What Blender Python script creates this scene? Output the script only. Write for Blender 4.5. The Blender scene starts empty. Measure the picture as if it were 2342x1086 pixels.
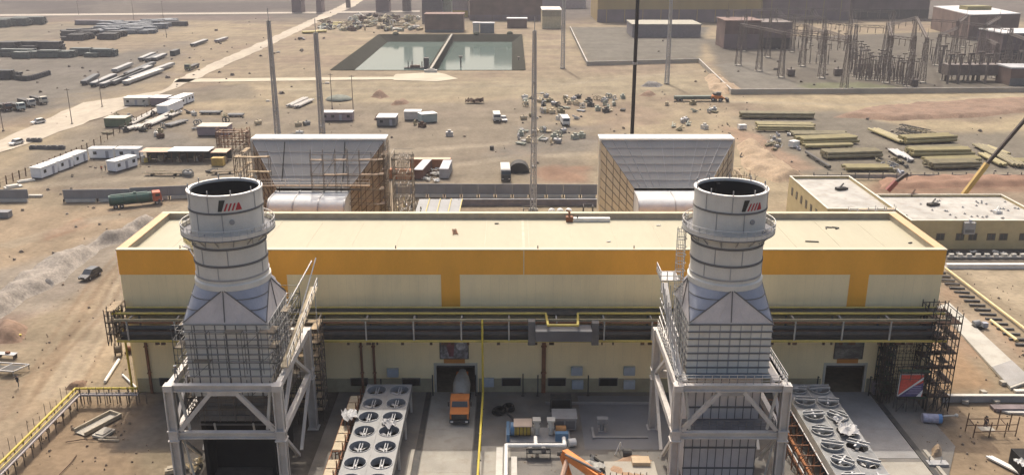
import bpy, math, random
import numpy as np
from mathutils import Vector, Matrix
random.seed(7)
R = math.radians
scene = bpy.context.scene
COL = scene.collection
# ---------------------------------------------------------------- camera
F, CX, CY, TILT, CAMZ = 2080.0, 1171.0, 543.0, R(18.3), 60.0
cam = bpy.data.objects.new('camera', bpy.data.cameras.new('camera'))
COL.objects.link(cam)
cam.location = (0, 0, CAMZ)
cam.rotation_euler = (R(90) - TILT, 0, 0)
cam.data.sensor_width = 36
cam.data.lens = 36 * F / 2342
cam.data.clip_end = 12000
cam.data.clip_start = 1
scene.camera = cam
# ---------------------------------------------------------------- world and sun
SUN = Vector((-2.7, 15.3, 20.9)).normalized()
el = math.asin(SUN.z)
rot = math.atan2(SUN.x, SUN.y)
w = bpy.data.worlds.new("World"); scene.world = w; w.use_nodes = True
nt = w.node_tree
bg = nt.nodes['Background']
sky = nt.nodes.new('ShaderNodeTexSky'); sky.sky_type = 'NISHITA'; sky.sun_disc = False
sky.sun_elevation = el; sky.sun_rotation = rot; sky.dust_density = 8.0; sky.air_density = 1.0; sky.ozone_density = 0.2
nt.links.new(sky.outputs[0], bg.inputs[0]); bg.inputs[1].default_value = 0.15
sl = bpy.data.lights.new('sun', 'SUN'); sl.energy = 2.2; sl.angle = R(0.6); sl.color = (1, .94, .84)
so = bpy.data.objects.new('sun', sl); COL.objects.link(so)
so.rotation_euler = SUN.to_track_quat('Z', 'Y').to_euler(); so.location = (0, 0, 300)
scene.view_settings.view_transform = 'Standard'
scene.view_settings.look = 'None'
scene.view_settings.exposure = 0.58
scene.view_settings.gamma = 1
scene.cycles.volume_bounces = 0
scene.cycles.max_bounces = 6
# ---------------------------------------------------------------- measuring: photo pixel -> point at height z
def ray(px, py):
    a, b = (px - CX) / F, (py - CY) / F
    f = Vector((0, math.cos(TILT), -math.sin(TILT))); u = Vector((0, math.sin(TILT), math.cos(TILT)))
    return f + Vector((a, 0, 0)) - u * b
def G(px, py, z=0.0):
    d = ray(px, py); t = (z - CAMZ) / d.z
    return Vector((d.x * t, d.y * t, z))
def D(px, py, y):
    d = ray(px, py); t = y / d.y
    return Vector((d.x * t, y, CAMZ + d.z * t))
# ---------------------------------------------------------------- materials
MATS = {}
def mat(name, rgb, rough=.8, metal=0., var=.12, scale=.6, stretch=(1, 1, 1), fine=.06, fscale=9., bump=0., spec=.3, dirt=0., alpha=1.):
    if name in MATS: return MATS[name]
    m = bpy.data.materials.new(name); m.use_nodes = True; MATS[name] = m
    n = m.node_tree; b = n.nodes['Principled BSDF']
    b.inputs['Roughness'].default_value = rough; b.inputs['Metallic'].default_value = metal
    b.inputs['Specular IOR Level'].default_value = spec
    tc = n.nodes.new('ShaderNodeTexCoord'); mp = n.nodes.new('ShaderNodeMapping')
    mp.inputs['Scale'].default_value = stretch
    n.links.new(tc.outputs['Object'], mp.inputs[0])
    def noise(s, det):
        t = n.nodes.new('ShaderNodeTexNoise'); t.inputs['Scale'].default_value = s; t.inputs['Detail'].default_value = det
        n.links.new(mp.outputs[0], t.inputs['Vector']); return t
    n1, n2 = noise(scale, 4), noise(fscale, 3)
    def cr(t, v):
        c = n.nodes.new('ShaderNodeMapRange'); c.inputs[1].default_value = .3; c.inputs[2].default_value = .7
        c.inputs[3].default_value = 1 - v; c.inputs[4].default_value = 1 + v
        n.links.new(t.outputs[0], c.inputs[0]); return c
    a, c = cr(n1, var), cr(n2, fine)
    mu = n.nodes.new('ShaderNodeMath'); mu.operation = 'MULTIPLY'
    n.links.new(a.outputs[0], mu.inputs[0]); n.links.new(c.outputs[0], mu.inputs[1])
    vm = n.nodes.new('ShaderNodeVectorMath'); vm.operation = 'SCALE'; vm.inputs[0].default_value = rgb
    n.links.new(mu.outputs[0], vm.inputs['Scale'])
    out = vm.outputs[0]
    if dirt > 0:
        n3 = noise(scale * 2.7, 6)
        c3 = n.nodes.new('ShaderNodeMapRange'); c3.inputs[1].default_value = .5; c3.inputs[2].default_value = .72
        c3.inputs[3].default_value = 0; c3.inputs[4].default_value = dirt
        n.links.new(n3.outputs[0], c3.inputs[0])
        mx = n.nodes.new('ShaderNodeMix'); mx.data_type = 'RGBA'
        n.links.new(c3.outputs[0], mx.inputs[0]); n.links.new(out, mx.inputs[6]); mx.inputs[7].default_value = (.2, .15, .1, 1)
        out = mx.outputs[2]
    n.links.new(out, b.inputs['Base Color'])
    if bump > 0:
        bp = n.nodes.new('ShaderNodeBump'); bp.inputs['Strength'].default_value = bump; bp.inputs['Distance'].default_value = .1
        n.links.new(n2.outputs[0], bp.inputs['Height']); n.links.new(bp.outputs[0], b.inputs['Normal'])
    return m
# ---------------------------------------------------------------- mesh builder
class MB:
    def __init__(s): s.v = []; s.f = []
    def box(s, x0, x1, y0, y1, z0, z1):
        o = len(s.v)
        s.v += [(x0, y0, z0), (x1, y0, z0), (x1, y1, z0), (x0, y1, z0), (x0, y0, z1), (x1, y0, z1), (x1, y1, z1), (x0, y1, z1)]
        s.f += [tuple(o + i for i in q) for q in ((0, 3, 2, 1), (4, 5, 6, 7), (0, 1, 5, 4), (1, 2, 6, 5), (2, 3, 7, 6), (3, 0, 4, 7))]
        return s
    def cbox(s, c, d, rz=0.):
        o = len(s.v); ca, sa = math.cos(rz), math.sin(rz)
        for z in (-.5, .5):
            for x, y in ((-.5, -.5), (.5, -.5), (.5, .5), (-.5, .5)):
                X, Y = x * d[0], y * d[1]
                s.v.append((c[0] + X * ca - Y * sa, c[1] + X * sa + Y * ca, c[2] + z * d[2]))
        s.f += [tuple(o + i for i in q) for q in ((0, 3, 2, 1), (4, 5, 6, 7), (0, 1, 5, 4), (1, 2, 6, 5), (2, 3, 7, 6), (3, 0, 4, 7))]
        return s
    def frame(s, p, q):
        p, q = Vector(p), Vector(q); d = (q - p).normalized()
        a = d.cross(Vector((0, 0, 1)))
        if a.length < 1e-4: a = Vector((1, 0, 0))
        a.normalize(); return p, q, a, d.cross(a).normalized()
    def bar(s, p, q, w, h=None):
        h = h or w; p, q, a, b = s.frame(p, q); o = len(s.v)
        for c in (p, q):
            for i, j in ((-1, -1), (1, -1), (1, 1), (-1, 1)): s.v.append(tuple(c + a * (i * w / 2) + b * (j * h / 2)))
        s.f += [tuple(o + i for i in t) for t in ((3, 2, 1, 0), (4, 5, 6, 7), (0, 1, 5, 4), (1, 2, 6, 5), (2, 3, 7, 6), (3, 0, 4, 7))]
        return s
    def tube(s, p, q, r, n=8, r2=None, cap=True):
        r2 = r if r2 is None else r2; p, q, a, b = s.frame(p, q); o = len(s.v)
        for c, rr in ((p, r), (q, r2)):
            for k in range(n):
                t = 2 * math.pi * k / n; s.v.append(tuple(c + a * (rr * math.cos(t)) + b * (rr * math.sin(t))))
        for k in range(n): s.f.append((o + k, o + (k + 1) % n, o + n + (k + 1) % n, o + n + k))
        if cap: s.f += [tuple(o + k for k in reversed(range(n))), tuple(o + n + k for k in range(n))]
        return s
    def path(s, pts, r, n=8):
        for i in range(len(pts) - 1): s.tube(pts[i], pts[i + 1], r, n)
        for p in pts[1:-1]: s.ball(p, r * 1.03, n, max(4, n // 2))
        return s
    def ball(s, c, r, n=10, m=6, sz=1., half=False):
        o = len(s.v); rows = m + 1
        for i in range(rows):
            ph = (math.pi / 2 if half else math.pi) * i / m
            for k in range(n):
                t = 2 * math.pi * k / n
                s.v.append((c[0] + r * math.sin(ph) * math.cos(t), c[1] + r * math.sin(ph) * math.sin(t), c[2] + r * sz * math.cos(ph)))
        for i in range(m):
            for k in range(n):
                s.f.append((o + i * n + k, o + (i + 1) * n + k, o + (i + 1) * n + (k + 1) % n, o + i * n + (k + 1) % n))
        return s
    def lathe(s, prof, n=48, c=(0, 0), a0=0., a1=2 * math.pi):
        o = len(s.v); full = abs(a1 - a0 - 2 * math.pi) < 1e-6; cols = n if full else n + 1
        for r, z in prof:
            for k in range(cols):
                t = a0 + (a1 - a0) * k / n; s.v.append((c[0] + r * math.cos(t), c[1] + r * math.sin(t), z))
        for i in range(len(prof) - 1):
            for k in range(n):
                k2 = (k + 1) % cols
                s.f.append((o + i * cols + k, o + i * cols + k2, o + (i + 1) * cols + k2, o + (i + 1) * cols + k))
        return s
    def poly(s, pts):
        o = len(s.v); s.v += [tuple(p) for p in pts]; s.f.append(tuple(range(o, o + len(pts)))); return s
    def prism(s, xy, z0, z1):
        o = len(s.v); n = len(xy)
        s.v += [(x, y, z0) for x, y in xy] + [(x, y, z1) for x, y in xy]
        s.f += [tuple(o + k for k in reversed(range(n))), tuple(o + n + k for k in range(n))]
        for k in range(n): s.f.append((o + k, o + (k + 1) % n, o + n + (k + 1) % n, o + n + k))
        return s
    def side(s, yz, x0, x1):   # profile in (y,z) extruded along x
        o = len(s.v); n = len(yz)
        s.v += [(x0, y, z) for y, z in yz] + [(x1, y, z) for y, z in yz]
        s.f += [tuple(o + k for k in range(n)), tuple(o + n + k for k in reversed(range(n)))]
        for k in range(n): s.f.append((o + k, o + n + k, o + n + (k + 1) % n, o + (k + 1) % n))
        return s
    def ring(s, c, r, t, n=24, axis='z', tn=6):
        o = len(s.v)
        for i in range(n):
            a = 2 * math.pi * i / n
            for j in range(tn):
                b = 2 * math.pi * j / tn; rr = r + t * math.cos(b); h = t * math.sin(b)
                p = (rr * math.cos(a), rr * math.sin(a), h)
                if axis == 'x': p = (p[2], p[0], p[1])
                if axis == 'y': p = (p[0], p[2], p[1])
                s.v.append((c[0] + p[0], c[1] + p[1], c[2] + p[2]))
        for i in range(n):
            for j in range(tn):
                s.f.append((o + i * tn + j, o + ((i + 1) % n) * tn + j, o + ((i + 1) % n) * tn + (j + 1) % tn, o + i * tn + (j + 1) % tn))
        return s
    def xf(s, M4):
        s.v = [tuple(M4 @ Vector(p)) for p in s.v]; return s
    def off(s, d): s.v = [(a + d[0], b + d[1], c + d[2]) for a, b, c in s.v]; return s
    def build(s, name, m, parent=None, smooth=False, label=None):
        me = bpy.data.meshes.new(name); me.from_pydata(s.v, [], s.f); me.update()
        me.materials.append(m)
        if smooth:
            me.polygons.foreach_set('use_smooth', [True] * len(me.polygons))
            try: me.set_sharp_from_angle(angle=R(40))
            except Exception: pass
        o = bpy.data.objects.new(name, me); COL.objects.link(o)
        if parent: o.parent = parent
        if label: o['label'] = label
        return o
def tag(o, label=None, cat=None, group=None, kind=None):
    if label: o['label'] = label
    if cat: o['category'] = cat
    if group: o['group'] = group
    if kind: o['kind'] = kind
    return o
def thing(name, label, cat, loc=(0, 0, 0), rz=0., group=None):
    o = bpy.data.objects.new(name, None); COL.objects.link(o); o.location = loc; o.rotation_euler = (0, 0, rz)
    o.empty_display_size = .5
    return tag(o, label, cat, group)
def solo(mb, name, m, label, cat, group=None, loc=(0, 0, 0), rz=0., smooth=False):
    o = mb.build(name, m, None, smooth); o.location = loc; o.rotation_euler = (0, 0, rz)
    return tag(o, label, cat, group)
def dup(src, loc, rz=0., label=None, group=None, sc=None):
    r = src.copy(); COL.objects.link(r); r.location = loc; r.rotation_euler = (0, 0, rz)
    if label: r['label'] = label
    if group: r['group'] = group
    if sc: r.scale = sc
    for ch in src.children:
        c = ch.copy(); COL.objects.link(c); c.parent = r
        for g in ch.children:
            d = g.copy(); COL.objects.link(d); d.parent = c
    return r
# ---------------------------------------------------------------- materials used
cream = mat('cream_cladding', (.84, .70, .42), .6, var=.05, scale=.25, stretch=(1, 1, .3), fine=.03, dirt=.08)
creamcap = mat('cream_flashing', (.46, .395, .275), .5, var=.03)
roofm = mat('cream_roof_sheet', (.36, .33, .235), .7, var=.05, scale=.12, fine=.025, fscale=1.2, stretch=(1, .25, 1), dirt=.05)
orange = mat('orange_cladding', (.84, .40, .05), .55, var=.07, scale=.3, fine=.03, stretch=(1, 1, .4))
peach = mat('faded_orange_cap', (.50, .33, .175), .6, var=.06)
steel = mat('pale_steel_cladding', (.62, .59, .52), .65, .0, var=.07, scale=.35, stretch=(1, 1, .5), fine=.04, dirt=.10)
steeld = mat('grey_steel', (.34, .335, .33), .55, .3, var=.12, scale=.6, dirt=.15)
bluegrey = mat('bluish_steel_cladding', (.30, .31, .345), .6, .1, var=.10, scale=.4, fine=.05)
beam = mat('painted_structural_steel', (.52, .485, .44), .6, .05, var=.10, scale=.4, dirt=.18)
seam = mat('dark_seam', (.14, .135, .13), .7, var=.1)
black = mat('plain_black', (.018, .017, .016), .9, var=.2)  # even near-black, for flue inside, duct mouth, hoses and bins
dark = mat('dark_steel', (.06, .058, .055), .7, .2, var=.2, dirt=.2)
rust = mat('rusty_steel', (.21, .10, .055), .85, var=.25, scale=1.2)
rustd = mat('dark_rust', (.10, .06, .04), .85, var=.25, scale=1.2)
plank = mat('scaffold_board', (.33, .25, .16), .85, var=.25, scale=1.5)
scaf = mat('scaffold_tube', (.15, .125, .10), .7, .2, var=.25, scale=2)
scafg = mat('galvanised_tube', (.48, .47, .45), .5, .3, var=.15, scale=2)
yellow = mat('yellow_gas_paint', (.50, .39, .05), .5, var=.10, scale=.8, dirt=.1)
yellowd = mat('dull_yellow_paint', (.45, .36, .10), .6, var=.12, scale=.8, dirt=.2)
white = mat('white_paint', (.66, .645, .60), .55, var=.05, dirt=.08)
offwhite = mat('dusty_white', (.50, .475, .42), .7, var=.10, dirt=.15)
conc = mat('pale_concrete', (.36, .33, .275), .9, var=.10, scale=.5, dirt=.2)
concg = mat('grey_concrete', (.27, .26, .245), .9, var=.12, scale=.35, fine=.08, dirt=.15, bump=.15)
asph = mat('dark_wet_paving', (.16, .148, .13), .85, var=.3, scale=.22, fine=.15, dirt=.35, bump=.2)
precast = mat('precast_panel', (.215, .215, .22), .85, var=.10, scale=.3, dirt=.15)
tyre = mat('tyre_rubber', (.025, .024, .023), .9, var=.2)
glass = mat('dark_glass', (.03, .035, .04), .15, var=.1, spec=.6)
green = mat('dark_green_paint', (.05, .105, .085), .6, var=.12, dirt=.15)
redp = mat('faded_red_paint', (.42, .10, .05), .6, var=.12, dirt=.15)
orp = mat('machine_orange', (.60, .20, .05), .55, var=.12, dirt=.2)
bluep = mat('pump_blue', (.10, .19, .30), .5, var=.12, dirt=.1)
olive = mat('olive_coated_pipe', (.28, .235, .11), .6, var=.15, scale=.4, dirt=.2)
olived = mat('dull_olive_steel', (.21, .18, .105), .7, var=.2, scale=.5, dirt=.2)
skin = mat('skin', (.35, .2, .13), .6, var=.05)
cloth = mat('dark_work_clothes', (.05, .055, .07), .9, var=.2)
clothg = mat('grey_work_clothes', (.16, .155, .15), .9, var=.2)
# ================================================================ GROUND
def hashn(ix, iy, seed):
    h = np.sin(ix * 127.1 + iy * 311.7 + seed * 74.7) * 43758.5453
    return h - np.floor(h)
def vnoise(x, y, s, seed=0):
    x = x / s; y = y / s; ix = np.floor(x); iy = np.floor(y); fx = x - ix; fy = y - iy
    fx = fx * fx * (3 - 2 * fx); fy = fy * fy * (3 - 2 * fy)
    a = hashn(ix, iy, seed); b = hashn(ix + 1, iy, seed); c = hashn(ix, iy + 1, seed); d = hashn(ix + 1, iy + 1, seed)
    return (a * (1 - fx) + b * fx) * (1 - fy) + (c * (1 - fx) + d * fx) * fy
def fbm(x, y, s, seed=0, oct=4):
    t = 0; a = .5
    for i in range(oct): t = t + a * vnoise(x, y, s / 2 ** i, seed + i * 13); a *= .5
    return t / (1 - .5 ** oct)
def sdf(X, Y, poly):   # positive inside
    inside = np.zeros(X.shape, bool); dist = np.full(X.shape, 1e9); n = len(poly)
    for i in range(n):
        x1, y1 = poly[i]; x2, y2 = poly[(i + 1) % n]
        c = ((y1 > Y) != (y2 > Y)) & (X < (x2 - x1) * (Y - y1) / (y2 - y1 + 1e-12) + x1)
        inside ^= c
        dx, dy = x2 - x1, y2 - y1
        t = np.clip(((X - x1) * dx + (Y - y1) * dy) / (dx * dx + dy * dy + 1e-9), 0, 1)
        dist = np.minimum(dist, np.hypot(X - x1 - t * dx, Y - y1 - t * dy))
    return np.where(inside, dist, -dist)
def sst(a, b, x):
    t = np.clip((x - a) / (b - a), 0, 1); return t * t * (3 - 2 * t)
def gp(*pts): return [tuple(G(x, y)[:2]) for x, y in pts]
NC, q = 620, 1.0062
ys = [-120., -60., -20., 10., 30., 45., 55., 62.]
while ys[-1] < 1500: ys.append(ys[-1] * q if ys[-1] > 62 else ys[-1] + .4)
ys += [1700, 2000, 2600, 3600, 5200, 8000]
ys = np.array(ys); sx = np.linspace(-1, 1, NC)
Yg = np.repeat(ys[:, None], NC, 1); Xg = sx[None, :] * (.78 * np.maximum(Yg, 60) + 45)
SAND = np.array((.385, .305, .215)); WARM = np.array((.45, .36, .245)); PINK = np.array((.33, .245, .185))
GREY = np.array((.215, .196, .178)); LGREY = np.array((.25, .225, .195)); DGREY = np.array((.16, .145, .13)); RED = np.array((.40, .20, .13))
PALE = np.array((.52, .44, .34)); MAUVE = np.array((.12, .10, .098))
n80 = fbm(Xg, Yg, 70, 1, 5); n20 = fbm(Xg, Yg, 22, 5, 5); n5 = fbm(Xg, Yg, 6, 9, 4); n2 = fbm(Xg, Yg, 1.6, 21, 3)
col = SAND + (WARM - SAND) * sst(.35, .7, n80)[..., None]
col = col + (PINK - col) * (.75 * sst(.5, .72, n20))[..., None]
def zone(poly, c, soft=4., amt=1., jit=6.):
    global col
    d = sdf(Xg, Yg, poly) + (n20 - .5) * jit * 2 + (n5 - .5) * jit
    m = sst(-soft, soft, d) * amt
    col = col + (np.array(c) - col) * m[..., None]
# far plain
zone([(-2500, 700), (2500, 700), (6000, 8000), (-6000, 8000)], (.165, .142, .132), 40, .92, 30)
for a in [((0, 3), (240, 2), (150, 24), (60, 22)), ((330, 8), (700, 4), (690, 20), (420, 30), (320, 26)), ((90, 25), (200, 17), (190, 30), (60, 32)), ((1300, 2), (1380, 2), (1370, 14), (1290, 14)), ((820, 8), (960, 8), (960, 24), (840, 22))]:
    zone(gp(*a), MAUVE, 12, .85, 14)
zone(gp((0, 42), (620, 36), (640, 44), (0, 52)), (.24, .18, .16), 5, .7, 8)
# left storage yard
zone(gp((-250, 125), (250, 120), (430, 95), (330, 190), (120, 250), (-400, 330)), GREY, 14, .85, 18)
zone(gp((-200, 60), (420, 50), (420, 70), (-200, 110)), LGREY, 14, .6, 14)
zone(gp((-200, 100), (300, 90), (420, 105), (200, 125), (-200, 122)), (.36, .285, .21), 10, .7, 12)
# yard around the cabins
zone(gp((60, 355), (230, 270), (560, 270), (600, 340), (560, 420), (150, 430), (40, 400)), (.29, .245, .195), 6, .85, 8)
zone(gp((330, 215), (560, 190), (600, 225), (420, 240)), DGREY, 4, .55, 8)
zone(gp((170, 345), (330, 300), (520, 330), (500, 345), (200, 350)), GREY, 4, .6, 6)
# middle yard behind the hall
zone(gp((560, 240), (1200, 230), (1350, 330), (1360, 420), (900, 420), (560, 420)), (.30, .25, .195), 8, .8, 10)
zone(gp((1180, 290), (1360, 290), (1360, 345), (1150, 360)), GREY, 6, .6, 8)
zone(gp((1220, 380), (1340, 380), (1340, 415), (1230, 415)), RED, 3, .55, 5)
zone(gp((600, 190), (1180, 180), (1600, 170), (1640, 215), (1300, 215), (700, 235)), (.415, .345, .24), 8, .85, 10)
# warm sand belt before the substation
zone(gp((1640, 225), (2500, 205), (2600, 330), (2150, 300), (1900, 250)), (.51, .41, .27), 5, .9, 7)
# laydown yard
zone(gp((1700, 270), (1900, 250), (2100, 300), (2342, 300), (2500, 400), (1800, 402), (1720, 340)), (.25, .22, .18), 5, .9, 7)
zone(gp((1650, 285), (1720, 300), (1860, 385), (1790, 400), (1700, 345)), (.47, .31, .22), 3, .8, 5)
zone(gp((1930, 262), (2342, 225), (2400, 248), (2250, 280)), (.27, .205, .16), 4, .8, 6)
# substation gravel
zone(gp((1300, 62), (1620, 62), (1600, 140), (1345, 148)), (.225, .205, .175), 3, .95, 2)
zone(gp((1610, 90), (2600, 60), (2700, 208), (1672, 212)), (.188, .166, .14), 3, .95, 2)
zone(gp((1640, 148), (1720, 140), (1850, 205), (1690, 210)), (.29, .265, .23), 3, .7, 2)
zone(gp((1830, 190), (1960, 186), (2070, 198), (1990, 208), (1850, 206)), (.22, .245, .12), 3, .55, 5)
zone(gp((1440, 66), (1610, 64), (1600, 88), (1440, 88)), (.17, .155, .15), 3, .85, 2)
# around the hall
zone(gp((1780, 470), (2500, 400), (2500, 600), (2150, 600)), (.36, .28, .21), 4, .7, 5)
zone(gp((2000, 410), (2500, 400), (2500, 436), (2000, 440)), (.33, .20, .14), 2, .8, 4)
zone(gp((2150, 570), (2400, 560), (2400, 600), (2150, 605)), (.13, .12, .115), 2, .8, 3)
zone(gp((2200, 620), (2600, 615), (2600, 760), (2370, 740)), (.53, .43, .31), 2, .8, 3)
zone(gp((2165, 650), (2342, 800), (2342, 880), (2150, 740)), (.42, .28, .19), 2, .6, 4)
zone(gp((2120, 760), (2300, 890), (2150, 900), (2090, 880)), (.45, .295, .18), 2, .8, 3)
# left of the hall
zone(gp((-60, 480), (330, 470), (260, 560), (-100, 640)), (.46, .345, .24), 5, .7, 6)
zone(gp((100, 535), (180, 500), (190, 512), (105, 548)), RED, 1.5, .6, 3)
zone(gp((-80, 640), (60, 600), (370, 500), (395, 520), (250, 610), (60, 730), (-80, 800)), (.36, .31, .265), 3, .7, 5)
zone(gp((60, 880), (260, 620), (400, 500), (300, 700), (290, 800), (120, 960)), (.53, .405, .275), 3, .75, 4)
zone(gp((-80, 720), (70, 720), (80, 790), (-80, 800)), (.30, .20, .16), 2, .6, 4)
zone(gp((0, 1100), (180, 905), (330, 905), (330, 1000), (420, 1200), (0, 1300)), (.36, .25, .165), 2, .7, 3)
zone(gp((250, 1000), (400, 890), (720, 880), (760, 1000), (720, 1140), (400, 1140), (395, 1035), (255, 1035)), (.185, .165, .15), 1.2, .9, 1.5)
zone(gp((230, 930), (330, 890), (345, 960), (245, 1030)), (.30, .225, .165), 1.5, .7, 2)
zone(gp((720, 885), (970, 885), (940, 1110), (700, 1110)), (.14, .125, .11), 1., .9, 1.)
zone(gp((1190, 1040), (1540, 1015), (1560, 1150), (1180, 1150)), (.46, .315, .20), 1., .95, 1.)
zone(gp((1360, 1045), (1500, 1045), (1510, 1110), (1360, 1110)), (.42, .25, .17), 1., .7, 2.)
zone(gp((1790, 890), (1900, 890), (2000, 1140), (1700, 1140)), (.15, .12, .095), 1., .85, 1.2)
zone(gp((2080, 905), (2350, 915), (2500, 1140), (2140, 1140), (2010, 940)), (.44, .32, .215), 1.5, .8, 2)
zone(gp((2000, 900), (2180, 905), (2230, 960), (2120, 1000), (2030, 950)), (.20, .16, .13), 1.5, .7, 2)
# tyre tracks beside the hall
def track(p, wd=.55, c=(.33, .235, .16), amt=.75):
    global col
    p = gp(*p); m = np.zeros(Xg.shape)
    for i in range(len(p) - 1):
        (x1, y1), (x2, y2) = p[i], p[i + 1]; dx, dy = x2 - x1, y2 - y1; L = math.hypot(dx, dy)
        for s in (-.95, .95):
            ox, oy = -dy / L * s, dx / L * s
            t = np.clip(((Xg - x1 - ox) * dx + (Yg - y1 - oy) * dy) / (L * L), 0, 1)
            d = np.hypot(Xg - x1 - ox - t * dx, Yg - y1 - oy - t * dy)
            m = np.maximum(m, sst(wd, wd * .3, d))
    m = m * amt * (.4 + .9 * n5)
    col = col + (np.array(c) - col) * np.clip(m, 0, 1)[..., None]
for dx in (0, 34, 60, -40): track(((100 + dx, 900), (180 + dx, 760), (250 + dx * .7, 640), (330 + dx * .4, 545), (400, 480)))
for a in [((130, 900), (235, 730), (330, 570), (410, 480)), ((20, 560), (200, 505), (420, 470)), ((560, 395), (330, 405), (60, 425), (-60, 470)), ((600, 345), (900, 345), (1140, 330), (1340, 300)), ((880, 400), (1130, 365), (1350, 350)), ((640, 205), (1000, 200), (1300, 192), (1620, 160)), ((1650, 232), (1960, 240), (2342, 215)), ((2190, 700), (2342, 860))]: track(a, 2.2, (.47, .395, .30), .55)
track(((0, 880), (110, 830), (240, 700), (290, 600)))
track(((20, 960), (150, 790), (265, 690)), amt=.4)
for a in [((1210, 360), (1330, 300), (1600, 235)), ((880, 330), (1150, 330), (1340, 400)), ((900, 360), (1100, 345), (1340, 372)), ((1290, 200), (1600, 195), (1900, 232)), ((600, 215), (1000, 195), (1300, 185)), ((1700, 300), (1800, 370), (1880, 405)), ((150, 410), (300, 400), (560, 395))]:
    track(a, .9, (.32, .25, .19), .45)
col = col * (.82 + .36 * n5)[..., None] * (.86 + .28 * n2)[..., None]
streak = fbm(Xg * .35 + Yg * .2, Yg * 1.6 - Xg * .2, 9, 33, 4)
col = col * (.80 + .40 * streak)[..., None]
col = col * np.array((.515, .52, .50))
Zg = ((n5 - .5) * .35 + (n2 - .5) * .12) * sst(.35, .6, n20)
# flat where things are built
flat = np.zeros(Xg.shape)
for poly in [gp((290, 960), (700, 880), (2180, 880), (2200, 1180), (290, 1180)), gp((1300, 60), (2700, 60), (2700, 212), (1672, 214), (1345, 150))]:
    flat = np.maximum(flat, sst(-6, 3, sdf(Xg, Yg, poly)))
Zg = Zg * (1 - flat) - .10
# the pond is a real hole in the ground
POND = [(-85.5, 433), (6, 433), (6, 597), (-85.5, 597)]
dp = sdf(Xg, Yg, POND)
Zg = np.where(dp > -2, np.where(dp > 0, np.maximum(-9., -.6 - dp * 2.5), -.1), Zg)
nr = len(ys)
me = bpy.data.meshes.new('ground')
me.vertices.add(nr * NC)
co = np.stack([Xg, Yg, Zg], -1).reshape(-1, 3).astype(np.float32)
me.vertices.foreach_set('co', co.ravel())
idx = np.arange(nr * NC).reshape(nr, NC)
quads = np.stack([idx[:-1, :-1], idx[:-1, 1:], idx[1:, 1:], idx[1:, :-1]], -1).reshape(-1, 4)
nf = len(quads)
me.loops.add(nf * 4); me.loops.foreach_set('vertex_index', quads.ravel().astype(np.int32))
me.polygons.add(nf); me.polygons.foreach_set('loop_start', (np.arange(nf) * 4).astype(np.int32))
me.polygons.foreach_set('use_smooth', np.ones(nf, bool))
me.update(); me.validate()
at = me.color_attributes.new('soil', 'FLOAT_COLOR', 'POINT')
at.data.foreach_set('color', np.concatenate([np.clip(col, 0, 1).reshape(-1, 3), np.ones((nr * NC, 1))], 1).astype(np.float32).ravel())
gm = bpy.data.materials.new('site_soil'); gm.use_nodes = True
n = gm.node_tree; b = n.nodes['Principled BSDF']; b.inputs['Roughness'].default_value = .95; b.inputs['Specular IOR Level'].default_value = .1
ca = n.nodes.new('ShaderNodeAttribute'); ca.attribute_name = 'soil'
tc = n.nodes.new('ShaderNodeTexCoord')
def gn(s, lo, hi, det=5, st=None):
    t = n.nodes.new('ShaderNodeTexNoise'); t.inputs['Scale'].default_value = s; t.inputs['Detail'].default_value = det
    src = tc.outputs['Object']
    if st:
        mp = n.nodes.new('ShaderNodeMapping'); mp.inputs['Scale'].default_value = st; mp.inputs['Rotation'].default_value = (0, 0, .5)
        n.links.new(src, mp.inputs[0]); src = mp.outputs[0]
    n.links.new(src, t.inputs['Vector'])
    r = n.nodes.new('ShaderNodeMapRange'); r.inputs[1].default_value = .3; r.inputs[2].default_value = .7; r.inputs[3].default_value = lo; r.inputs[4].default_value = hi
    n.links.new(t.outputs[0], r.inputs[0]); return t, r
t1, r1 = gn(1.1, .86, 1.12, 6); t2, r2 = gn(.25, .88, 1.1, 5, (1, .25, 1))
mu = n.nodes.new('ShaderNodeMath'); mu.operation = 'MULTIPLY'; n.links.new(r1.outputs[0], mu.inputs[0]); n.links.new(r2.outputs[0], mu.inputs[1])
vm = n.nodes.new('ShaderNodeVectorMath'); vm.operation = 'SCALE'; n.links.new(ca.outputs['Color'], vm.inputs[0]); n.links.new(mu.outputs[0], vm.inputs['Scale'])
n.links.new(vm.outputs[0], b.inputs['Base Color'])
bp = n.nodes.new('ShaderNodeBump'); bp.inputs['Strength'].default_value = .5; bp.inputs['Distance'].default_value = .25
n.links.new(t1.outputs[0], bp.inputs['Height']); n.links.new(bp.outputs[0], b.inputs['Normal'])
me.materials.append(gm)
go = bpy.data.objects.new('ground', me); COL.objects.link(go); tag(go, kind='structure')
# ---------------------------------------------------------------- sheets laid on the ground
def sheet(name, pts, m, z=.03, jag=0., kind='structure'):
    out = []
    for i in range(len(pts)):
        a, c = Vector(pts[i]), Vector(pts[(i + 1) % len(pts)]); L = (c - a).length
        k = max(1, int(L / 6)) if jag else 1
        for j in range(k):
            p = a.lerp(c, j / k)
            if jag: p = p + Vector((random.uniform(-jag, jag), random.uniform(-jag, jag)))
            out.append((p.x, p.y, z))
    return tag(MB().poly(out).build(name, m), kind=kind)
dirt = mat('graded_dirt_road', (.36, .31, .24), .95, var=.14, scale=.06, fine=.10, fscale=.5, stretch=(1, .4, 1))
sheet('haul_road', gp((372, 208), (430, 170), (640, 78), (770, 18), (800, 2), (815, -12), (850, -12), (812, 14), (735, 48), (610, 108), (470, 172), (400, 204), (250, 262), (60, 330), (-160, 400), (-260, 400), (0, 320), (190, 235)), dirt, .05, .8)
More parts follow.
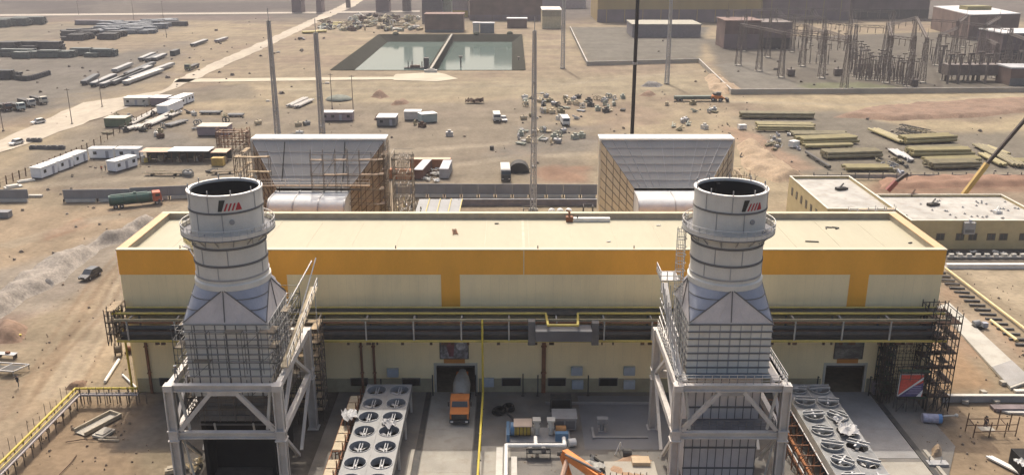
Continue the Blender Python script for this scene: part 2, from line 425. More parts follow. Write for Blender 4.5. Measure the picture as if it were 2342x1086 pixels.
sheet('far_road', gp((-300, 36), (700, 28), (960, 25), (960, 28), (700, 31.5), (-300, 40)), mat('pale_far_road', (.36, .315, .26), .95), .08, .0)
sheet('service_road', gp((400, 181), (905, 176), (1010, 180), (1010, 186), (900, 182), (395, 189)), mat('pale_gravel_road', (.40, .355, .265), .95, scale=.1), .05, .3)
sheet('gravel_strip', gp((905, 170), (1000, 166), (1050, 180), (1000, 187), (900, 184)), mat('pale_gravel_road', (.40, .355, .265)), .06, .6)
# paved apron in front of the hall, door lanes
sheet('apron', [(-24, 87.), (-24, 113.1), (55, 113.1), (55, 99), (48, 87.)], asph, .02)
lane = mat('pale_lane_concrete', (.33, .305, .255), .9, var=.12, scale=.3, fine=.07, dirt=.3, bump=.1)
for nm, x0, x1, y0 in (('door_lane', -11., -4.9, 70), ('door_lane', 43.4, 49.4, 96.2)):
    L = MB(); y = 113.1
    while y > y0:
        y1 = max(y0, y - 5); L.box(x0, x1, y1 + .03, y, -.1, .06); y = y1
    tag(L.build(nm, lane if nm and x0 < 0 else concg), kind='structure')
sheet('side_slab', [(-4., 70), (-4., 99), (-.2, 99), (-.2, 70)], lane, .05)
sheet('pump_slab', [(9, 98.2), (9, 112), (26, 112), (26, 98.2)], mat('smooth_grey_slab', (.17, .17, .175), .6, var=.15, scale=.15, dirt=.1), .05)
sheet('sunlit_slab', [(43.4, 86), (43.4, 95.4), (49.4, 95.4), (49.4, 86)], lane, .05)
for x in (-11.5, -4.4, 49.8): tag(MB().box(x - .35, x + .35, 70, 112.9, -.1, .14).build('trench_kerb', dark), kind='structure')
for x in (-12.15, 50.7): tag(MB().box(x - .22, x + .22, 70, 98, -.1, .22).build('kerb', conc), kind='structure')
# pond: water, lining, walkway
wm = bpy.data.materials.new('pond_water'); wm.use_nodes = True
b = wm.node_tree.nodes['Principled BSDF']; b.inputs['Base Color'].default_value = (.10, .135, .12, 1); b.inputs['Roughness'].default_value = .08
b.inputs['Specular IOR Level'].default_value = .3; b.inputs['IOR'].default_value = 1.16
tn = wm.node_tree.nodes.new('ShaderNodeTexNoise'); tn.inputs['Scale'].default_value = .5
bp = wm.node_tree.nodes.new('ShaderNodeBump'); bp.inputs['Strength'].default_value = .03
wm.node_tree.links.new(tn.outputs[0], bp.inputs['Height']); wm.node_tree.links.new(bp.outputs[0], b.inputs['Normal'])
tag(MB().poly([(-80.5, 436, -4.0), (1, 436, -4.0), (1, 594, -4.0), (-80.5, 594, -4.0)]).build('water', wm), kind='structure')
liner = mat('dark_pond_lining', (.032, .032, .024), .95, var=.15, scale=.2, spec=.05)
P0 = MB()
o_, i_ = [(-86, 432.5), (6.5, 432.5), (6.5, 597.5), (-86, 597.5)], [(-78.5, 440.), (-1, 440.), (-1, 590), (-78.5, 590)]
for k in range(4):
    a, c = o_[k], o_[(k + 1) % 4]; d, e = i_[(k + 1) % 4], i_[k]
    P0.poly([(a[0], a[1], .12), (c[0], c[1], .12), (d[0], d[1], -4.6), (e[0], e[1], -4.6)])
tag(P0.build('pond_bank', liner), kind='structure')
K = MB(); xa = -39
K.side([(432.5, .3), (597, .3), (597, -5), (432.5, -5)], xa - 1.2, xa + 1.2)
tag(K.build('pond_causeway', liner), kind='structure')
K = MB().box(xa - .2, xa + .9, 436, 597, .31, .42)
for y in range(436, 597, 8): K.box(xa - 1.05, xa - .95, y, y + .1, .4, 1.4); K.box(xa + .95, xa + 1.05, y, y + .1, .4, 1.4)
tag(K.build('causeway_path', conc), kind='structure')
# ---------------------------------------------------------------- earth heaps
def heap(name, pxs, h, m, label, cat, rough=.6, step=.8, seed=1, group=None, lump=4.):
    poly = gp(*pxs); xs = [p[0] for p in poly]; yy = [p[1] for p in poly]
    gx = np.arange(min(xs), max(xs) + step, step); gy = np.arange(min(yy), max(yy) + step, step)
    X, Y = np.meshgrid(gx, gy); d = sdf(X, Y, poly); dm = max(d.max(), .1)
    nz = fbm(X, Y, lump, seed, 4)
    Z = h * sst(0, min(dm, h * 1.6), d + (nz - .5) * 1.2) * (1 - rough + rough * 1.6 * nz) - .25
    mb = MB(); vid = {}
    def vi(i, j):
        if (i, j) not in vid: vid[(i, j)] = len(mb.v); mb.v.append((X[i, j], Y[i, j], Z[i, j]))
        return vid[(i, j)]
    for i in range(len(gy) - 1):
        for j in range(len(gx) - 1):
            if max(d[i, j], d[i + 1, j], d[i, j + 1], d[i + 1, j + 1]) > -.3: mb.f.append((vi(i, j), vi(i, j + 1), vi(i + 1, j + 1), vi(i + 1, j)))
    return solo(mb, name, m, label, cat, group, smooth=True)
rub = mat('grey_spoil', (.24, .21, .175), .95, var=.25, scale=.4, fine=.25, fscale=2.5, bump=.6)
earth = mat('brown_earth', (.19, .125, .085), .95, var=.2, scale=.3, fine=.2, fscale=2, bump=.6)
tan_ = mat('tan_earth', (.29, .215, .14), .95, var=.18, scale=.3, fine=.18, fscale=2, bump=.5)
heap('spoil_heap', ((-40, 690), (60, 615), (200, 555), (330, 500), (375, 505), (330, 540), (240, 570), (150, 640), (60, 690), (-40, 760)), 2.2, rub, 'long grey heap of excavated spoil left of the hall', 'spoil heap', .8, .6, 3)
heap('spoil_heap', ((95, 640), (130, 615), (165, 620), (120, 655), (70, 672)), 1.2, mat('dark_rubble', (.15, .14, .13), .95, var=.35, scale=.8, fine=.3, fscale=3, bump=.8), 'dark lump of rubble on the near edge of the grey spoil heap', 'rubble', .9, .4, 6, lump=1.5)
heap('dirt_pile', ((-20, 745), (30, 725), (70, 745), (60, 785), (-20, 790)), 1.6, earth, 'brown dirt pile beside the yellow barrel', 'dirt pile', .5, .4, 8)
heap('dirt_pile', ((845, 222), (872, 208), (892, 222), (870, 227)), 3.2, earth, 'brown cone of dirt on the sand behind the left pole pair', 'dirt pile', .4, .8, 9)
heap('dirt_pile', ((890, 238), (915, 230), (940, 232), (935, 239), (895, 242)), 1.8, earth, 'low brown dirt ridge in front of the brown dirt cone', 'dirt pile', .5, .8, 10)
heap('dirt_pile', ((1455, 219), (1480, 211), (1505, 216), (1490, 221)), 1.8, earth, 'low brown dirt pile right of the black mast', 'dirt pile', .5, .8, 11)
heap('dirt_pile', ((1460, 198), (1475, 192), (1520, 194), (1510, 201)), 1.8, mat('dark_rubble', (.15, .14, .13)), 'dark dirt pile at the foot of the pole right of the black mast', 'dirt pile', .5, .8, 12)
heap('dirt_bank', ((1900, 268), (2000, 245), (2180, 232), (2400, 222), (2450, 245), (2250, 268), (2050, 276)), 1.4, earth, 'long brown dirt bank on the bright sand before the substation', 'dirt bank', .6, 1.6, 13)
heap('dirt_bank', ((1680, 330), (1730, 325), (1800, 375), (1850, 405), (1780, 420), (1700, 390)), 2.0, tan_, 'tan dirt bank behind the right stack and left of the laydown yard', 'dirt bank', .8, .9, 14)
heap('dirt_bank', ((1610, 175), (1640, 170), (1700, 205), (1660, 218), (1620, 205)), 2.0, tan_, 'rough tan bank outside the corner of the substation wall', 'dirt bank', .8, 1.2, 15)
heap('dirt_bank', ((2010, 412), (2120, 405), (2400, 400), (2420, 425), (2200, 430), (2010, 432)), 1.6, mat('red_brown_earth', (.22, .13, .085), .95, var=.2, scale=.3, fine=.2, bump=.5), 'reddish dirt bank behind the two flat roofed control buildings', 'dirt bank', .6, .9, 16)
heap('dirt_pile', ((1380, 1056), (1430, 1040), (1500, 1046), (1515, 1100), (1440, 1120), (1380, 1100)), .9, mat('pinkish_soil', (.32, .21, .135), .95, var=.2, scale=.5, fine=.2, bump=.5), 'pinkish soil dumped behind the orange excavator', 'dirt pile', .8, .35, 17, lump=1.5)
heap('sand_pile', ((2118, 1045), (2130, 1022), (2155, 1024), (2163, 1045), (2140, 1052)), 1.3, tan_, 'small tan sand mound right of the fin fan coolers without deck', 'sand pile', .3, .25, 18)
heap('dirt_pile', ((145, 890), (170, 872), (200, 868), (208, 878), (180, 892)), .8, earth, 'low brown clod heap by the bend of the yellow pipe', 'dirt pile', .8, .3, 19, lump=1.2)
# ================================================================ TURBINE HALL
HX0, HX1, HY0, HY1, HZ = -52.07, 57.2, 113.2, 130.3, 20.9
hall = thing('turbine_hall', 'long cream turbine hall with orange fascia band and flat cream roof', 'industrial hall', (0, HY0, 0))
def L(mb): return mb.off((0, -HY0, 0))
doors = [(-10.4, -5.1, 4.1), (43.2, 48.5, 4.1)]
W = MB(); xs = [HX0]
for a, c, h in doors: xs += [a, c]
xs.append(HX1)
for i in range(0, len(xs), 2): W.box(xs[i], xs[i + 1], HY0, HY0 + .4, 0, 17.4)
for a, c, h in doors: W.box(a, c, HY0, HY0 + .4, h, 17.4)
W.box(HX0, HX0 + .4, HY0 + .4, HY1 - .4, 0, 17.4).box(HX1 - .4, HX1, HY0 + .4, HY1 - .4, 0, 17.4).box(HX0, HX1, HY1 - .4, HY1, 0, 17.4)
L(W).build('wall', cream, hall)
Fb = MB().box(HX0 - .06, HX1 + .06, HY0 - .06, HY0 + .4, 17.401, HZ - .08).box(HX0 - .06, HX0 + .4, HY0 + .4, HY1 - .4, 17.401, HZ - .08)
Fb.box(HX1 - .4, HX1 + .06, HY0 + .4, HY1 - .4, 17.401, HZ - .08).box(HX0 - .06, HX1 + .06, HY1 - .4, HY1 + .06, 17.401, HZ - .08)
L(Fb).build('fascia', orange, hall)
for x in (-31.2, -8.2, 23.75, 46.2): L(MB().box(x - 1.25, x + 1.25, HY0 - .05, HY0 + .02, 12.3, 17.4)).build('pilaster', orange, hall)
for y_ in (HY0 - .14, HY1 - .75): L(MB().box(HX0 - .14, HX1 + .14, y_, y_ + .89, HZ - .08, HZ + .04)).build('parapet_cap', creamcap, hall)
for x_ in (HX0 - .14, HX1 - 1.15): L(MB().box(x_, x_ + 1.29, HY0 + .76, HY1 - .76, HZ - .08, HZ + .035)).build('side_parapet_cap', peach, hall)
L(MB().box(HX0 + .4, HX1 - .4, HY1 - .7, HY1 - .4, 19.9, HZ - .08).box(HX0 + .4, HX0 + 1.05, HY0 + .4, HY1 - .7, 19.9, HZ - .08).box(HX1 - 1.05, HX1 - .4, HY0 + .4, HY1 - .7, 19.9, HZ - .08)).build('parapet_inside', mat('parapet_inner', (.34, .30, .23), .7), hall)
Rf = MB().box(HX0 + 1.05, HX1 - 1.05, HY0 + .4, HY1 - .7, 19.75, 20.0)
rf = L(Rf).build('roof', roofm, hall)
S = MB()
for x in np.arange(HX0 + 6, HX1 - 2, 6.05): S.box(x - .03, x + .03, HY0 + .75, HY1 - .8, 20.0, 20.035)
S.box(1.4, 1.75, HY0 + .75, HY1 - .8, 20.0, 20.05)
L(S).build('roof_seam', mat('roof_seam_metal', (.42, .365, .27), .6), rf)
S = MB()
for x in np.arange(HX0 + 1.2, HX1, 1.2):
    S.box(x - .012, x + .012, HY0 - .012, HY0 + .01, 4.3, 17.3) if not any(a - .3 < x < c + .3 for a, c, h in doors) else S.box(x - .012, x + .012, HY0 - .012, HY0 + .01, 8.4, 12.2)
S.box(1.5, 1.62, HY0 - .085, HY0 - .05, 17.4, HZ - .1)
L(S).build('panel_joint', mat('joint_line', (.70, .60, .37), .7), hall)  # joints a little darker than the cladding
Db = MB(); edges = [HX0 + .3] + [v for a, c, h in doors for v in (a - .5, c + .5)] + [HX1 - .3]
for i in range(0, len(edges), 2): Db.box(edges[i], edges[i + 1], HY0 - .05, HY0 + .01, 0, 2.1)
L(Db).build('plinth', mat('olive_plinth', (.33, .30, .20), .8, var=.15, scale=.4, dirt=.3), hall)
for a, c, h in doors:
    L(MB().box(a - .35, a, HY0 - .08, HY0 + .45, 0, h + .35).box(c, c + .35, HY0 - .08, HY0 + .45, 0, h + .35).box(a, c, HY0 - .08, HY0 + .45, h, h + .35)).build('door_frame', mat('door_frame_grey', (.42, .40, .34), .7), hall)
    L(MB().box(a, c, HY0 + .5, HY0 + 1.1, h - .55, h + .4)).build('rolled_door', dark, hall)
for px0, px1 in ((366, 392), (803, 840), (921, 960), (1149, 1190), (1254, 1293), (1371, 1411)):
    x0 = D(px0, 868, HY0).x; x1 = D(px1, 868, HY0).x; fr = L(MB().box(x0 - .1, x1 + .1, HY0 - .11, HY0 - .03, 1.0, 2.2)).build('louvre_frame', seam, hall)
    Lv = MB()
    for k in range(6): Lv.bar((x0, HY0 - .13, 1.1 + k * .18), (x1, HY0 - .13, 1.1 + k * .18), .05, .16)
    L(Lv).build('louvre', black, fr)
# things on or by the hall front
pm = mat('printed_photo_grey', (.16, .155, .17), .6, var=.85, scale=.55, fine=.5, fscale=2.2)
for i, (xc, m2) in enumerate(((-7.9, pm), (46.0, mat('printed_photo_dark', (.12, .115, .105), .6, var=.8, scale=.35, fine=.4, fscale=2, stretch=(1, 1, 3))))):
    t = thing('poster', ('grey and maroon machine poster above the left hall door', 'dark printed poster above the right hall door')[i], 'poster', (xc, HY0 - .1, 6.6))
    MB().box(-1.9, 1.9, -.06, 0, -1.4, 1.4).build('printed_sheet', m2, t)
    f = MB()
    for a in (-1, 1): f.box(-1.98, 1.98, -.09, .01, a * 1.44 - .05, a * 1.44 + .05); f.box(a * 1.94 - .05, a * 1.94 + .05, -.09, .01, -1.39, 1.39)
    f.build('poster_frame', dark, t)
    if i == 0:
        MB().ball((0, 0, 0), .62, 14, 8).xf(Matrix.Translation((.9, -.07, .45)) @ Matrix.Scale(.05, 4, (0, 1, 0))).build('printed_disc', mat('print_pale', (.4, .4, .43), .6, var=.4, scale=2), t, True)
        MB().prism([(-.7, -1.1), (-.1, -1.1), (.1, 1.3), (-1.2, 1.3)], -.005, .005).xf(Matrix.Translation((0, -.075, 0)) @ Matrix.Rotation(R(90), 4, 'X')).build('printed_stripe', mat('print_maroon', (.15, .05, .06), .6, var=.4, scale=2), t)
    solo(MB().box(-1.45, 1.45, -.06, 0, -.38, .38), 'door_sign', mat('orange_sign', (.45, .18, .03), .6), ('small orange sign board over the left hall door', 'small orange sign board over the right hall door')[i], 'sign', 'orange door signs', (xc, HY0 - .1, 4.86))
for px, py, lab in ((886, 850, 'pale blue cabinet on the hall wall behind the left fin fan cooler'), (1306, 846, 'upper pale cabinet on the wall right of the rusty column'), (1308, 877, 'lower pale cabinet on the wall right of the rusty column'), (1426, 846, 'upper pale cabinet on the wall near the right stack'), (1426, 877, 'lower pale cabinet on the wall near the right stack'), (1104, 872, 'pale blue cabinet right of the yellow pipe drop')):
    p = D(px, py, HY0 - .1); t = thing('wall_cabinet', lab, 'cabinet', (p.x, HY0 - .06, p.z), group='pale cabinets on the hall wall')
    m = mat('pale_blue_enamel', (.34, .38, .42), .5)
    MB().box(0, 1.55, -.5, 0, -.6, .6).build('case', m, t); MB().box(.08, .76, -.53, -.5, -.5, .5).build('door', m, t); MB().box(.8, 1.47, -.53, -.5, -.5, .5).build('door', m, t)
for i, (px, h) in enumerate(((990, 3.2), (1088, 3.2), (872, 2.6), (1196, 3.4), (1230, 3.2), (1345, 3.2), (1868, 3.0), (1988, 3.0))):
    p = D(px, 890, HY0 - 1.2)
    solo(MB().tube((0, 0, 0), (0, 0, h), .09, 6).box(-.2, .2, -.2, .2, 0, .05).bar((0, 0, h), (0, -.5, h + .1), .08), 'bollard_post', dark, 'thin dark post standing along the foot of the hall wall', 'post', 'posts along the hall wall', (p.x, HY0 - 1.2, 0))
# roof oddments
def roofat(px, py): return G(px, py, 20.03)
p = roofat(1042, 538); t = thing('roof_ladder', 'rusty ladder frame lying on the cream roof left of centre', 'ladder', p, R(8))
MB().bar((-.35, 0, .12), (-.2, 2.6, .12), .09).bar((.35, 0, .12), (.2, 2.6, .12), .09).build('rail', rust, t)
Q = MB()
for k in range(7): Q.bar((-.34, .2 + k * .36, .12), (.34, .2 + k * .36, .12), .07)
Q.build('rung', rust, t)
p = roofat(1302, 506); t = thing('roof_duct', 'long white duct section lying at the back of the roof', 'duct', p)
MB().box(.6, 6.0, -.35, .35, 0, .55).build('duct_body', white, t); MB().box(-.5, .5, -.5, .5, 0, .75).tube((0, 0, .7), (0, 0, 1.5), .16).tube((0, 0, 1.5), (-.5, 0, 1.7), .14).build('valve', rust, t); MB().tube((1.2, -.1, .5), (1.2, -.1, .9), .1).build('vent', dark, t)
for px, py, lab, a in ((1506, 516, 'small dark scrap on the roof right of the white duct', 5), (1392, 553, 'small white scrap near the front edge of the roof', 20), (1857, 553, 'thin dark timber on the roof right of the right stack', -8), (2082, 556, 'little dark offcut at the right end of the roof', 12), (1136, 512, 'little dark offcut at the back of the roof left of centre', 3), (1895, 522, 'bent dark brackets on the roof right of the right stack', 40)):
    p = roofat(px, py); Q = MB()
    if 'timber' in lab: Q.bar((-.9, 0, .06), (.9, 0, .06), .14)
    elif 'bent' in lab: Q.bar((-.6, 0, .06), (.1, .5, .06), .14).bar((.1, .5, .06), (.5, -.2, .06), .14).bar((.7, -.1, .06), (1.1, -.9, .06), .16).bar((.4, -.9, .06), (1.2, -.9, .06), .14)
    else: Q.bar((-.3, 0, .06), (.3, .05, .06), .13).bar((.1, -.1, .06), (.2, .2, .06), .1)
    solo(Q, 'roof_scrap', white if 'white' in lab else dark, lab, 'scrap', 'oddments on the roof', p, R(a))
for px, py in ((412, 565), (580, 563), (905, 563), (1230, 565), (1450, 565)):
    p = G(px, 567, 20.95); solo(MB().tube((0, 0, 0), (0, 0, .35), .06, 6).box(-.1, .1, -.1, .1, 0, .03), 'roof_stub', dark, 'tiny stub post on the front parapet of the hall', 'post', 'stub posts on the parapet', p)
# ================================================================ PIPE RACK
rk = thing('pipe_rack', 'long dark pipe and cable rack hung along the hall front', 'pipe rack', (0, 110, 0))
YF, YB = 108.4, 112.9
def K(mb): return mb.off((0, -110, 0))
K(MB().box(-51.6, 56.8, YF, YF + .25, 12.7, 13.0).box(-51.6, 56.8, YB - .5, YB - .25, 12.7, 13.0)).build('top_beam', mat('rack_beam_olive', (.26, .235, .16), .7, dirt=.2), rk)
K(MB().box(-51.6, 56.8, YF, YF + .22, 9.75, 10.0).box(-51.6, 56.8, YB - .5, YB - .25, 9.75, 10.0)).build('bottom_beam', yellowd, rk)
K(MB().box(-51.4, 56.6, YF + .3, YB - .55, 9.85, 9.95)).build('lower_tray', dark, rk)
K(MB().box(-51.4, 56.6, YF + 2.0, YB - .55, 12.75, 12.85)).build('upper_tray', dark, rk)
for k in range(18):
    x = -50 + k * 6.2
    P = MB().box(x - .09, x + .09, YF + .03, YF + .2, 10.0, 12.7).box(x - .1, x + .1, YB - .5, YB - .25, 10.0, 12.7).bar((x, YF + .2, 9.7), (x, YB + .2, 8.6), .14).bar((x, YF, 12.6), (x, YB + .2, 12.6), .2)
    K(P).build('post', mat('rack_post', (.36, .35, .32), .7, dirt=.2), rk)
for j, (y, z, r, m) in enumerate(((109.2, 10.6, .32, dark), (110.1, 10.5, .22, rustd), (110.8, 10.8, .28, seam), (111.6, 11.4, .30, mat('greenish_lagging', (.10, .13, .12), .7)), (109.6, 12.0, .12, rust), (111.9, 12.2, .22, dark))):
    K(MB().tube((-51.2, y, z), (56.2, y, z), r, 8)).build('pipe', m, rk, True)
Q = MB()
for k in range(60):
    x = random.uniform(-50, 55); Q.box(x, x + random.uniform(.2, .6), YF + .05, YF + .3, 9.35, 9.75)
K(Q).build('clamp', rustd, rk)
K(MB().box(3.0, 10.2, 106.2, 108.3, 12.2, 12.32).box(3.0, 10.2, 106.1, 106.2, 10.9, 12.3).box(3.0, 3.15, 106.2, 108.3, 10.9, 12.2).box(10.05, 10.2, 106.2, 108.3, 10.9, 12.2)).build('loop_platform', mat('loop_grate', (.11, .11, .115), .7), rk)
K(MB().box(2.1, 3.0, 107.4, 108.38, 9.8, 13.1)).build('bracket', seam, rk); K(MB().box(10.3, 11.2, 107.4, 108.38, 9.8, 12.9)).build('bracket', seam, rk)
solo(MB().path([(-51.5, 109.6, 13.3), (4.4, 109.6, 13.3), (4.6, 106.5, 13.0), (8.4, 106.5, 13.0), (8.6, 109.6, 13.3), (56.5, 109.6, 13.3)], .17, 10), 'gas_pipe', mat('aged_yellow_paint', (.36, .29, .07), .6, var=.15, dirt=.2), 'yellow gas pipe with a square bend along the top of the rack', 'pipe', smooth=True)
solo(MB().path([(-51.3, 111.8, 13.25), (56.4, 111.8, 13.25)], .12, 8), 'gas_pipe', yellowd, 'thin dull yellow pipe along the wall behind the rack top', 'pipe', smooth=True)
t = thing('gas_line', 'yellow pipe dropping from the rack and running out past the door lane', 'pipe', (-3.85, 108, 0))
MB().path([(0, .3, 13.0), (0, 0, 12.6), (0, 0, 2.65), (0, -36, 2.65)], .14, 10).build('pipe', yellow, t, True)
for y in range(-4, -36, -6): MB().tube((0, y, 0), (0, y, 2.5), .08, 6).box(-.3, .3, y - .1, y + .1, 2.36, 2.48).build('support', dark, t)
t = thing('yellow_downpipe', 'dull yellow pipe bending down the left corner of the hall', 'pipe', (-52.2, 112.6, 0))
MB().path([(1.2, -3.0, 13.3), (-.1, -2.8, 13.2), (-.1, -.2, 12.6), (-.1, -.2, .1)], .16, 8).build('pipe', yellow, t, True)
for x, w_, m, lab in ((4.35, .55, rust, 'thick rusty column on the hall wall right of the yellow drop'), (-20.6, .3, rust, 'left of two thin rusty pipes on the wall by the left cooler'), (-18.9, .3, rust, 'right of two thin rusty pipes on the wall by the left cooler'), (-49.9, .3, rust, 'thin rusty pipe on the wall by the left corner of the hall')):
    solo(MB().box(-w_ / 2, w_ / 2, -.35, -.05, 0, 9.7).box(-w_ / 2 - .1, w_ / 2 + .1, -.45, -.03, 3, 3.1).box(-w_ / 2 - .1, w_ / 2 + .1, -.45, -.03, 7, 7.1), 'wall_column', m, lab, 'column', None, (x, HY0, 0))
# ================================================================ EXHAUST STACKS
def quadgrid(mb, p00, p10, p11, p01, nu, nv, wd, lift=(0, 0, 0), edge=True):
    P = [Vector(v) + Vector(lift) for v in (p00, p10, p11, p01)]
    f = lambda u, v: P[0] * (1 - u) * (1 - v) + P[1] * u * (1 - v) + P[2] * u * v + P[3] * (1 - u) * v
    for i in range(0 if edge else 1, nu + (1 if edge else 0)): mb.bar(f(i / nu, 0), f(i / nu, 1), wd)
    for j in range(0 if edge else 1, nv + (1 if edge else 0)): mb.bar(f(0, j / nv), f(1, j / nv), wd)
    return mb
def arcstrip(mb, r, a_c, w0, pts):   # flat shape bent round the barrel: pts (u along arc in m, z)
    o = len(mb.v)
    for u, z in pts: a = a_c + (u - w0) / r; mb.v.append((r * math.cos(a), r * math.sin(a), z))
    mb.f.append(tuple(range(o, o + len(pts)))); return mb
def rail_line(mb, pts, h=1.1, step=1.5, r=.05, rails=(.55, 1.1)):
    for i in range(len(pts) - 1):
        a, c = Vector(pts[i]), Vector(pts[i + 1]); n_ = max(1, int((c - a).length / step))
        for k in range(n_ + (1 if i == len(pts) - 2 else 0)):
            p_ = a.lerp(c, k / n_); mb.bar(p_, p_ + Vector((0, 0, h)), r * 1.3)
        for rz in rails: mb.bar(a + Vector((0, 0, rz)), c + Vector((0, 0, rz)), r)
    return mb
def stack(cx, unfinished, label):
    t = thing('exhaust_stack', label, 'exhaust stack', (cx, 96, 0))
    y0, y1, xw = -7.3, 7.5, 5.9
    MB().lathe([(3.92, 23.7), (3.92, 34.0)], 72).build('barrel', steel, t, True)
    MB().lathe([(3.68, 34.0), (3.68, 22.0)], 64).build('flue_lining', black, t, True)
    MB().lathe([(3.92, 33.9), (4.02, 33.9), (4.02, 34.1), (3.66, 34.1), (3.66, 33.8)], 72).build('rim', mat('rim_steel', (.58, .56, .53), .5, .2, dirt=.1), t)
    if not unfinished: MB().box(-.9, -.5, 3.1, 3.7, 26, 33.6).build('inner_pipe', black, t)
    for z, h, m in ((32.1, .1, seam), (28.1, .12, seam), (26.15, .12, seam), (24.55, .08, steeld)):
        MB().lathe([(3.92, z - h), (4.01, z - h), (4.01, z + h), (3.92, z + h)], 72).build('stiffener_band', m, t)
    MB().lathe([(3.92, 23.4), (4.14, 23.4), (4.14, 24.0), (3.92, 24.1)], 72).build('collar', steel, t, True)
    S = MB()
    for lo, hi, offs in ((32.2, 33.9, -100), (30.0, 32.0, -80), (28.2, 29.8, -112), (26.3, 28.0, -78), (24.7, 26.0, -95)):
        for k in range(6):
            a = R(offs + k * 60 + (17 if k % 2 else 0)); S.bar((3.93 * math.cos(a), 3.93 * math.sin(a), lo), (3.93 * math.cos(a), 3.93 * math.sin(a), hi), .09)
    S.build('panel_seam', steeld, t)
    S = MB()
    for k in range(10):
        a = R(k * 36 + 8); S.tube((3.85 * math.cos(a), 3.85 * math.sin(a), 34.05), (3.85 * math.cos(a), 3.85 * math.sin(a), 34.6), .07, 6)
    S.build('lifting_lug', steeld, t)
    az = R(-68)
    E = arcstrip(MB(), 3.96, az, 1.22, [(.0, 32.38), (.42, 32.38), (.86, 33.62), (.24, 33.62)])
    e = E.build('emblem', mat('emblem_black', (.035, .035, .03), .6, var=.05), t)
    E = MB()
    for k in range(4):
        u = .62 + k * .40; top = 33.22
        E = arcstrip(E, 3.965, az, 1.22, [(u, 32.42), (u + .20, 32.42), (u + .52, top), (u + .33, top)])
    E = arcstrip(E, 3.97, az, 1.22, [(2.06, 32.42), (2.56, 32.42), (2.30, 33.22), (2.14, 33.22)])
    E = arcstrip(E, 3.97, az, 1.22, [(1.9, 32.42), (2.56, 32.42), (2.48, 32.62), (1.98, 32.62)])
    E.build('emblem_stripe', mat('emblem_red', (.42, .035, .04), .6, var=.05), e)
    a = R(-66); MB().tube((3.85 * math.cos(a), 3.85 * math.sin(a), 31.15), (4.08 * math.cos(a), 4.08 * math.sin(a), 31.15), .28, 14).build('inspection_port', steeld, t)
    MB().lathe([(3.95, 29.3), (5.05, 29.3), (5.05, 29.42), (3.95, 29.42)], 60).build('ring_platform', mat('dark_grating', (.15, .15, .16), .7, .2, var=.2), t)
    S = MB()
    for k in range(16):
        a = 2 * math.pi * k / 16; S.bar((3.95 * math.cos(a), 3.95 * math.sin(a), 28.4), (4.95 * math.cos(a), 4.95 * math.sin(a), 29.3), .10)
    S.build('platform_bracket', steeld, t)
    S = MB()
    for z in (29.95, 30.45): S.ring((0, 0, z), 5.0, .045, 60, tn=5)
    for k in range(36):
        a = 2 * math.pi * k / 36; S.bar((5.0 * math.cos(a), 5.0 * math.sin(a), 29.4), (5.0 * math.cos(a), 5.0 * math.sin(a), 30.45), .06)
    S.build('guard_rail', scafg, t)
    MB().lathe([(5.03, 29.4), (5.03, 29.85)], 60).build('toe_board', steel, t, True)
    # transition from round to square
    T = MB(); N = 48; hw, zt, zb = 4.55, 23.5, 19.9
    for k in range(N): T.v.append((4.05 * math.cos(2 * math.pi * k / N), 4.05 * math.sin(2 * math.pi * k / N), zt))
    crn = [(hw, -hw), (hw, hw), (-hw, hw), (-hw, -hw)]
    for x, y in crn: T.v.append((x, y, zb))
    fl, cn = MB(), MB()
    for c in range(4):   # side c runs from corner c to corner c+1, facing angle c*90 deg
        m_ = (c * 12) % N; A_, B_ = Vector((*crn[c], zb)), Vector((*crn[(c + 1) % 4], zb)); P_ = Vector(T.v[m_])
        fl.poly([A_, B_, P_])
        for j in range(12):
            k0, k1 = (m_ + j) % N, (m_ + j + 1) % N
            cn.poly([T.v[k1], T.v[k0], B_])
        quadgrid(fl, A_ + Vector((0, 0, .02)), B_ + Vector((0, 0, .02)), P_, P_, 6, 1, .03, edge=False)
    fl.build('transition_face', mat('mauve_steel_cladding', (.58, .54, .52), .55, .2, var=.08), t); cn.build('transition_corner', bluegrey, t, True)  # same metal throughout: pale face and bluish corners paint how light falls
    S = MB()
    for c in range(4):
        P_ = Vector(T.v[(c * 12) % N])
        for q_ in (c, (c + 1) % 4): S.bar(P_ * 1.004, Vector((*crn[q_], zb)) * 1.004, .10)
        S.bar(P_ * 1.006, Vector(((crn[c][0] + crn[(c + 1) % 4][0]) / 2, (crn[c][1] + crn[(c + 1) % 4][1]) / 2, zb)) * 1.006, .09)
    for fz in (.3, .62):
        for c in range(4):
            pm_ = (c * 12) % N; B_ = Vector((*crn[(c + 1) % 4], zb)); pv = None
            for j in range(13):
                p_ = Vector(T.v[(pm_ + j) % N]).lerp(B_, fz) * 1.004
                if pv: S.bar(pv, p_, .07)
                pv = p_
    S.build('transition_rib', seam, t)
    # square duct
    zl = 11.0 if unfinished else 13.9
    MB().box(-hw, hw, -hw, hw, zl, 19.88).build('upper_duct', steel, t)
    S = MB()
    for z in np.linspace(zl + .7, 19.75, 10 if unfinished else 7):
        S.box(-hw - .13, hw + .13, -hw - .13, -hw + .02, z - .07, z + .07); S.box(-hw - .13, hw + .13, hw - .02, hw + .13, z - .07, z + .07)
        S.box(-hw - .13, -hw + .02, -hw, hw, z - .07, z + .07); S.box(hw - .02, hw + .13, -hw, hw, z - .07, z + .07)
    S.build('duct_stiffener', steeld if unfinished else seam, t)
    S = MB()
    for k in range(1, 8):
        u = -hw + k * 2 * hw / 8; wd = .05 if k != 4 else .09
        S.box(u - wd, u + wd, -hw - .06, -hw + .02, zl, 19.8); S.box(-hw - .06, -hw + .02, u - wd, u + wd, zl, 19.8); S.box(hw - .02, hw + .06, u - wd, u + wd, zl, 19.8)
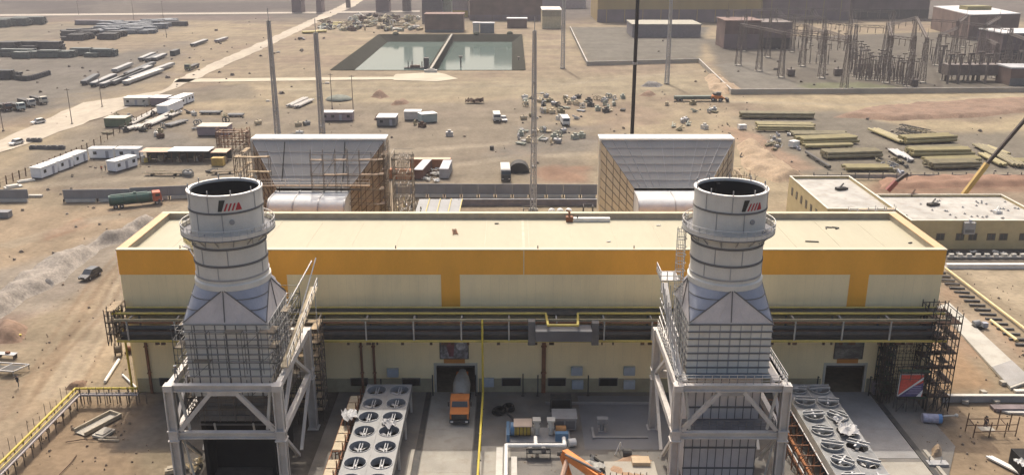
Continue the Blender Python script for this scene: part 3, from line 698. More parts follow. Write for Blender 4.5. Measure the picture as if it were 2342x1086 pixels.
    S.build('duct_joint', steeld if not unfinished else seam, t)
    lw = 4.1
    if unfinished:
        MB().box(-lw, lw, -lw, lw, 7.6, 10.98).build('lower_duct', mat('dark_duct', (.16, .15, .14), .7, var=.2, dirt=.2), t)  # darker than the duct above it
        MB().box(-lw, lw, -lw + 2.5, lw, 0, 7.6).box(-lw, -lw + .5, -lw, -lw + 2.5, 0, 7.6).box(lw - .5, lw, -lw, -lw + 2.5, 0, 7.6).build('duct_mouth', black, t)
        S = MB()
        for z in (7.2, 8.3, 9.4, 10.5): S.box(-lw - .12, lw + .12, -lw - .14, -lw + .02, z - .08, z + .08)
        for k in range(9): u = -lw + k * 2 * lw / 8; S.box(u - .04, u + .04, -lw - .09, -lw + .02, 7.6, 10.9)
        S.build('duct_stiffener', seam, t)
        S = MB()
        for x in (-2.4, 2.0): S.tube((x, -lw - .5, 7.6), (x + .2, -lw - .5, 5.6), .12, 6)
        S.build('hanger_rod', offwhite, t)
    else:
        MB().box(-lw, lw, -lw, lw, 0, 13.5).build('lower_duct', mat('mauve_steel_cladding', (.58, .54, .52)), t)
        S = MB()
        for z in (1.5, 4.2, 6.9, 9.4, 11.4): S.box(-lw - .10, lw + .10, -lw - .12, -lw + .02, z - .09, z + .09)
        for k in range(10): u = -lw + k * 2 * lw / 9; S.box(u - .04, u + .04, -lw - .07, -lw + .02, 0, 13.5)
        S.build('duct_stiffener', seam, t)
        MB().box(-lw - 1.2, lw + 1.2, -lw - 2.6, -lw - .15, 7.9, 8.0).build('lower_platform', mat('dark_grating', (.15, .15, .16)), t)
        rail_line(MB(), [(-lw - 1.2, -lw - .3, 8), (-lw - 1.2, -lw - 2.6, 8), (lw + 1.2, -lw - 2.6, 8), (lw + 1.2, -lw - .3, 8)], 1.1, .8, .05, (.4, .75, 1.1)).build('lower_rail', seam, t)
        rail_line(MB(), [(-xw, y1, 13.9), (-xw, y0, 13.9), (xw, y0, 13.9), (xw, y1, 13.9)], 1.1, .9, .05, (.4, .75, 1.1)).build('deck_rail', scafg, t)
        MB().box(-hw - .1, hw + .1, -xw + .1, -hw - .1, 13.84, 13.92).build('grating_deck', mat('blue_grey_grating', (.13, .155, .17), .7, var=.25, scale=2), t)
        MB().box(hw + .14, xw, y0 + 1, y1, 13.8, 13.9).box(-xw, -hw - .14, y0 + 1, y1, 13.8, 13.9).build('side_deck', beam, t)
    for sx_ in (-1, 1):
        for y in (y0, y1):
            cm = MB().box(sx_ * xw - .5, sx_ * xw + .5, y - .12, y + .12, 0, 13.2).box(sx_ * xw - .5, sx_ * xw - .36, y - .5, y + .5, 0, 13.2).box(sx_ * xw + .36, sx_ * xw + .5, y - .5, y + .5, 0, 13.2)
            cm.box(sx_ * xw - .62, sx_ * xw + .62, y - .62, y + .62, 7.1, 7.25).box(sx_ * xw - .6, sx_ * xw + .6, y - .6, y + .6, 8.3, 8.42).box(sx_ * xw - .7, sx_ * xw + .7, y - .7, y + .7, 0, .12)
            cm.box(sx_ * xw - .35, sx_ * xw + .35, y - .5, y - .42, 7.25, 8.3)
            cm.build('column', beam, t)
    for y in (y0, y1):
        for z in (7.72, 13.5):
            bm_ = MB().box(-xw + .5, xw - .5, y - .3, y + .3, z + .3, z + .4).box(-xw + .5, xw - .5, y - .3, y + .3, z - .4, z - .3).box(-xw + .5, xw - .5, y - .06, y + .06, z - .3, z + .3)
            if z > 10: bm_.box(-xw - .5, -xw + .5, y - .5, y + .5, z - .3, z + .41).box(xw - .5, xw + .5, y - .5, y + .5, z - .3, z + .41)
            bm_.build('beam', beam, t)
        MB().bar((-xw + .7, y, 8.3), (-1.3, y, 13.0), .45).build('brace', beam, t)
        MB().bar((xw - .7, y, 8.3), (1.3, y, 13.0), .45).build('brace', beam, t)
        MB().box(-1.7, 1.7, y - .2, y + .2, 12.6, 13.09).build('gusset', beam if unfinished else steeld, t)
    for sx_ in (-1, 1):
        x = sx_ * xw
        for z in (7.72, 13.5): MB().box(x - .3, x + .3, y0 + .5, y1 - .5, z - .4, z + .4).build('beam', beam, t)
        MB().bar((x, y0 + .6, 8.2), (x, -.6, 13.0), .38).bar((x, y1 - .6, 8.2), (x, .6, 13.0), .38).build('brace', beam, t)
        MB().bar((x, y0 + .6, 7.2), (x, -.6, 1.0), .35).bar((x, y1 - .6, 7.2), (x, .6, 1.0), .35).build('brace', beam, t)
        MB().bar((x - sx_ * 1.0, y0 + 1.8, .2), (x - sx_ * .3, y0 + 1.2, 7.2), .22).bar((x - sx_ * 1.6, y0 + .4, 8.2), (x - sx_ * .9, y0 + .3, 13), .28).build('strut', offwhite, t)
    return t
stack(-31.4, True, 'left exhaust stack still wrapped in scaffolding over a dark opening')
stack(23.95, False, 'right exhaust stack, finished, with railed deck and clean cladding')
# scaffolding
def boards_out(B, name, m, t):   # every board an object of its own, past 95 the rest as one
    nb = len(B.v) // 8
    for k in range(min(nb, 95)):
        q = MB(); q.v = B.v[8 * k:8 * k + 8]; q.f = [tuple(i - 8 * k for i in f) for f in B.f[6 * k:6 * k + 6]]; q.build(name, m, t)
    if nb > 95:
        q = MB(); q.v = B.v[8 * 95:]; q.f = [tuple(i - 8 * 95 for i in f) for f in B.f[6 * 95:]]; q.build(name, m, t)['kind'] = 'stuff'
def scaffold(name, label, x0, x1, y0, y1, z0, z1, dx=2., dz=2., loc=(0, 0, 0), boards=True, m=None, seed=1, faces='fblr', mb_=None, thick=.07, pm_=None, group=None, bp_=.7):
    rr = random.Random(seed); t = thing(name, label, 'scaffold', loc, group=group); U, B = MB(), MB()
    def run(a, c, inw):
        a, c = Vector(a), Vector(c); L_ = (c - a).length; n_ = max(1, round(L_ / dx)); inw = Vector(inw)
        for off in (Vector((0, 0, 0)), inw * .9):
            for k in range(n_ + 1):
                p = a.lerp(c, k / n_) + off; top = z1 + rr.uniform(-.2, .9); U.bar((p.x, p.y, z0), (p.x + rr.uniform(-.04, .04), p.y, top), thick)
            z = z0 + dz
            while z <= z1 + .1:
                U.bar(a + off + Vector((0, 0, z - a.z)), c + off + Vector((0, 0, z - c.z)), thick)
                if off.length < .1 and rr.random() < .7: U.bar(a + Vector((0, 0, z + 1 - a.z)), c + Vector((0, 0, z + 1 - c.z)), thick * .8)
                z += dz
        for k in range(n_ + 1):
            p = a.lerp(c, k / n_); z = z0 + dz
            while z <= z1 + .1:
                U.bar((p.x, p.y, z), (p.x + inw.x * .9, p.y + inw.y * .9, z), thick); z += dz
        for k in range(n_):
            z = z0
            while z < z1 - dz * .5:
                if rr.random() < .3: U.bar(a.lerp(c, k / n_) + Vector((0, 0, z - a.z)), a.lerp(c, (k + 1) / n_) + Vector((0, 0, z + dz - a.z)), thick * .8)
                if boards and rr.random() < bp_:
                    p, q_ = a.lerp(c, k / n_), a.lerp(c, (k + 1) / n_)
                    B.bar((p.x + inw.x * .45, p.y + inw.y * .45, z + dz + .06), (q_.x + inw.x * .45, q_.y + inw.y * .45, z + dz + .06 + rr.uniform(-.03, .06)), .75, .07)
                z += dz
    if 'f' in faces: run((x0, y0, z0), (x1, y0, z0), (0, 1, 0))
    if 'b' in faces: run((x0, y1, z0), (x1, y1, z0), (0, -1, 0))
    if 'l' in faces: run((x0, y0, z0), (x0, y1, z0), (1, 0, 0))
    if 'r' in faces: run((x1, y0, z0), (x1, y1, z0), (-1, 0, 0))
    U.build('tube_frame', m or scaf, t)
    boards_out(B, 'board', pm_ or plank, t)
    return t
scaffold('scaffold', 'dark scaffolding wrapped round the duct of the left exhaust stack', -5.6, 5.6, -5.9, 5.9, 14.0, 19.2, 1.9, 1.75, (-31.2, 96, 0), seed=3, bp_=.22, thick=.06, m=mat('dull_scaffold_tube', (.17, .165, .155), .7, .2, var=.25, scale=2), pm_=mat('dark_board', (.20, .165, .12), .85, var=.25))
scaffold('scaffold', 'scaffolding inside the support frame of the left stack', -5.2, 5.2, -5.0, 4.8, 8.0, 12.6, 1.7, 1.5, (-31.2, 96, 0), seed=4, bp_=.45, faces='lrf', boards=True, thick=.07, pm_=mat('dark_board', (.20, .165, .12)))
scaffold('scaffold', 'scaffolding between the left stack frame and the hall', -6.9, 6.9, 8.2, 11.2, 0.1, 13.4, 1.8, 1.9, (-31.2, 96, 0), seed=5, thick=.08)
t = thing('scaffold_ramp', 'long pale boarded ramp climbing the right side of the left stack', 'ramp', (-31.2, 96, 0))
MB().bar((5.9, -4.6, 14.6), (7.2, 7.0, 19.6), .9, .16).build('boards', mat('pale_plank', (.46, .38, .26), .85, var=.2, scale=1.5), t)
rail_line(MB(), [(6.3, -4.6, 14.7), (7.6, 7.0, 19.7)], 1.1, 1.2, .07).build('rail', scafg, t)
MB().bar((5.9, -4.6, 13.9), (5.9, -4.6, 14.6), .1).bar((7.2, 7, 13.9), (7.2, 7, 19.6), .1).bar((6.5, 1, 13.9), (6.5, 1, 17), .1).bar((5.4, -1, 14), (7.4, 8, 23.0), .12).bar((5.2, 1, 19.5), (7.0, 7.5, 22.8), .12).build('post', scafg, t)
t = thing('walkway_frame', 'pale railed stair frame on the left side of the right stack', 'stairway', (23.75, 96, 0))
Q = MB()
for k in range(9):
    y = -5.5 + k * 1.4; Q.bar((-5.6, y, 14), (-5.9, y, 19.5 + .25 * k), .1); Q.bar((-5.0, y, 14), (-5.0, y, 19.5 + .2 * k), .08)
for z in (15.2, 16.4, 17.6, 18.8): Q.bar((-5.7, -5.6, z), (-5.8, 6.2, z + .9), .09)
for k in range(7): Q.bar((-5.8, -5.5 + k * 1.5, 14.2 + k * .9), (-5.8, -4.2 + k * 1.5, 16.4 + k * .8), .08)
Q.build('frame', scafg, t)
MB().bar((-5.5, -6, 14.3), (-5.5, 5.8, 20.6), .8, .12).build('tread', steeld, t)
MB().box(-6.6, -4.4, 2.0, 5.0, 22.3, 22.4).build('landing', steeld, t); rail_line(MB(), [(-4.4, 2, 22.4), (-6.6, 2, 22.4), (-6.6, 5, 22.4)], 1.1, .7, .07).build('landing_rail', scafg, t)
t = thing('access_ladder', 'caged ladder climbing the left side of the right stack barrel', 'ladder', (23.75, 96, 0))
Q = MB()
for x in (-.35, .35): Q.bar((-4.5, x, 20.5), (-4.5, x, 31), .08)
for k in range(30): Q.bar((-4.5, -.35, 20.7 + k * .35), (-4.5, .35, 20.7 + k * .35), .05)
for k in range(9): Q.ring((-4.85, 0, 21.5 + k * .95), .55, .045, 12, tn=4)
for k in range(5): a = R(90 + k * 45); Q.bar((-4.85 + .55 * math.cos(a), .55 * math.sin(a), 21.5), (-4.85 + .55 * math.cos(a), .55 * math.sin(a), 29.4), .05)
Q.build('cage', scafg, t)
t = thing('access_bridge', 'yellow railed bridge from the hall fascia to the left stack', 'walkway', (-37.3, 96, 0))
MB().bar((0, 2.5, 26.5), (1.9, 1.0, 26.5), 1.0, .12).build('floor', steeld, t); rail_line(MB(), [(-.6, 3.6, 26.5), (1.5, .4, 26.5)], 1.1, .5, .06).build('rail', mat('dull_yellow_paint', (.45, .36, .10)), t); MB().bar((-.2, 3, 26.4), (1.9, 2, 23.6), .12).bar((.6, 2, 26.4), (2.2, 1.4, 24.4), .12).build('bracket', scafg, t)
# ================================================================ AIR INTAKES
def intake(cx, clad, label, seams, grid):
    t = thing('intake_filter_house', label, 'air intake', (cx, 147, 0)); hw, ow = 10.95, 5.9
    MB().box(-hw, hw, 0, 3.2, 5, 28.2).build('filter_house', clad, t)
    MB().box(-hw - .15, hw + .15, -.12, 3.3, 28.2, 28.5).build('roof_cap', white, t)
    b_, o_ = -.02, -6.0
    A1, A2, A3, A4 = (-hw, b_, 28.2), (hw, b_, 28.2), (ow, o_, 21.7), (-ow, o_, 21.7)
    MB().poly([A4, A3, A2, A1]).build('funnel_top', mat('grey_intake_panel', (.285, .275, .255), .7, 0, var=.08, scale=.3), t)
    MB().poly([(-hw, b_, 5), (-ow, o_, 5), A4, A1]).build('funnel_side', clad, t); MB().poly([(ow, o_, 5), (hw, b_, 5), A2, A3]).build('funnel_side', clad, t)
    quadgrid(MB(), A4, A3, A2, A1, *grid[:2], .07, (0, -.02, .03)).build('funnel_rib', seams, t)
    quadgrid(MB(), (-hw, b_, 5), (-ow, o_, 5), A4, A1, 5, 15, .08, (-.02, -.03, 0)).build('side_rib', grid[2], t); quadgrid(MB(), (ow, o_, 5), (hw, b_, 5), A2, A3, 5, 15, .08, (.02, -.03, 0)).build('side_rib', grid[2], t)
    for s_ in (-hw, hw): MB().bar((s_, -.1, 5), (s_, -.1, 28.2), .35).build('corner_post', offwhite, t)
    pr = [(o_ - .02, 6), (o_ - .02, 21.3)]; r_ = 1.9; ym = -12.5
    for k in range(9): a = R(90 + k * 11.25); pr.append((ym + r_ + r_ * math.cos(a), 21.3 - r_ + r_ * math.sin(a)))
    pr.append((ym, 6))
    MB().side(pr, -ow, ow).build('elbow_duct', mat('pale_duct_cladding', (.50, .50, .49), .7, .0, var=.06, dirt=.12), t, True)
    S = MB()
    for x in ((-ow, -2.05, 1.85, ow) if grid[3] else (-ow, -.2, ow)):
        for i in range(1, len(pr) - 1): S.bar((x, pr[i][0], pr[i][1]), (x, pr[i + 1][0], pr[i + 1][1]), .22 if grid[3] else .14)
    for z in (19.3, 16.5, 13.2): S.bar((-ow, ym - .02, z), (ow, ym - .02, z), .08)
    S.build('duct_rib', steeld, t)
    for x in (-hw + .3, 0, hw - .3): MB().box(x - .3, x + .3, .3, .9, 0, 5).box(x - .3, x + .3, 2.4, 3.0, 0, 5).build('leg', beam, t)
    return t
intake(-31.85, mat('brown_beige_panel', (.33, .26, .19), .75, var=.12, scale=.4, dirt=.2), 'left air intake house under scaffolding, with three bay elbow duct', steeld, (11, 4, rustd, True))
intake(25.5, mat('beige_panel', (.45, .40, .31), .75, var=.08, scale=.4), 'right air intake house with clean beige ribbed flank', steeld, (11, 6, seam, False))  # creamy panel tone has the warm bounce light off the sand painted in
scaffold('scaffold', 'brown boarded scaffolding on the right flank of the left intake', 0, 11.6, -6.6, .4, .1, 27.6, 2.0, 2.4, (-31.85, 146.3, 0), seed=8, faces='rf', thick=.08, m=scaf, bp_=.5, pm_=mat('brown_board', (.22, .16, .11), .85, var=.3, scale=1))
for o in list(bpy.data.objects):
    if o.get('label', '').startswith('brown boarded'): SC1 = o
scaffold('scaffold', 'scaffolding on the left flank of the left intake', -12.6, -7, -4.6, 2.4, .1, 26.4, 1.8, 2.4, (-31.85, 146.3, 0), seed=9, faces='lfb', thick=.08)
scaffold('scaffold', 'pale scaffold tower standing free right of the left intake', 12.2, 15.4, -1.5, 2.2, .1, 25.5, 1.6, 2.3, (-31.85, 146.3, 0), seed=10, thick=.09, m=mat('weathered_tube', (.30, .27, .23), .6, .2), boards=False)
t = thing('hanging_walkway', 'brown walkway hung across the face of the left intake', 'walkway', (-31.85, 141.5, 0))
MB().box(-8.6, 9.2, -1.6, -.8, 22.2, 22.35).build('floor', mat('brown_board', (.24, .15, .09)), t)
rail_line(MB(), [(-8.6, -1.6, 22.3), (9.2, -1.6, 22.3)], 1.1, 2, .07).build('rail', scafg, t)
MB().bar((-5.2, -1, 20.5), (-5.2, 4.2, 28.2), .14).bar((4.6, -1, 20.5), (4.6, 4.2, 28.2), .14).bar((-5.2, -1.4, 22.2), (-5.2, -1.4, 20), .1).bar((4.6, -1.4, 22.2), (4.6, -1.4, 20), .1).build('hanger', dark, t)
scaffold('scaffold', 'pale scaffolding at the far right side of the right intake', 11.3, 14.4, -3.5, 1.5, .1, 22, 1.6, 2.3, (25.5, 147, 0), seed=11, thick=.09, m=mat('weathered_tube', (.30, .27, .23)), boards=True)
scaffold('scaffold', 'dark stair scaffold standing at the right corner of the hall', 54.9, 57.9, 107.6, 112.6, .1, 13.6, 1.5, 2.1, (0, 0, 0), seed=12, thick=.09, m=dark, pm_=rustd)
scaffold('scaffold', 'thin brown scaffold grid on the wall behind the red banner', 49.9, 54.6, 110.6, 112.6, .1, 9.4, .95, 1.0, (0, 0, 0), seed=22, faces='f', thick=.05, m=rustd, boards=False)
scaffold('scaffold', 'low dark scaffold that carries the red banner', 51.0, 55.0, 107.5, 109.2, .1, 6.0, 1.3, 1.9, (0, 0, 0), seed=23, faces='f', thick=.08, m=dark, pm_=mat('green_net', (.05, .085, .05), .9))
scaffold('scaffold', 'low dark scaffolding against the wall right of the right hall door', 49.8, 51.0, 109.8, 112.6, .1, 8.6, .9, 1.4, (0, 0, 0), seed=13, thick=.09, m=dark, pm_=mat('green_net', (.05, .085, .05), .9))
scaffold('scaffold', 'loose leaning scaffold frames at the left rack end of the hall', -53.0, -51.7, 109.0, 112.5, 9.0, 13.6, 1.2, 1.6, (0, 0, 0), seed=14, thick=.09, m=scaf)
# ================================================================ FIN FAN COOLERS
galv = mat('galvanised_deck', (.225, .225, .22), .6, .1, var=.10, scale=.6, dirt=.12)
galvd = mat('galvanised_fan_steel', (.26, .265, .27), .6, .1, var=.12)  # slightly paler than the deck, for fan rings and supports
def cooler(label, loc, length, rows, finished):
    t = thing('fin_fan_cooler', label, 'air cooler', loc); w_ = 2.95; zt = 4.1
    pitch = length / rows
    if True:
        for sx_ in (-1, 1):   # each deck half: plate with round fan holes
            Pm = MB()
            for k in range(rows):
                cx_, cy_ = sx_ * w_ / 2, -(k + .5) * pitch; r_ = 1.22; N = 32; o = len(Pm.v); hx, hy = w_ / 2 - .02, pitch / 2
                for i in range(N):
                    a = 2 * math.pi * i / N; ca, sa = math.cos(a), math.sin(a); s_ = min(hx / max(abs(ca), 1e-6), hy / max(abs(sa), 1e-6))
                    Pm.v += [(cx_ + r_ * ca, cy_ + r_ * sa, zt), (cx_ + s_ * ca, cy_ + s_ * sa, zt)]
                for i in range(N): Pm.f.append((o + 2 * i, o + 2 * i + 1, o + (2 * i + 3) % (2 * N), o + (2 * i + 2) % (2 * N)))
                for cxn, cyn in ((1, 1), (-1, 1), (-1, -1), (1, -1)):
                    i = int(round((math.atan2(cyn * hy, cxn * hx) % (2 * math.pi)) / (2 * math.pi) * N - .5)); i0 = o + 2 * (i % N) + 1; i1 = o + 2 * ((i + 1) % N) + 1
                    Pm.v.append((cx_ + cxn * hx, cy_ + cyn * hy, zt)); Pm.f.append((i0, len(Pm.v) - 1, i1))
            Pm.build('deck_plate', galv if finished else mat('galvanised_deck_dull', (.21, .215, .215), .6, .1, var=.2, dirt=.2), t)
    MB().box(-w_, -w_ + .06, -length, 0, 3.0, zt - .01).box(w_ - .06, w_, -length, 0, 3.0, zt - .01).box(-w_ + .06, w_ - .06, -.06, 0, 3.0, zt - .01).box(-.04, .04, -length, -.06, 3.0, zt + .05 if finished else zt - .02).build('casing', galv if finished else mat('cream_casing', (.55, .52, .45), .6, dirt=.15), t)
    MB().box(-w_ + .08, w_ - .08, -length, -.08, 2.6, 2.9).build('tube_bundle', mat('dark_finned_tubes', (.035, .035, .035), .8, var=.3, scale=3), t)
    for k in range(rows):
        for sx_ in (-1, 1):
            c = (sx_ * w_ / 2, -(k + .5) * pitch)
            fz = zt + .02 if finished else zt + random.uniform(.12, .42)
            if finished or random.random() < .8:
                ring_ = MB().lathe([(1.22, 3.3), (1.22, fz + .06), (1.3, fz + .06), (1.3, fz - .02)], 28, c).build('fan_ring', galvd if finished else mat('ring_grey', (.33, .335, .33), .5, .2, var=.15), t)
            B = MB(); a0 = random.uniform(0, 6.28)
            for q_ in range(4):
                a = a0 + q_ * math.pi / 2; d = Vector((math.cos(a), math.sin(a), 0)); e = Vector((-d.y, d.x, 0)); c3 = Vector((*c, 3.55))
                B.poly([c3 + d * .2 - e * .09, c3 + d * 1.12 - e * .16 + Vector((0, 0, .1)), c3 + d * 1.12 + e * .16 - Vector((0, 0, .06)), c3 + d * .2 + e * .09])
            B.tube((*c, 3.4), (*c, 3.8), .2, 10)
            B.build('fan', steeld, t)
            if not finished or random.random() < 1:
                g = MB(); n_ = 1
                if finished: g.bar((c[0] - .12, c[1] - 1.2, zt - .2), (c[0] - .12, c[1] + 1.2, zt - .2), .12, .1); g.bar((c[0] + .18, c[1] - 1.2, zt - .2), (c[0] + .18, c[1] + 1.2, zt - .2), .1, .1)
                else:
                    a_ = random.uniform(-.9, .2); ca, sa = math.cos(a_), math.sin(a_); up = random.uniform(0, .35)
                    for u in (-.34, .34): g.bar((c[0] - 1.2 * ca - u * sa, c[1] - 1.2 * sa + u * ca, fz + .12), (c[0] + 1.25 * ca - u * sa, c[1] + 1.25 * sa + u * ca, fz + .12 + up), .13, .22)
                    if random.random() < .5: g.bar((c[0] + .9 * sa, c[1] - .9 * ca, fz + .12), (c[0] - .9 * sa, c[1] + .9 * ca, fz + .2), .2, .12)
                    g.box(c[0] - .25, c[0] + .25, c[1] - .25, c[1] + .25, fz - .3, fz + .1)
                g.build('fan_support', mat('strut_grey', (.40, .40, .395), .5, .2, var=.25) if not finished else galvd, t)
    for k in range(0, rows + 1, 2):
        for x in (-w_ + .2, w_ - .2): MB().box(x - .12, x + .12, -k * pitch - .12 - (0 if k else .12), -k * pitch + .12 - (0 if k else .12), 0, 3.0).build('leg', beam if finished else rustd, t)
    return t
cool1 = cooler('left fin fan cooler with two rows of dark fan holes in a grey deck', (-16.1, 107.6, 0), 24, 7, True)
cool2 = cooler('right fin fan cooler half assembled, open fan rings under loose struts', (38.4, 107.6, 0), 24, 7, False)
t = thing('cooler_walkway', 'rusty open walkway frame along the left cooler', 'walkway', (-20.1, 106, 0))
Q = MB()
for k in range(12):
    y = -k * 1.9; Q.bar((.4, y, 0), (.4, y, 4.3), .12).bar((-.9, y, 0), (-.9, y, 3.2), .1).bar((-.9, y, 3.1), (.7, y, 3.3), .12).bar((-.9, y, 1.5), (.4, y - 1.9, 3.1), .09)
Q.bar((-.9, 0, 3.1), (-.9, -22, 3.1), .14).bar((.4, 0, 3.2), (.4, -22, 3.2), .14)
Q.build('frame', rust, t)
Q = MB()
for k in range(11): 
    if k % 4 != 3: Q.box(-.85, .3, -k * 1.9 - 1.8, -k * 1.9 - .1, 3.25, 3.32)
Q.build('boards', mat('pale_plank', (.46, .38, .26)), t)
def crumple(w_, l_, seed, amp=.5):
    rr = random.Random(seed); mb = MB(); n1, n2 = 7, 6
    for i in range(n1):
        for j in range(n2): mb.v.append(((i / (n1 - 1) - .5) * w_ + rr.uniform(-.1, .1), (j / (n2 - 1) - .5) * l_ + rr.uniform(-.1, .1), rr.uniform(0, amp)))
    for i in range(n1 - 1):
        for j in range(n2 - 1): mb.f.append((i * n2 + j, i * n2 + j + 1, (i + 1) * n2 + j + 1, (i + 1) * n2 + j))
    return mb
foil = mat('crumpled_wrap', (.36, .355, .35), .5, .0, var=.08, spec=.5)
for px, py, z, w_, l_, sd, lab in ((800, 950, 4.15, 1.8, 2.6, 1, 'crumpled white plastic sheet on the left edge of the left cooler'), (890, 970, 4.2, 1.3, 2.0, 2, 'white plastic scrap caught in a right hand fan of the left cooler'), (1940, 985, 4.5, 2.2, 2.6, 3, 'shiny crumpled plastic sheet over the right cooler'), (1918, 960, 4.4, 1.3, 1.5, 5, 'smaller shiny plastic scrap behind the big one on the right cooler')):
    solo(crumple(w_, l_, sd), 'plastic_sheet', foil, lab, 'plastic sheet', None, G(px, py, z), random.uniform(0, 3))
for k, (dx, z, m, lab) in enumerate(((-4.6, .6, rust, 'outer rusty beam lying along the right cooler'), (-4.05, 1.2, mat('orange_rust', (.33, .14, .06), .85, var=.3), 'bright orange rusty beam lying along the right cooler'), (-3.5, .9, rustd, 'dark rusty beam nearest the casing of the right cooler'))):
    solo(MB().bar((0, -21, z), (0, -3 - k, z), .3, .35).box(-.2, .2, -18, -17.7, 0, z - .15).box(-.2, .2, -8, -7.7, 0, z - .15), 'steel_beam', m, lab, 'beam', None, (38.4 + dx, 107.6, 0))
t = thing('trestle', 'rusty trestle framing left of the right cooler', 'trestle', (33.7, 107, 0))
Q = MB()
for k in range(9): y = -k * 2.2; Q.bar((-.6, y, 0), (-.6, y, 3.4), .12).bar((1.2, y, 0), (1.2, y, 3.8), .12).bar((-.6, y, 3.3), (1.4, y, 3.3), .12).bar((-.6, y, .4), (1.2, y - 1.1, 3.2), .08)
Q.build('frame', rust, t); MB().bar((-.6, 0, 2.2), (-.6, -20, 2.2), .12).bar((1.2, 0, 3.7), (1.2, -20, 3.7), .12).build('rail', scafg, t)
# ================================================================ VEHICLES
def wheels(t, pos, r=.5, w_=.32):
    for x, y in pos:
        wl = MB().tube((x - w_ / 2, y, r), (x + w_ / 2, y, r), r, 14).build('wheel', tyre, t, True); s_ = 1 if x > 0 else -1
        MB().tube((x + s_ * w_ / 2 - .01, y, r), (x + s_ * (w_ / 2 + .03), y, r), r * .55, 10).build('rim', steeld, wl)
def cabmesh(t, m, y0, ln=2.0, w_=2.45, z0=.9, z1=2.95):
    c = MB(); c.side([(y0, z0), (y0 - .02, z0 + 1.0), (y0 + .28, z1), (y0 + ln, z1), (y0 + ln, z0)], -w_ / 2, w_ / 2); cb = c.build('cab', m, t)
    MB().poly([(-w_ / 2 + .15, y0 - .05, z0 + 1.05), (w_ / 2 - .15, y0 - .05, z0 + 1.05), (w_ / 2 - .2, y0 + .18, z1 - .25), (-w_ / 2 + .2, y0 + .18, z1 - .25)]).build('windscreen', glass, cb)
    MB().box(-w_ / 2 - .02, -w_ / 2 + .01, y0 + .4, y0 + 1.4, z0 + 1.1, z1 - .3).box(w_ / 2 - .01, w_ / 2 + .02, y0 + .4, y0 + 1.4, z0 + 1.1, z1 - .3).build('side_window', glass, cb)
    MB().box(-w_ / 2, w_ / 2, y0 - .15, y0, z0 - .35, z0 + .1).build('bumper', dark, t)
    for s_ in (-1, 1): MB().box(s_ * .85 - .2, s_ * .85 + .2, y0 - .19, y0 - .15, z0 - .2, z0).build('headlight', white, t)
    return cb
t = thing('mixer_truck', 'orange cabbed concrete mixer truck backing out of the left hall door', 'mixer truck', (-6.8, 104.0, 0))
cb = MB().side([(-.0, .9), (-.05, 1.75), (1.3, 1.95), (1.65, 2.95), (3.2, 2.95), (3.2, .9)], -1.22, 1.22).build('cab', orp, t)
MB().poly([(-1.05, 1.30, 2.0), (1.05, 1.30, 2.0), (.98, 1.60, 2.8), (-.98, 1.60, 2.8)]).build('windscreen', glass, cb)
MB().box(-1.25, -1.2, 1.7, 2.7, 2.05, 2.75).box(1.2, 1.25, 1.7, 2.7, 2.05, 2.75).build('side_window', glass, cb)
MB().box(-1.0, 1.0, -.1, -.03, 1.0, 1.65).build('grille', dark, cb); MB().box(-1.25, 1.25, -.25, -.02, .5, .95).build('bumper', dark, t)
for s_ in (-1, 1):
    MB().box(s_ * .95 - .17, s_ * .95 + .17, -.29, -.25, .62, .85).build('headlight', white, t); MB().box(s_ * 1.45 - .12, s_ * 1.45 + .12, 1.5, 1.58, 2.0, 2.6).bar((s_ * 1.2, 1.6, 2.6), (s_ * 1.45, 1.55, 2.6), .05).build('mirror', dark, t)
    MB().box(s_ * 1.0 - .26, s_ * 1.0 + .26, .1, 1.5, .95, 1.2).build('mudguard', dark, t)
MB().box(-.5, .5, .2, 9.2, .6, .9).build('chassis', dark, t)
wheels(t, [(-1.05, .8), (1.05, .8), (-1.05, 5.6), (1.05, 5.6), (-1.05, 7.0), (1.05, 7.0)], .52, .36)
dr = MB().lathe([(0, 0), (.75, 0), (1.15, 1.0), (1.2, 2.4), (.95, 3.6), (.55, 4.6), (.5, 4.9), (0, 4.9)], 24).xf(Matrix.Translation((0, 4.3, 1.9)) @ Matrix.Rotation(R(-74), 4, 'X')).build('drum', mat('mixer_drum_grey', (.30, .285, .25), .7, dirt=.35), t, True)
MB().box(-.9, .9, 3.3, 4.0, 1.0, 2.3).build('water_tank', orp, t); MB().box(-.8, .8, 8.0, 8.7, 1.0, 3.4).build('rear_pedestal', orp, t)
def car(name, label, px, py, rz, m, group=None, sc=1.):
    t = thing(name, label, 'car', G(px, py), rz, group)
    b_ = MB().side([(-2.25, .35), (-2.3, .8), (-1.2, 1.02), (2.2, 1.0), (2.25, .4)], -.92, .92).build('body', m, t)
    MB().side([(-1.3, 1.0), (-.45, 1.62), (1.6, 1.65), (2.15, 1.0)], -.82, .82).build('cabin', glass, t)
    MB().box(-.74, .74, -.4, 1.55, 1.655, 1.70).build('roof', m, t)
    for s_ in (-1, 1):
        MB().box(s_ * .65 - .2, s_ * .65 + .2, -2.33, -2.27, .6, .78).build('headlight', white, t); MB().box(s_ * .7 - .15, s_ * .7 + .15, 2.24, 2.28, .75, .95).build('tail_light', redp, t)
    wheels(t, [(-.85, -1.4), (.85, -1.4), (-.85, 1.35), (.85, 1.35)], .36, .24)
    return t
def head(front, back): d = G(*front) - G(*back); return math.atan2(d.y, d.x) + math.pi / 2
car('parked_car', 'black estate car parked on the sand left of the hall', 208, 634, R(-13), mat('black_car_paint', (.03, .033, .036), .2, var=.05, spec=.6))
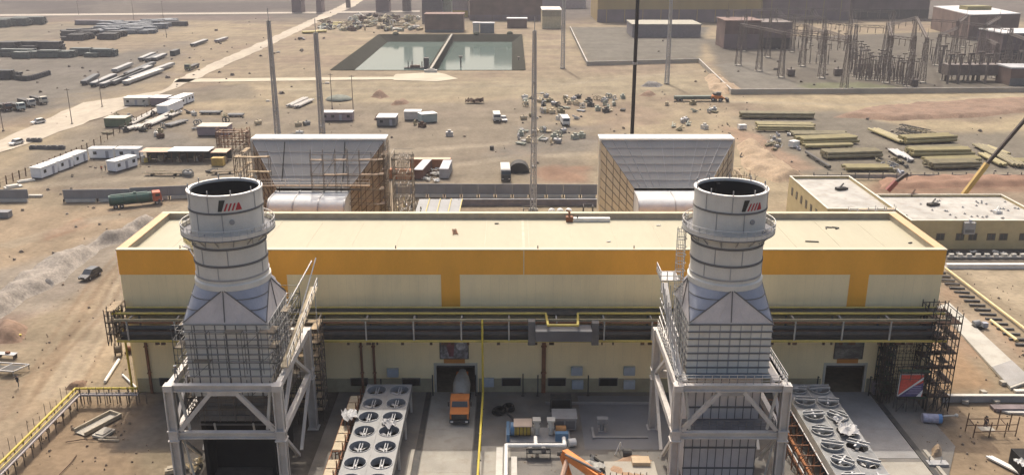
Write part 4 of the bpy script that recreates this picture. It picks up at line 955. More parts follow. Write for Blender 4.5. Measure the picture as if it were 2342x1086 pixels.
# ================================================================ FOREGROUND LEFT
t = thing('pipe_run', 'bent yellow pipe on posts above the sand at bottom left', 'pipe run', (0, 0, 0))
z = 2.2; a, b_, c = G(315, 887, z), G(172, 888, z), G(-30, 1088, z)
MB().path([tuple(a), tuple(b_), tuple(c)], .16, 8).build('yellow_pipe', yellow, t, True)
d1 = Vector((.9, -.25, 0))
MB().path([tuple(a + Vector((.3, -.9, -.5))), tuple(b_ + d1 + Vector((0, -.6, -.5))), tuple(c + d1 + Vector((0, -.4, -.5)))], .12, 8).build('grey_pipe', mat('mauve_grey_pipe', (.36, .32, .31), .6), t, True)
MB().path([tuple(b_ + d1 * .5 + Vector((0, -.3, -.25))), tuple(c + d1 * .5 + Vector((0, -.2, -.25)))], .10, 8).build('dull_pipe', yellowd, t, True)
for u_, v_ in ((a + Vector((.2, -.5, -.62)), b_ + Vector((.45, -.5, -.62))), (b_ + Vector((.45, -.3, -.62)), c + Vector((.45, -.3, -.62)))): MB().bar(tuple(u_), tuple(v_), .9, .1).build('shadow_tray', mat('tray_mauve', (.20, .18, .17), .7, dirt=.2), t)  # solid tray added under the pipes to cast a wide shadow band
def posts(p, q, n_):
    for k in range(n_):
        s_ = p.lerp(q, k / (n_ - 1)); MB().bar((s_.x, s_.y, 0), (s_.x, s_.y, z + .1), .12).bar((s_.x + 1.1, s_.y - .3, 0), (s_.x + 1.1, s_.y - .3, z - .4), .1).bar((s_.x, s_.y, z - .75), (s_.x + 1.15, s_.y - .3, z - .75), .1).build('support', scaf, t)
posts(a, b_ + Vector((.5, 0, 0)), 7); posts(b_, c, 12)
Q = MB()
for k in range(9): s_ = a.lerp(b_, k / 8); Q.bar((s_.x, s_.y - .9, 0), (s_.x + .05, s_.y - .9, 2.8), .06)
for k in range(16): s_ = b_.lerp(c, k / 15); Q.bar((s_.x - .6, s_.y + .2, 0), (s_.x - .6, s_.y + .25, 2.6 + .5 * (k % 3)), .05)
solo(Q, 'fence_stakes', scaf, 'thin upright stakes beside the bent yellow pipe', 'stakes')
for p_, q_, r_, lab in (((272, 822), (240, 872), .22, 'longer white pipe lying on the sand by the hall corner'), ((280, 856), (312, 886), .14, 'short thin white pipe lying by the hall corner')):
    u, v_ = G(*p_, r_), G(*q_, r_); solo(MB().tube(u, v_, r_, 10).tube(u, u + (u - v_).normalized() * .02, r_ * .8, 10), 'white_pipe', white, lab, 'pipe')
t = thing('cable_drum', 'brown cable drum standing on edge at the left corner of the hall', 'cable drum', G(272, 812), R(20))
for s_ in (-.45, .45): MB().tube((s_ - .06, 0, 1.0), (s_ + .06, 0, 1.0), 1.0, 22).build('flange', mat('dark_timber', (.10, .075, .05), .9, var=.3, scale=2), t)
MB().tube((-.4, 0, 1.0), (.4, 0, 1.0), .6, 18).build('cable_winding', mat('wound_cable', (.16, .13, .09), .8, var=.3, scale=4), t)
t = thing('pump_unit', 'rusty pump unit behind the cable drum', 'pump', G(302, 806)); MB().box(-.9, .9, -.5, .5, 0, .3).build('base', rustd, t); MB().tube((-.7, 0, .7), (.3, 0, .7), .4, 12).build('motor', rust, t); MB().tube((.45, 0, .3), (.45, 0, 1.3), .25, 10).build('valve', dark, t)
t = thing('barrel', 'yellow barrel by the brown dirt pile at far left', 'barrel', G(24, 768)); MB().lathe([(0, 0), (.42, 0), (.42, .3), (.45, .32), (.42, .34), (.42, .62), (.45, .64), (.42, .66), (.42, .95), (0, .95)], 18).build('drum', mat('bright_yellow', (.65, .50, .02), .5), t, True); MB().ring((0, 0, .95), .42, .03, 18).build('rim', yellowd, t); MB().tube((.15, 0, .94), (.15, 0, 1.0), .06, 8).build('bung', dark, t)
solo(MB().box(-.5, .5, -.35, .35, 0, .3).box(.15, .75, -.2, .2, .3, .5), 'yellow_box', yellow, 'small yellow box in front of the yellow barrel', 'box', None, G(38, 772), R(25))
t = thing('work_table', 'open steel frame table on the sand at far left', 'frame', G(22, 852), R(-8))
MB().bar((-2.6, -1, .8), (1.5, -1, .8), .16).bar((1.5, -1, .8), (2.3, 1.4, .8), .16).bar((2.3, 1.4, .8), (-2.6, 1.4, .8), .16).bar((-.9, -1, .8), (-.3, 1.4, .8), .12).bar((-2.6, .3, .8), (1.9, .3, .8), .1).build('frame', steeld, t)
MB().poly([(-.7, -.8, .86), (1.2, -.8, .86), (1.75, .9, .86), (-.35, .9, .86)]).poly([(-2.5, -.6, .86), (-1, -.6, .86), (-.7, .5, .86), (-2.5, .5, .86)]).build('dark_panel', dark, t)
for x, y in ((-2.4, -1), (1.4, -1), (2.2, 1.3), (-2.4, 1.3)): MB().bar((x, y, 0), (x, y, .75), .12).build('leg', steeld, t)
t = thing('workbench', 'second small bench behind the open frame table', 'bench', G(20, 818), R(-8)); MB().box(-1.6, 1.3, -.5, .5, .65, .75).build('bench_top', steeld, t)
for x in (-1.4, 1.1): MB().box(x - .06, x + .06, -.4, .4, 0, .65).build('leg', dark, t)
MB().box(-.3, .3, -.2, .2, .75, 1.05).build('vice', rust, t)
# people
def person(label, loc, rz, top, legs, pose=0, hat=None, group=None):
    t = thing('person', label, 'person', loc, rz, group)
    J = {'pel': (0, 0, .92), 'wai': (0, .0, 1.1), 'che': (0, -.02, 1.35), 'nec': (0, -.02, 1.5), 'hd': (0, -.04, 1.66), 'lh': (.11, 0, .9), 'rh': (-.11, 0, .9),
         'lk': (.13, -.08 - .12 * pose, .5), 'rk': (-.13, .02, .48), 'la': (.14, -.02 - .14 * pose, .09), 'ra': (-.14, .12 * pose, .09), 'lt': (.15, -.18 - .14 * pose, .04), 'rt': (-.15, -.1 + .1 * pose, .04),
         'ls': (.2, -.02, 1.43), 'rs': (-.2, -.02, 1.43), 'le': (.27, .05, 1.16), 're': (-.27, -.02, 1.16), 'lw': (.25, -.12, .95), 'rw': (-.26, -.12, .92), 'lf': (.24, -.17, .86), 'rf': (-.25, -.18, .84), 'lth': (.2, -.19, .9), 'rth': (-.21, -.2, .88)}
    E = [('pel', 'wai'), ('wai', 'che'), ('che', 'nec'), ('nec', 'hd'), ('pel', 'lh'), ('pel', 'rh'), ('lh', 'lk'), ('lk', 'la'), ('la', 'lt'), ('rh', 'rk'), ('rk', 'ra'), ('ra', 'rt'), ('che', 'ls'), ('ls', 'le'), ('le', 'lw'), ('lw', 'lf'), ('lw', 'lth'), ('che', 'rs'), ('rs', 're'), ('re', 'rw'), ('rw', 'rf'), ('rw', 'rth')]
    rad = {'pel': .15, 'wai': .14, 'che': .16, 'nec': .06, 'hd': .10, 'lh': .1, 'rh': .1, 'lk': .065, 'rk': .065, 'la': .045, 'ra': .045, 'lt': .04, 'rt': .04, 'ls': .07, 'rs': .07, 'le': .045, 're': .045, 'lw': .032, 'rw': .032, 'lf': .02, 'rf': .02, 'lth': .014, 'rth': .014}
    ks = list(J); me_ = bpy.data.meshes.new('body'); me_.from_pydata([J[k] for k in ks], [(ks.index(p), ks.index(q_)) for p, q_ in E], [])
    o = bpy.data.objects.new('body', me_); COL.objects.link(o); md = o.modifiers.new('s', 'SKIN'); md.use_smooth_shade = True
    for k, sv in zip(ks, me_.skin_vertices[0].data): sv.radius = (rad[k], rad[k] * (.75 if k in ('pel', 'wai', 'che') else 1)); sv.use_root = k == 'pel'
    o.modifiers.new('d', 'SUBSURF').levels = 1
    dg = bpy.context.evaluated_depsgraph_get(); m2 = bpy.data.meshes.new_from_object(o.evaluated_get(dg)); bpy.data.objects.remove(o)
    m2.materials.clear()
    for m_ in (top, legs, skin, hat or dark): m2.materials.append(m_)
    for p in m2.polygons:
        c = p.center; p.material_index = 2 if c.z > 1.53 or (c.z < .97 and abs(c.x) > .2) else (0 if c.z > .95 else 1)
    ob = bpy.data.objects.new('body', m2); COL.objects.link(ob); ob.parent = t
    MB().ball((0, -.03, 1.74), .135, 12, 5, .8, True).lathe([(.1, 1.735), (.17, 1.735), (.17, 1.75), (.1, 1.75)], 12, (0, -.05)).build('helmet', hat or dark, t, True)
    return t
person('person in dark clothes walking on the sand below the frame table', G(42, 884), R(160), cloth, cloth, 1.)
person('person in red vest near the site cabins, left of three', G(233, 393), R(30), redp, cloth, .5)
person('person in grey clothes near the site cabins, middle of three', G(242, 391), R(-30), clothg, cloth, .2)
person('person in maroon top by the tilted site cabin, right of three', G(251, 388), R(90), mat('maroon_top', (.16, .05, .05), .9), cloth, .2)
person('person in grey overalls on the ledge of the unfinished left stack frame', Vector((-36.7, 89.6, 13.93)), R(200), clothg, clothg, .2, white)
person('person in dark clothes standing among the scaffold frames at bottom right', G(2253, 980), R(120), cloth, cloth, .2)
person('person in dark clothes standing behind the green tanker truck cab', G(366, 470), R(20), cloth, clothg, .3)
# pit and slabs at left
t = thing('manhole_frame', 'wooden formwork box around a dark pit under the yellow pipe', 'formwork', G(228, 968), R(-28))
fm = mat('formwork_timber', (.36, .31, .23), .85, var=.2, scale=1.5)
MB().box(-1.1, -.9, -3, 2.6, 0, .5).build('side_board', fm, t); MB().box(.9, 1.1, -3, 2.6, 0, .5).build('side_board', fm, t); MB().box(-.9, .9, 2.4, 2.6, 0, .5).build('end_board', fm, t); MB().box(-.9, .9, -3, 2.39, .02, .06).build('pit_floor', conc, t)
solo(MB().box(-.9, .9, -1.1, 1.1, 0, .3).box(-.6, .6, -.8, .8, .3, .45), 'slab', conc, 'pale concrete cover slab by the formwork at bottom left', 'slab', None, G(238, 992), R(-20))
solo(MB().bar((0, 0, .1), (2.6, -.7, .12), .18).bar((.3, .5, .1), (2.2, .1, .12), .16), 'timber', fm, 'pair of loose timbers by the cover slab', 'timber', None, G(225, 1006), R(10))
for (x0, y0), (x1, y1), lab in (((150, 1010), (215, 1005), 'thin dark rod lying left of the loose timbers'), ((130, 1090), (175, 1040), 'bent rebar lying at the bottom left')):
    u, v_ = G(x0, y0, .08), G(x1, y1, .08); solo(MB().path([tuple(u), tuple((u + v_) / 2 + Vector((.2, .3, .05))), tuple(v_)], .06, 6), 'rod', rustd, lab, 'rod')
for k, (px, py) in enumerate(((428, 1068), (445, 1075), (455, 1058))):
    solo(crumple(1.3, .9, 30 + k, .6), 'sacking', mat('pale_sacking', (.50, .42, .28), .9, var=.2), 'pale sack of rubbish at the left foot of the left stack', 'sack', 'sacks at the left stack foot', G(px, py, .2), k)
solo(MB().box(-.5, .5, -.4, .4, 0, .5).box(-.2, .7, -.1, .5, .5, .62), 'crate', fm, 'little timber crate beside the left stack column at the bottom edge', 'crate', None, G(388, 1080), .4)
# ================================================================ PUMP SKID AND YARD BETWEEN THE STACKS
t = thing('pump_skid', 'pump skid with yellow tank, blue end and two pale valves', 'pump skid', (3.4, 101.2, 0))
MB().box(-4.2, 3.9, -1.8, 1.8, 0, .35).build('base', steeld, t)
MB().tube((-3.6, 0, 1.2), (-3.1, 0, 1.2), .85, 16).build('end_cap', bluep, t, True); MB().tube((-3.1, 0, 1.2), (-1.0, 0, 1.2), .8, 18).build('tank', mat('pump_yellow', (.45, .31, .05), .5, dirt=.2), t, True)
for k in range(5): MB().ring((-2.9 + k * .45, 0, 1.2), .82, .05, 18, 'x').build('tank_band', dark, t)
MB().box(-3.2, -.9, -1.0, 1.0, 2.0, 2.1).build('tank_top', mat('pinkish_plate', (.46, .36, .28), .7), t)
for x in (-.3, 1.5): MB().tube((x, 0, .5), (x, 0, 2.4), .35, 12).box(x - .5, x + .5, -.5, .5, 2.4, 2.6).box(x - .42, x + .42, -.3, .3, 1.4, 1.6).build('valve', offwhite, t)
MB().tube((2.1, 0, 1.0), (3.4, 0, 1.0), .6, 14).build('motor', mat('orange_brown_motor', (.34, .17, .06), .6, dirt=.2), t); MB().box(2.0, 3.6, -1.6, -.9, .35, 1.4).build('control_box', bluep, t)
MB().box(-4.1, -3.7, -1.7, 1.7, .36, 1.3).build('blue_panel', bluep, t)
solo(MB().path([(-.7, 60, 1.35), (-.7, 97.0, 1.35), (6.4, 97.0, 1.35), (6.4, 98.7, 1.35)], .26, 12), 'white_pipe', white, 'white pipe running forward and turning right to the pump skid', 'pipe', smooth=True)
solo(MB().tube((2.9, 97.0, 1.35), (2.9, 98.9, 1.35), .24, 12), 'white_pipe', white, 'short white branch from the turned pipe to the skid valve', 'pipe')
MBp = MB().box(-1.9, -1.1, 60, 98, 0, .5)
solo(MBp, 'concrete_kerb', offwhite, 'pale concrete beam left of the white pipe at the bottom', 'kerb'); solo(MB().box(-.1, .6, 60, 96, 0, .45), 'concrete_kerb', offwhite, 'pale concrete beam right of the white pipe at the bottom', 'kerb')
t = thing('valve_frame', 'dark valve frame in front of the pump skid', 'valve frame', (3.2, 96.3, 0)); MB().box(-1.5, 1.5, -.5, .5, .9, 1.0).bar((-1.4, -.4, 0), (-1.4, -.4, 1.6), .1).bar((1.4, -.4, 0), (1.4, -.4, 1.6), .1).bar((-1.4, -.4, 1.6), (1.4, -.4, 1.6), .1).build('frame', dark, t); MB().tube((-1, 0, 1.0), (-1, 0, 1.5), .25, 8).tube((.6, 0, 1.0), (.6, 0, 1.5), .3, 8).build('valve', seam, t)
t = thing('transformer_box', 'grey equipment box behind the pump skid', 'equipment box', (6.7, 103.6, 0)); MB().box(-1.5, 1.5, -1.2, 1.2, .3, 1.9).build('casing', concg, t); MB().box(-1.6, 1.6, -1.3, 1.3, 1.9, 2.0).build('lid', steeld, t); MB().box(-1.3, -.1, -1.24, -1.2, .5, 1.6).build('door', seam, t); MB().box(.1, 1.3, -1.24, -1.2, .5, 1.6).build('door', seam, t)
t = thing('cable_box', 'dark cabinet standing behind the grey equipment box', 'cabinet', (6.5, 108.2, 0)); MB().box(-1.4, 1.4, -.7, .7, .1, 2.0).build('casing', dark, t); MB().box(-1.2, 1.2, -.74, -.7, .3, 1.8).build('door', black, t)
for px, py, lab in ((1140, 945, 'coil of dark hose on the paving left of the pump skid'), (1162, 938, 'second coil of dark hose nearer the pump skid')):
    solo(MB().ring((0, 0, .25), .75, .16, 20).ring((0, 0, .5), .68, .15, 20).ring((.1, 0, .7), .6, .12, 18), 'hose_coil', black, lab, 'hose', None, G(px, py))
solo(MB().path([(0, 0, .15), (.8, -1.4, .15), (1.2, -3, .15), (2.2, -3.6, .2)], .13, 8), 'hose', dark, 'dark hose trailing from the coils to the pump skid', 'hose', None, G(1158, 945))
t = thing('pale_pump', 'small pale pump on a stand on the grey slab', 'pump', G(1377, 985)); MB().box(-.5, .5, -.5, .5, 0, .15).build('base', concg, t); MB().tube((0, 0, .1), (0, 0, 1.2), .25, 10).build('column', mat('dull_grey_paint', (.22, .22, .22), .7), t); MB().box(-.7, .7, -.4, .4, 1.2, 1.9).build('head', mat('dull_grey_paint', (.22, .22, .22)), t)
solo(MB().box(-3.4, 3.4, -.15, .15, 0, .25).box(-3.6, -3.3, -.3, 2.3, 0, .3), 'formwork_edge', concg, 'grey kerb edging the dark paving behind the soil', 'kerb', None, G(1420, 1002))
for x in (4.5, 20): tag(MB().box(x, x + 14, 109.6, 109.8, .02, .35).build('channel_kerb', concg), kind='structure')
solo(MB().tube((0, 0, .5), (.9, .2, .5), .5, 12), 'white_drum', white, 'white drum lying right of the pump skid', 'drum', None, G(1300, 1020))
# excavator at the bottom edge
t = thing('excavator', 'orange excavator reaching its folded arm in from the bottom edge', 'excavator', (15.2, 80.5, 0), R(0))
for s_ in (-1, 1): MB().side([(-2, .2), (-1.7, 0), (1.7, 0), (2, .2), (2, .8), (1.7, 1), (-1.7, 1), (-2, .8)], s_ * 1.2 - .3, s_ * 1.2 + .3).build('track', dark, t)
MB().box(-1.3, 1.3, -2.2, 1.2, 1.1, 2.2).build('upper_body', orp, t); MB().box(-1.3, -.3, .2, 1.6, 2.2, 3.2).build('cab', glass, t); MB().box(-1.4, 1.4, -3.0, -2.2, 1.1, 2.3).build('counterweight', orp, t)
tip = G(1292, 1036, 3.4) - Vector((15.2, 80.5, 0)); kn = G(1372, 1092, 4.2) - Vector((15.2, 80.5, 0)); bk = G(1305, 1098, 1.0) - Vector((15.2, 80.5, 0))
MB().bar((.4, 1.2, 2.0), tuple(kn), .7, .9).bar(tuple(kn), tuple(tip), .75, .95).build('boom', orp, t); MB().bar(tuple(tip + Vector((-.35, 0, 0))), tuple(bk), .5, .6).build('stick', orp, t)
MB().tube(tuple(kn + Vector((.1, 0, .75))), tuple(tip + Vector((.0, -1.2, .6))), .14, 8).build('cylinder', seam, t); MB().tube(tuple(tip + Vector((-.9, 0, 0))), tuple(tip + Vector((.6, 0, 0))), .28, 10).build('pivot', dark, t)
MB().tube(tuple(tip + Vector((.2, -.9, -.4))), tuple(tip + Vector((-.5, -3.0, -1.4))), .3, 8).build('bucket_link', mat('pale_pink_steel', (.45, .30, .22), .6), t)
bkt = [(bk.y - .6, .1), (bk.y + .5, .1), (bk.y + .6, 1.0), (bk.y - .3, 1.1)]; MB().side(bkt, bk.x - .5, bk.x + .5).build('bucket', dark, t)
t = thing('foundation', 'pale concrete foundation with rebar behind the excavator', 'foundation', G(1440, 1072)); MB().box(-3.0, 3.0, -3, .9, 0, .5).build('footing', conc, t); MB().box(.3, 2.4, -.2, 1.3, .5, 1.0).build('plinth', mat('tan_concrete', (.50, .38, .25), .9, dirt=.2), t)
Q = MB()
for k in range(7): Q.bar((-2.6 + k * .7, -2.7, .5), (-2.6 + k * .7, -2.7, 1.3), .08)
Q.build('rebar', rustd, t)
solo(MB().bar((0, 0, .3), (4.4, -.8, .3), .3).bar((0, .1, .3), (-1.0, 1.6, .3), .25), 'dark_beam', black, 'bent dark beam lying across the pale foundation', 'beam', None, G(1372, 1062))
t = thing('tripod_stand', 'small white tripod stand behind the foundation', 'stand', G(1418, 1040))
MB().bar((-.6, 0, 0), (0, 0, 1.8), .1).bar((.6, 0, 0), (0, 0, 1.8), .1).bar((0, .6, 0), (0, 0, 1.8), .1).build('leg', white, t); MB().tube((.3, -.5, .6), (1.3, -.5, .6), .55, 12).build('dark_drum', dark, t)
solo(crumple(2.6, 3.0, 44, .9), 'rubble', mat('grey_rubble', (.33, .32, .29), .95, var=.3, scale=1.5), 'grey broken concrete beside the excavator arm', 'rubble', None, G(1352, 1068), .4)
# ================================================================ RIGHT FOREGROUND
t = thing('banner', 'red and navy banner leaning on the stair scaffold', 'banner', D(2053, 906, 107.25), R(0))
bw, bh = 3.2, 3.0
MB().poly([(0, 0, 0), (bw, 0, 0), (bw, .3, bh), (.25, .3, bh)]).build('sheet', mat('banner_red', (.50, .07, .045), .7, var=.2, scale=.8, fine=.2, fscale=4), t)
MB().poly([(.0, -.02, 0), (bw * .75, -.02, 0), (bw, .06, .95), (bw, .25, bh * .78)]).build('navy_field', mat('banner_navy', (.07, .06, .14), .7, var=.3, scale=2), t)
MB().poly([(.0, -.03, .02), (.0, -.025, .22), (bw, .24, bh * .90), (bw, .225, bh * .78)]).poly([(bw * .75, -.03, 0), (bw * .95, -.03, 0), (bw, .05, .6), (bw, .07, .95)]).build('white_stripe', white, t)
Q = MB()
for k in range(5): Q.poly([(1.0 + k * .2, .0, .42 + k * .26), (bw - .25, .0 + .02 * k, .42 + k * .26), (bw - .25, .0 + .02 * k, .5 + k * .26), (1.06 + k * .2, .0 + .02 * k, .5 + k * .26)])
Q.off((0, -.05, 0)).build('print_line', mat('banner_lilac', (.34, .27, .36), .7), t)
MB().bar((0, .15, 0), (.2, .45, bh), .1).bar((bw, .15, 0), (bw, .45, bh), .1).bar((.2, .4, bh), (bw, .4, bh), .08).build('pole', white, t)
t = thing('blue_barrel', 'blue and grey wrapped cylinder lying in the shade at right', 'cylinder', G(2130, 965), R(-8)); MB().tube((-1.2, 0, .6), (.7, 0, .6), .6, 14).build('wrapped_body', mat('mauve_wrap', (.34, .33, .40), .5, var=.3, scale=2), t); MB().tube((.7, 0, .6), (1.15, 0, .6), .62, 14).build('blue_cap', mat('bright_blue', (.10, .22, .42), .5, var=.3), t); MB().box(-1, .9, -.4, .4, 0, .12).build('cradle', dark, t)
solo(MB().tube((0, 0, .9), (1.6, .2, .9), .1, 8).ball((1.8, .2, .9), .26, 10, 6), 'white_nozzle', offwhite, 'pale nozzle pipe beside the blue and grey cylinder', 'pipe', None, G(2155, 965))
t = thing('concrete_wall', 'low grey concrete wall with pale top at right edge', 'wall', G(2160, 918)); MB().box(-.5, 24, -.2, .2, 0, .95).build('wall_face', concg, t); MB().box(-.6, 24, -.3, .3, .952, 1.05).build('coping', offwhite, t)
t = thing('ramp_slab', 'long pale concrete slab walkway running down to the right edge', 'walkway', (0, 0, 0))
z = .35; A_, B_, C_, D_ = G(2142, 700, z), G(2172, 692, z), G(2362, 868, z), G(2312, 886, z)
MB().prism([(p.x, p.y) for p in (A_, D_, C_, B_)], .0, z).build('slab', mat('pale_slab_concrete', (.38, .36, .31), .9, var=.12, scale=.4, dirt=.2), t)  # pale concrete of the walkway slab
E1, E2 = A_.lerp(D_, .78), B_.lerp(C_, .78)
MB().prism([(p.x, p.y) for p in (E1, A_.lerp(D_, .985), B_.lerp(C_, .985), E2)], z + .002, z + .03).build('end_patch', concg, t)
MB().box(D_.x + .2, D_.x + 4, D_.y - .9, D_.y - .25, 0, .3).build('end_sill', offwhite, t)
rail_line(MB(), [tuple(A_), tuple(A_.lerp(D_, .3))], 1.1, 1.3, .07).build('hand_rail', dark, t)
t = thing('pipe_track', 'yellow pipeline beside a ladder of dark sleepers at the right edge', 'pipeline', (0, 0, 0))
u, v_ = G(2163, 613, .5), G(2362, 765, .5); MB().tube(u, v_, .2, 8).build('pipe', mat('cream_yellow_pipe', (.60, .48, .25), .6), t, True)
for k in range(17):
    p = G(2163, 625).lerp(G(2362, 790), k / 16); dv = Vector((-2.6, .25, 0))
    MB().bar((p.x, p.y, .14), (p.x + dv.x, p.y + dv.y, .14), .42, .26).build('sleeper', mat('dark_sleeper', (.085, .08, .075), .9, var=.3), t)
u, v_ = G(2266, 732, .25), G(2326, 778, .25); solo(MB().tube(u, v_, .26, 10).tube(v_, v_ + (v_ - u).normalized() * .04, .2, 10), 'loose_pipe', mat('cream_yellow_pipe', (.60, .48, .25)), 'loose cream pipe lying by the sleepers on the right', 'pipe', smooth=True)
solo(MB().box(-.4, 30, -.45, .45, 0, .8).box(-.5, 30, -.55, .55, -.05, .1), 'long_concrete_beam', mat('white_washed_concrete', (.62, .59, .54), .8, var=.06, dirt=.1), 'long white concrete beam right of the hall', 'beam', None, G(2168, 612))
t = thing('sleeper_wall', 'long low wall of pale spaced blocks behind the white beam', 'wall', G(2166, 590))
for k in range(18): MB().box(.3 + k * 1.75, 1.2 + k * 1.75, -.3, .3, .35, .9).build('block', offwhite, t)
MB().box(0, 32, -.35, .35, 0, .349).build('base_strip', concg, t)
t = thing('mixer', 'grey portable cement mixer by the sleepers', 'mixer', G(2238, 750)); MB().tube((-.9, 0, .7), (.1, 0, 1.0), .6, 12, .45).build('drum', mat('dull_grey_paint', (.22, .22, .22)), t); MB().box(-1.0, .6, -.6, .6, .1, .35).build('chassis', dark, t); MB().box(.5, 1.3, -.4, .4, .2, 1.0).build('motor', bluegrey, t)
for s_ in (-.7, .7): MB().tube((.0, s_ - .08, .3), (.0, s_ + .08, .3), .3, 10).build('wheel', tyre, t)
t = thing('open_scaffold', 'rickety open scaffold frames standing on the sand at bottom right', 'scaffold', G(2225, 1000))
Q = MB()
for x, y, h in ((0, 0, 2.0), (-.2, 1.6, 2.6), (2, 0, 2.2), (2.1, 1.7, 2.2), (4, .1, 2.1), (4.0, 2.0, 2.8), (5.5, .3, 2.8), (5.4, 1.8, 2.4)): Q.bar((x, y, 0), (x + .1, y, h), .1)
for z in (.8, 1.7): Q.bar((0, 0, z), (5.5, .3, z), .08).bar((-.2, 1.7, z), (5.4, 1.8, z), .08)
for x in (0, 2, 4): Q.bar((x, 0, 1.7), (x + .1, 1.8, 1.7), .08)
Q.build('tube_frame', rustd, t); MB().box(1.0, 2.8, .2, 1.2, .82, .9).build('boards', conc, t)
Q = MB(); 
for x in (0, .3, .6): Q.bar((x, 0, .2), (x + 2.3, -4.2, .25), .24, .2)
solo(Q, 'white_planks', white, 'three white planks lying on the sand at bottom right', 'planks', None, G(2255, 1046))
t = thing('dark_hopper', 'black hopper at the bottom right corner', 'hopper', G(2340, 1074)); MB().box(-1.2, 1.6, -1.5, 1.2, .3, 2.2).build('bin', black, t); MB().bar((-1.1, -1.4, 0), (-1.1, -1.4, .3), .15).bar((-1.1, 1, 0), (-1.1, 1, .3), .15).build('leg', dark, t); solo(crumple(1.2, 1.2, 50, .6), 'plastic_scrap', white, 'white plastic scrap on the black hopper', 'plastic sheet', None, G(2332, 1060, 2.3))
solo(MB().box(-1.2, 1.2, -.5, .5, 0, .35).bar((-.9, .2, .4), (-.9, .2, 1.1), .1).bar((.3, -.2, .4), (.5, .1, 1.0), .1), 'sled', steeld, 'grey sled in front of the small sand mound', 'sled', None, G(2143, 1062))
solo(MB().box(0, 12, -.6, .6, 0, .4).box(.2, 5, -.8, -.6, 0, .5), 'timber_stack', mat('mauve_timber', (.16, .13, .13), .9, var=.3), 'dark timber stack beyond the concrete wall on the right edge', 'timber', None, G(2268, 935)); solo(MB().prism([(0, 0), (9, -.4), (9, .8), (-.8, .7)], 0, .25), 'white_slab', offwhite, 'white slab lying by the dark timber stack', 'slab', None, G(2305, 946))
for px, py in ((2208, 922), (2278, 922), (2292, 878), (2248, 900)): solo(MB().prism([(-.4, -.3), (.35, -.35), (.45, .3), (-.3, .35)], 0, .5), 'stone_block', conc, 'pale loose block lying along the low grey wall', 'block', 'loose blocks along the grey wall', G(px, py), px)
t = thing('rubbish_skip', 'dark clutter of crates behind the banner', 'crates', G(2010, 900)); MB().box(-1, .2, -.5, .5, 0, 1.8).build('crate', mat('pale_mauve_crate', (.24, .21, .24), .8, var=.3), t); MB().box(.4, 1.6, -.4, .6, 0, 1.1).build('crate', dark, t)
# ================================================================ MASTS
mastm = mat('galvanised_mast', (.40, .385, .37), .6, .2, var=.08)
def mast(label, y, x, h=40.6, m=mastm, r0=.64, r1=.30, plats=(.25, .45, .72), name='lattice_mast'):
    t = thing('steel_mast', label, 'mast', (x, y, 0))
    if r0 > .5:
        Q = MB(); ns = int(h / 1.4); P = lambda i, j, f: (i * (r0 + (r1 - r0) * f), j * (r0 + (r1 - r0) * f), h * f); cs = ((-1, -1), (1, -1), (1, 1), (-1, 1))
        for i, j in cs: Q.bar(P(i, j, 0), P(i, j, 1), .24 * r0 / .75)
        for s_ in range(ns):
            for q_ in range(4):
                A_, B_ = (cs[q_], cs[(q_ + 1) % 4]) if (s_ + q_) % 2 else (cs[(q_ + 1) % 4], cs[q_]); Q.bar(P(*A_, s_ / ns), P(*B_, (s_ + 1) / ns), .13 * r0 / .75); Q.bar(P(*A_, (s_ + 1) / ns), P(*B_, (s_ + 1) / ns), .12 * r0 / .75)
        Q.build('lattice', m, t); MB().tube((r0 * .2, 0, 0), (r1 * .2, 0, h), .16, 6).build('cable_duct', m, t)
    else: MB().tube((0, 0, 0), (0, 0, h), r0, 12, r1).build('pole', m, t, True)
    MB().tube((0, 0, 0), (0, 0, .5), r0 + .5, 10).build('base', conc, t)
    for f in plats:
        r_ = r0 + (r1 - r0) * f; MB().tube((0, 0, h * f), (0, 0, h * f + .5), r_ + .12, 10).build('flange', steeld, t)
    if h > 20: MB().tube((0, 0, h), (0, 0, h + 3), .08, 6).build('spike', steeld, t)
    return t
mast('leftmost tall grey mast, rising behind the left air intake', 226, -59.1)
mast('tall grey mast second from left, behind the left air intake', 196, -41.5, plats=(.2, .5, .66))
mast('tall grey mast directly behind the middle of the hall roof', 201, 4.9, 40.6)
p = G(1287, 157); mast('tall grey mast on the sand right of the pond', p.y, p.x, 46, r0=.85, r1=.45)
p = G(1525, 192); mast('slim pale mast on the sand right of the black mast', p.y, p.x, 46, r0=.8, r1=.35)
mast('black mast rising behind the right air intake', 190, 190 / math.cos(R(14)) * .130, 58, mat('black_mast_paint', (.035, .032, .03), .7, var=.1), .42, .36, (.3, .6))
# small crossarm platforms on masts
for x, y, z, s_ in ((-59.1, 226, 33, 1), (-59.1, 226, 21, -1), (-41.5, 196, 30, 1), (4.9, 201, 27, 1)):
    solo(MB().bar((.3, 0, 0), (2.2, 0, 0), .12).box(1.4, 2.2, -.3, .3, -.1, .25).bar((0, -.6, 0), (0, .6, 0), .1), 'crossarm', steeld, 'little crossarm bracket clamped on a tall grey mast', 'bracket', 'crossarms on the grey masts', (x, y, z), 0 if s_ > 0 else math.pi)
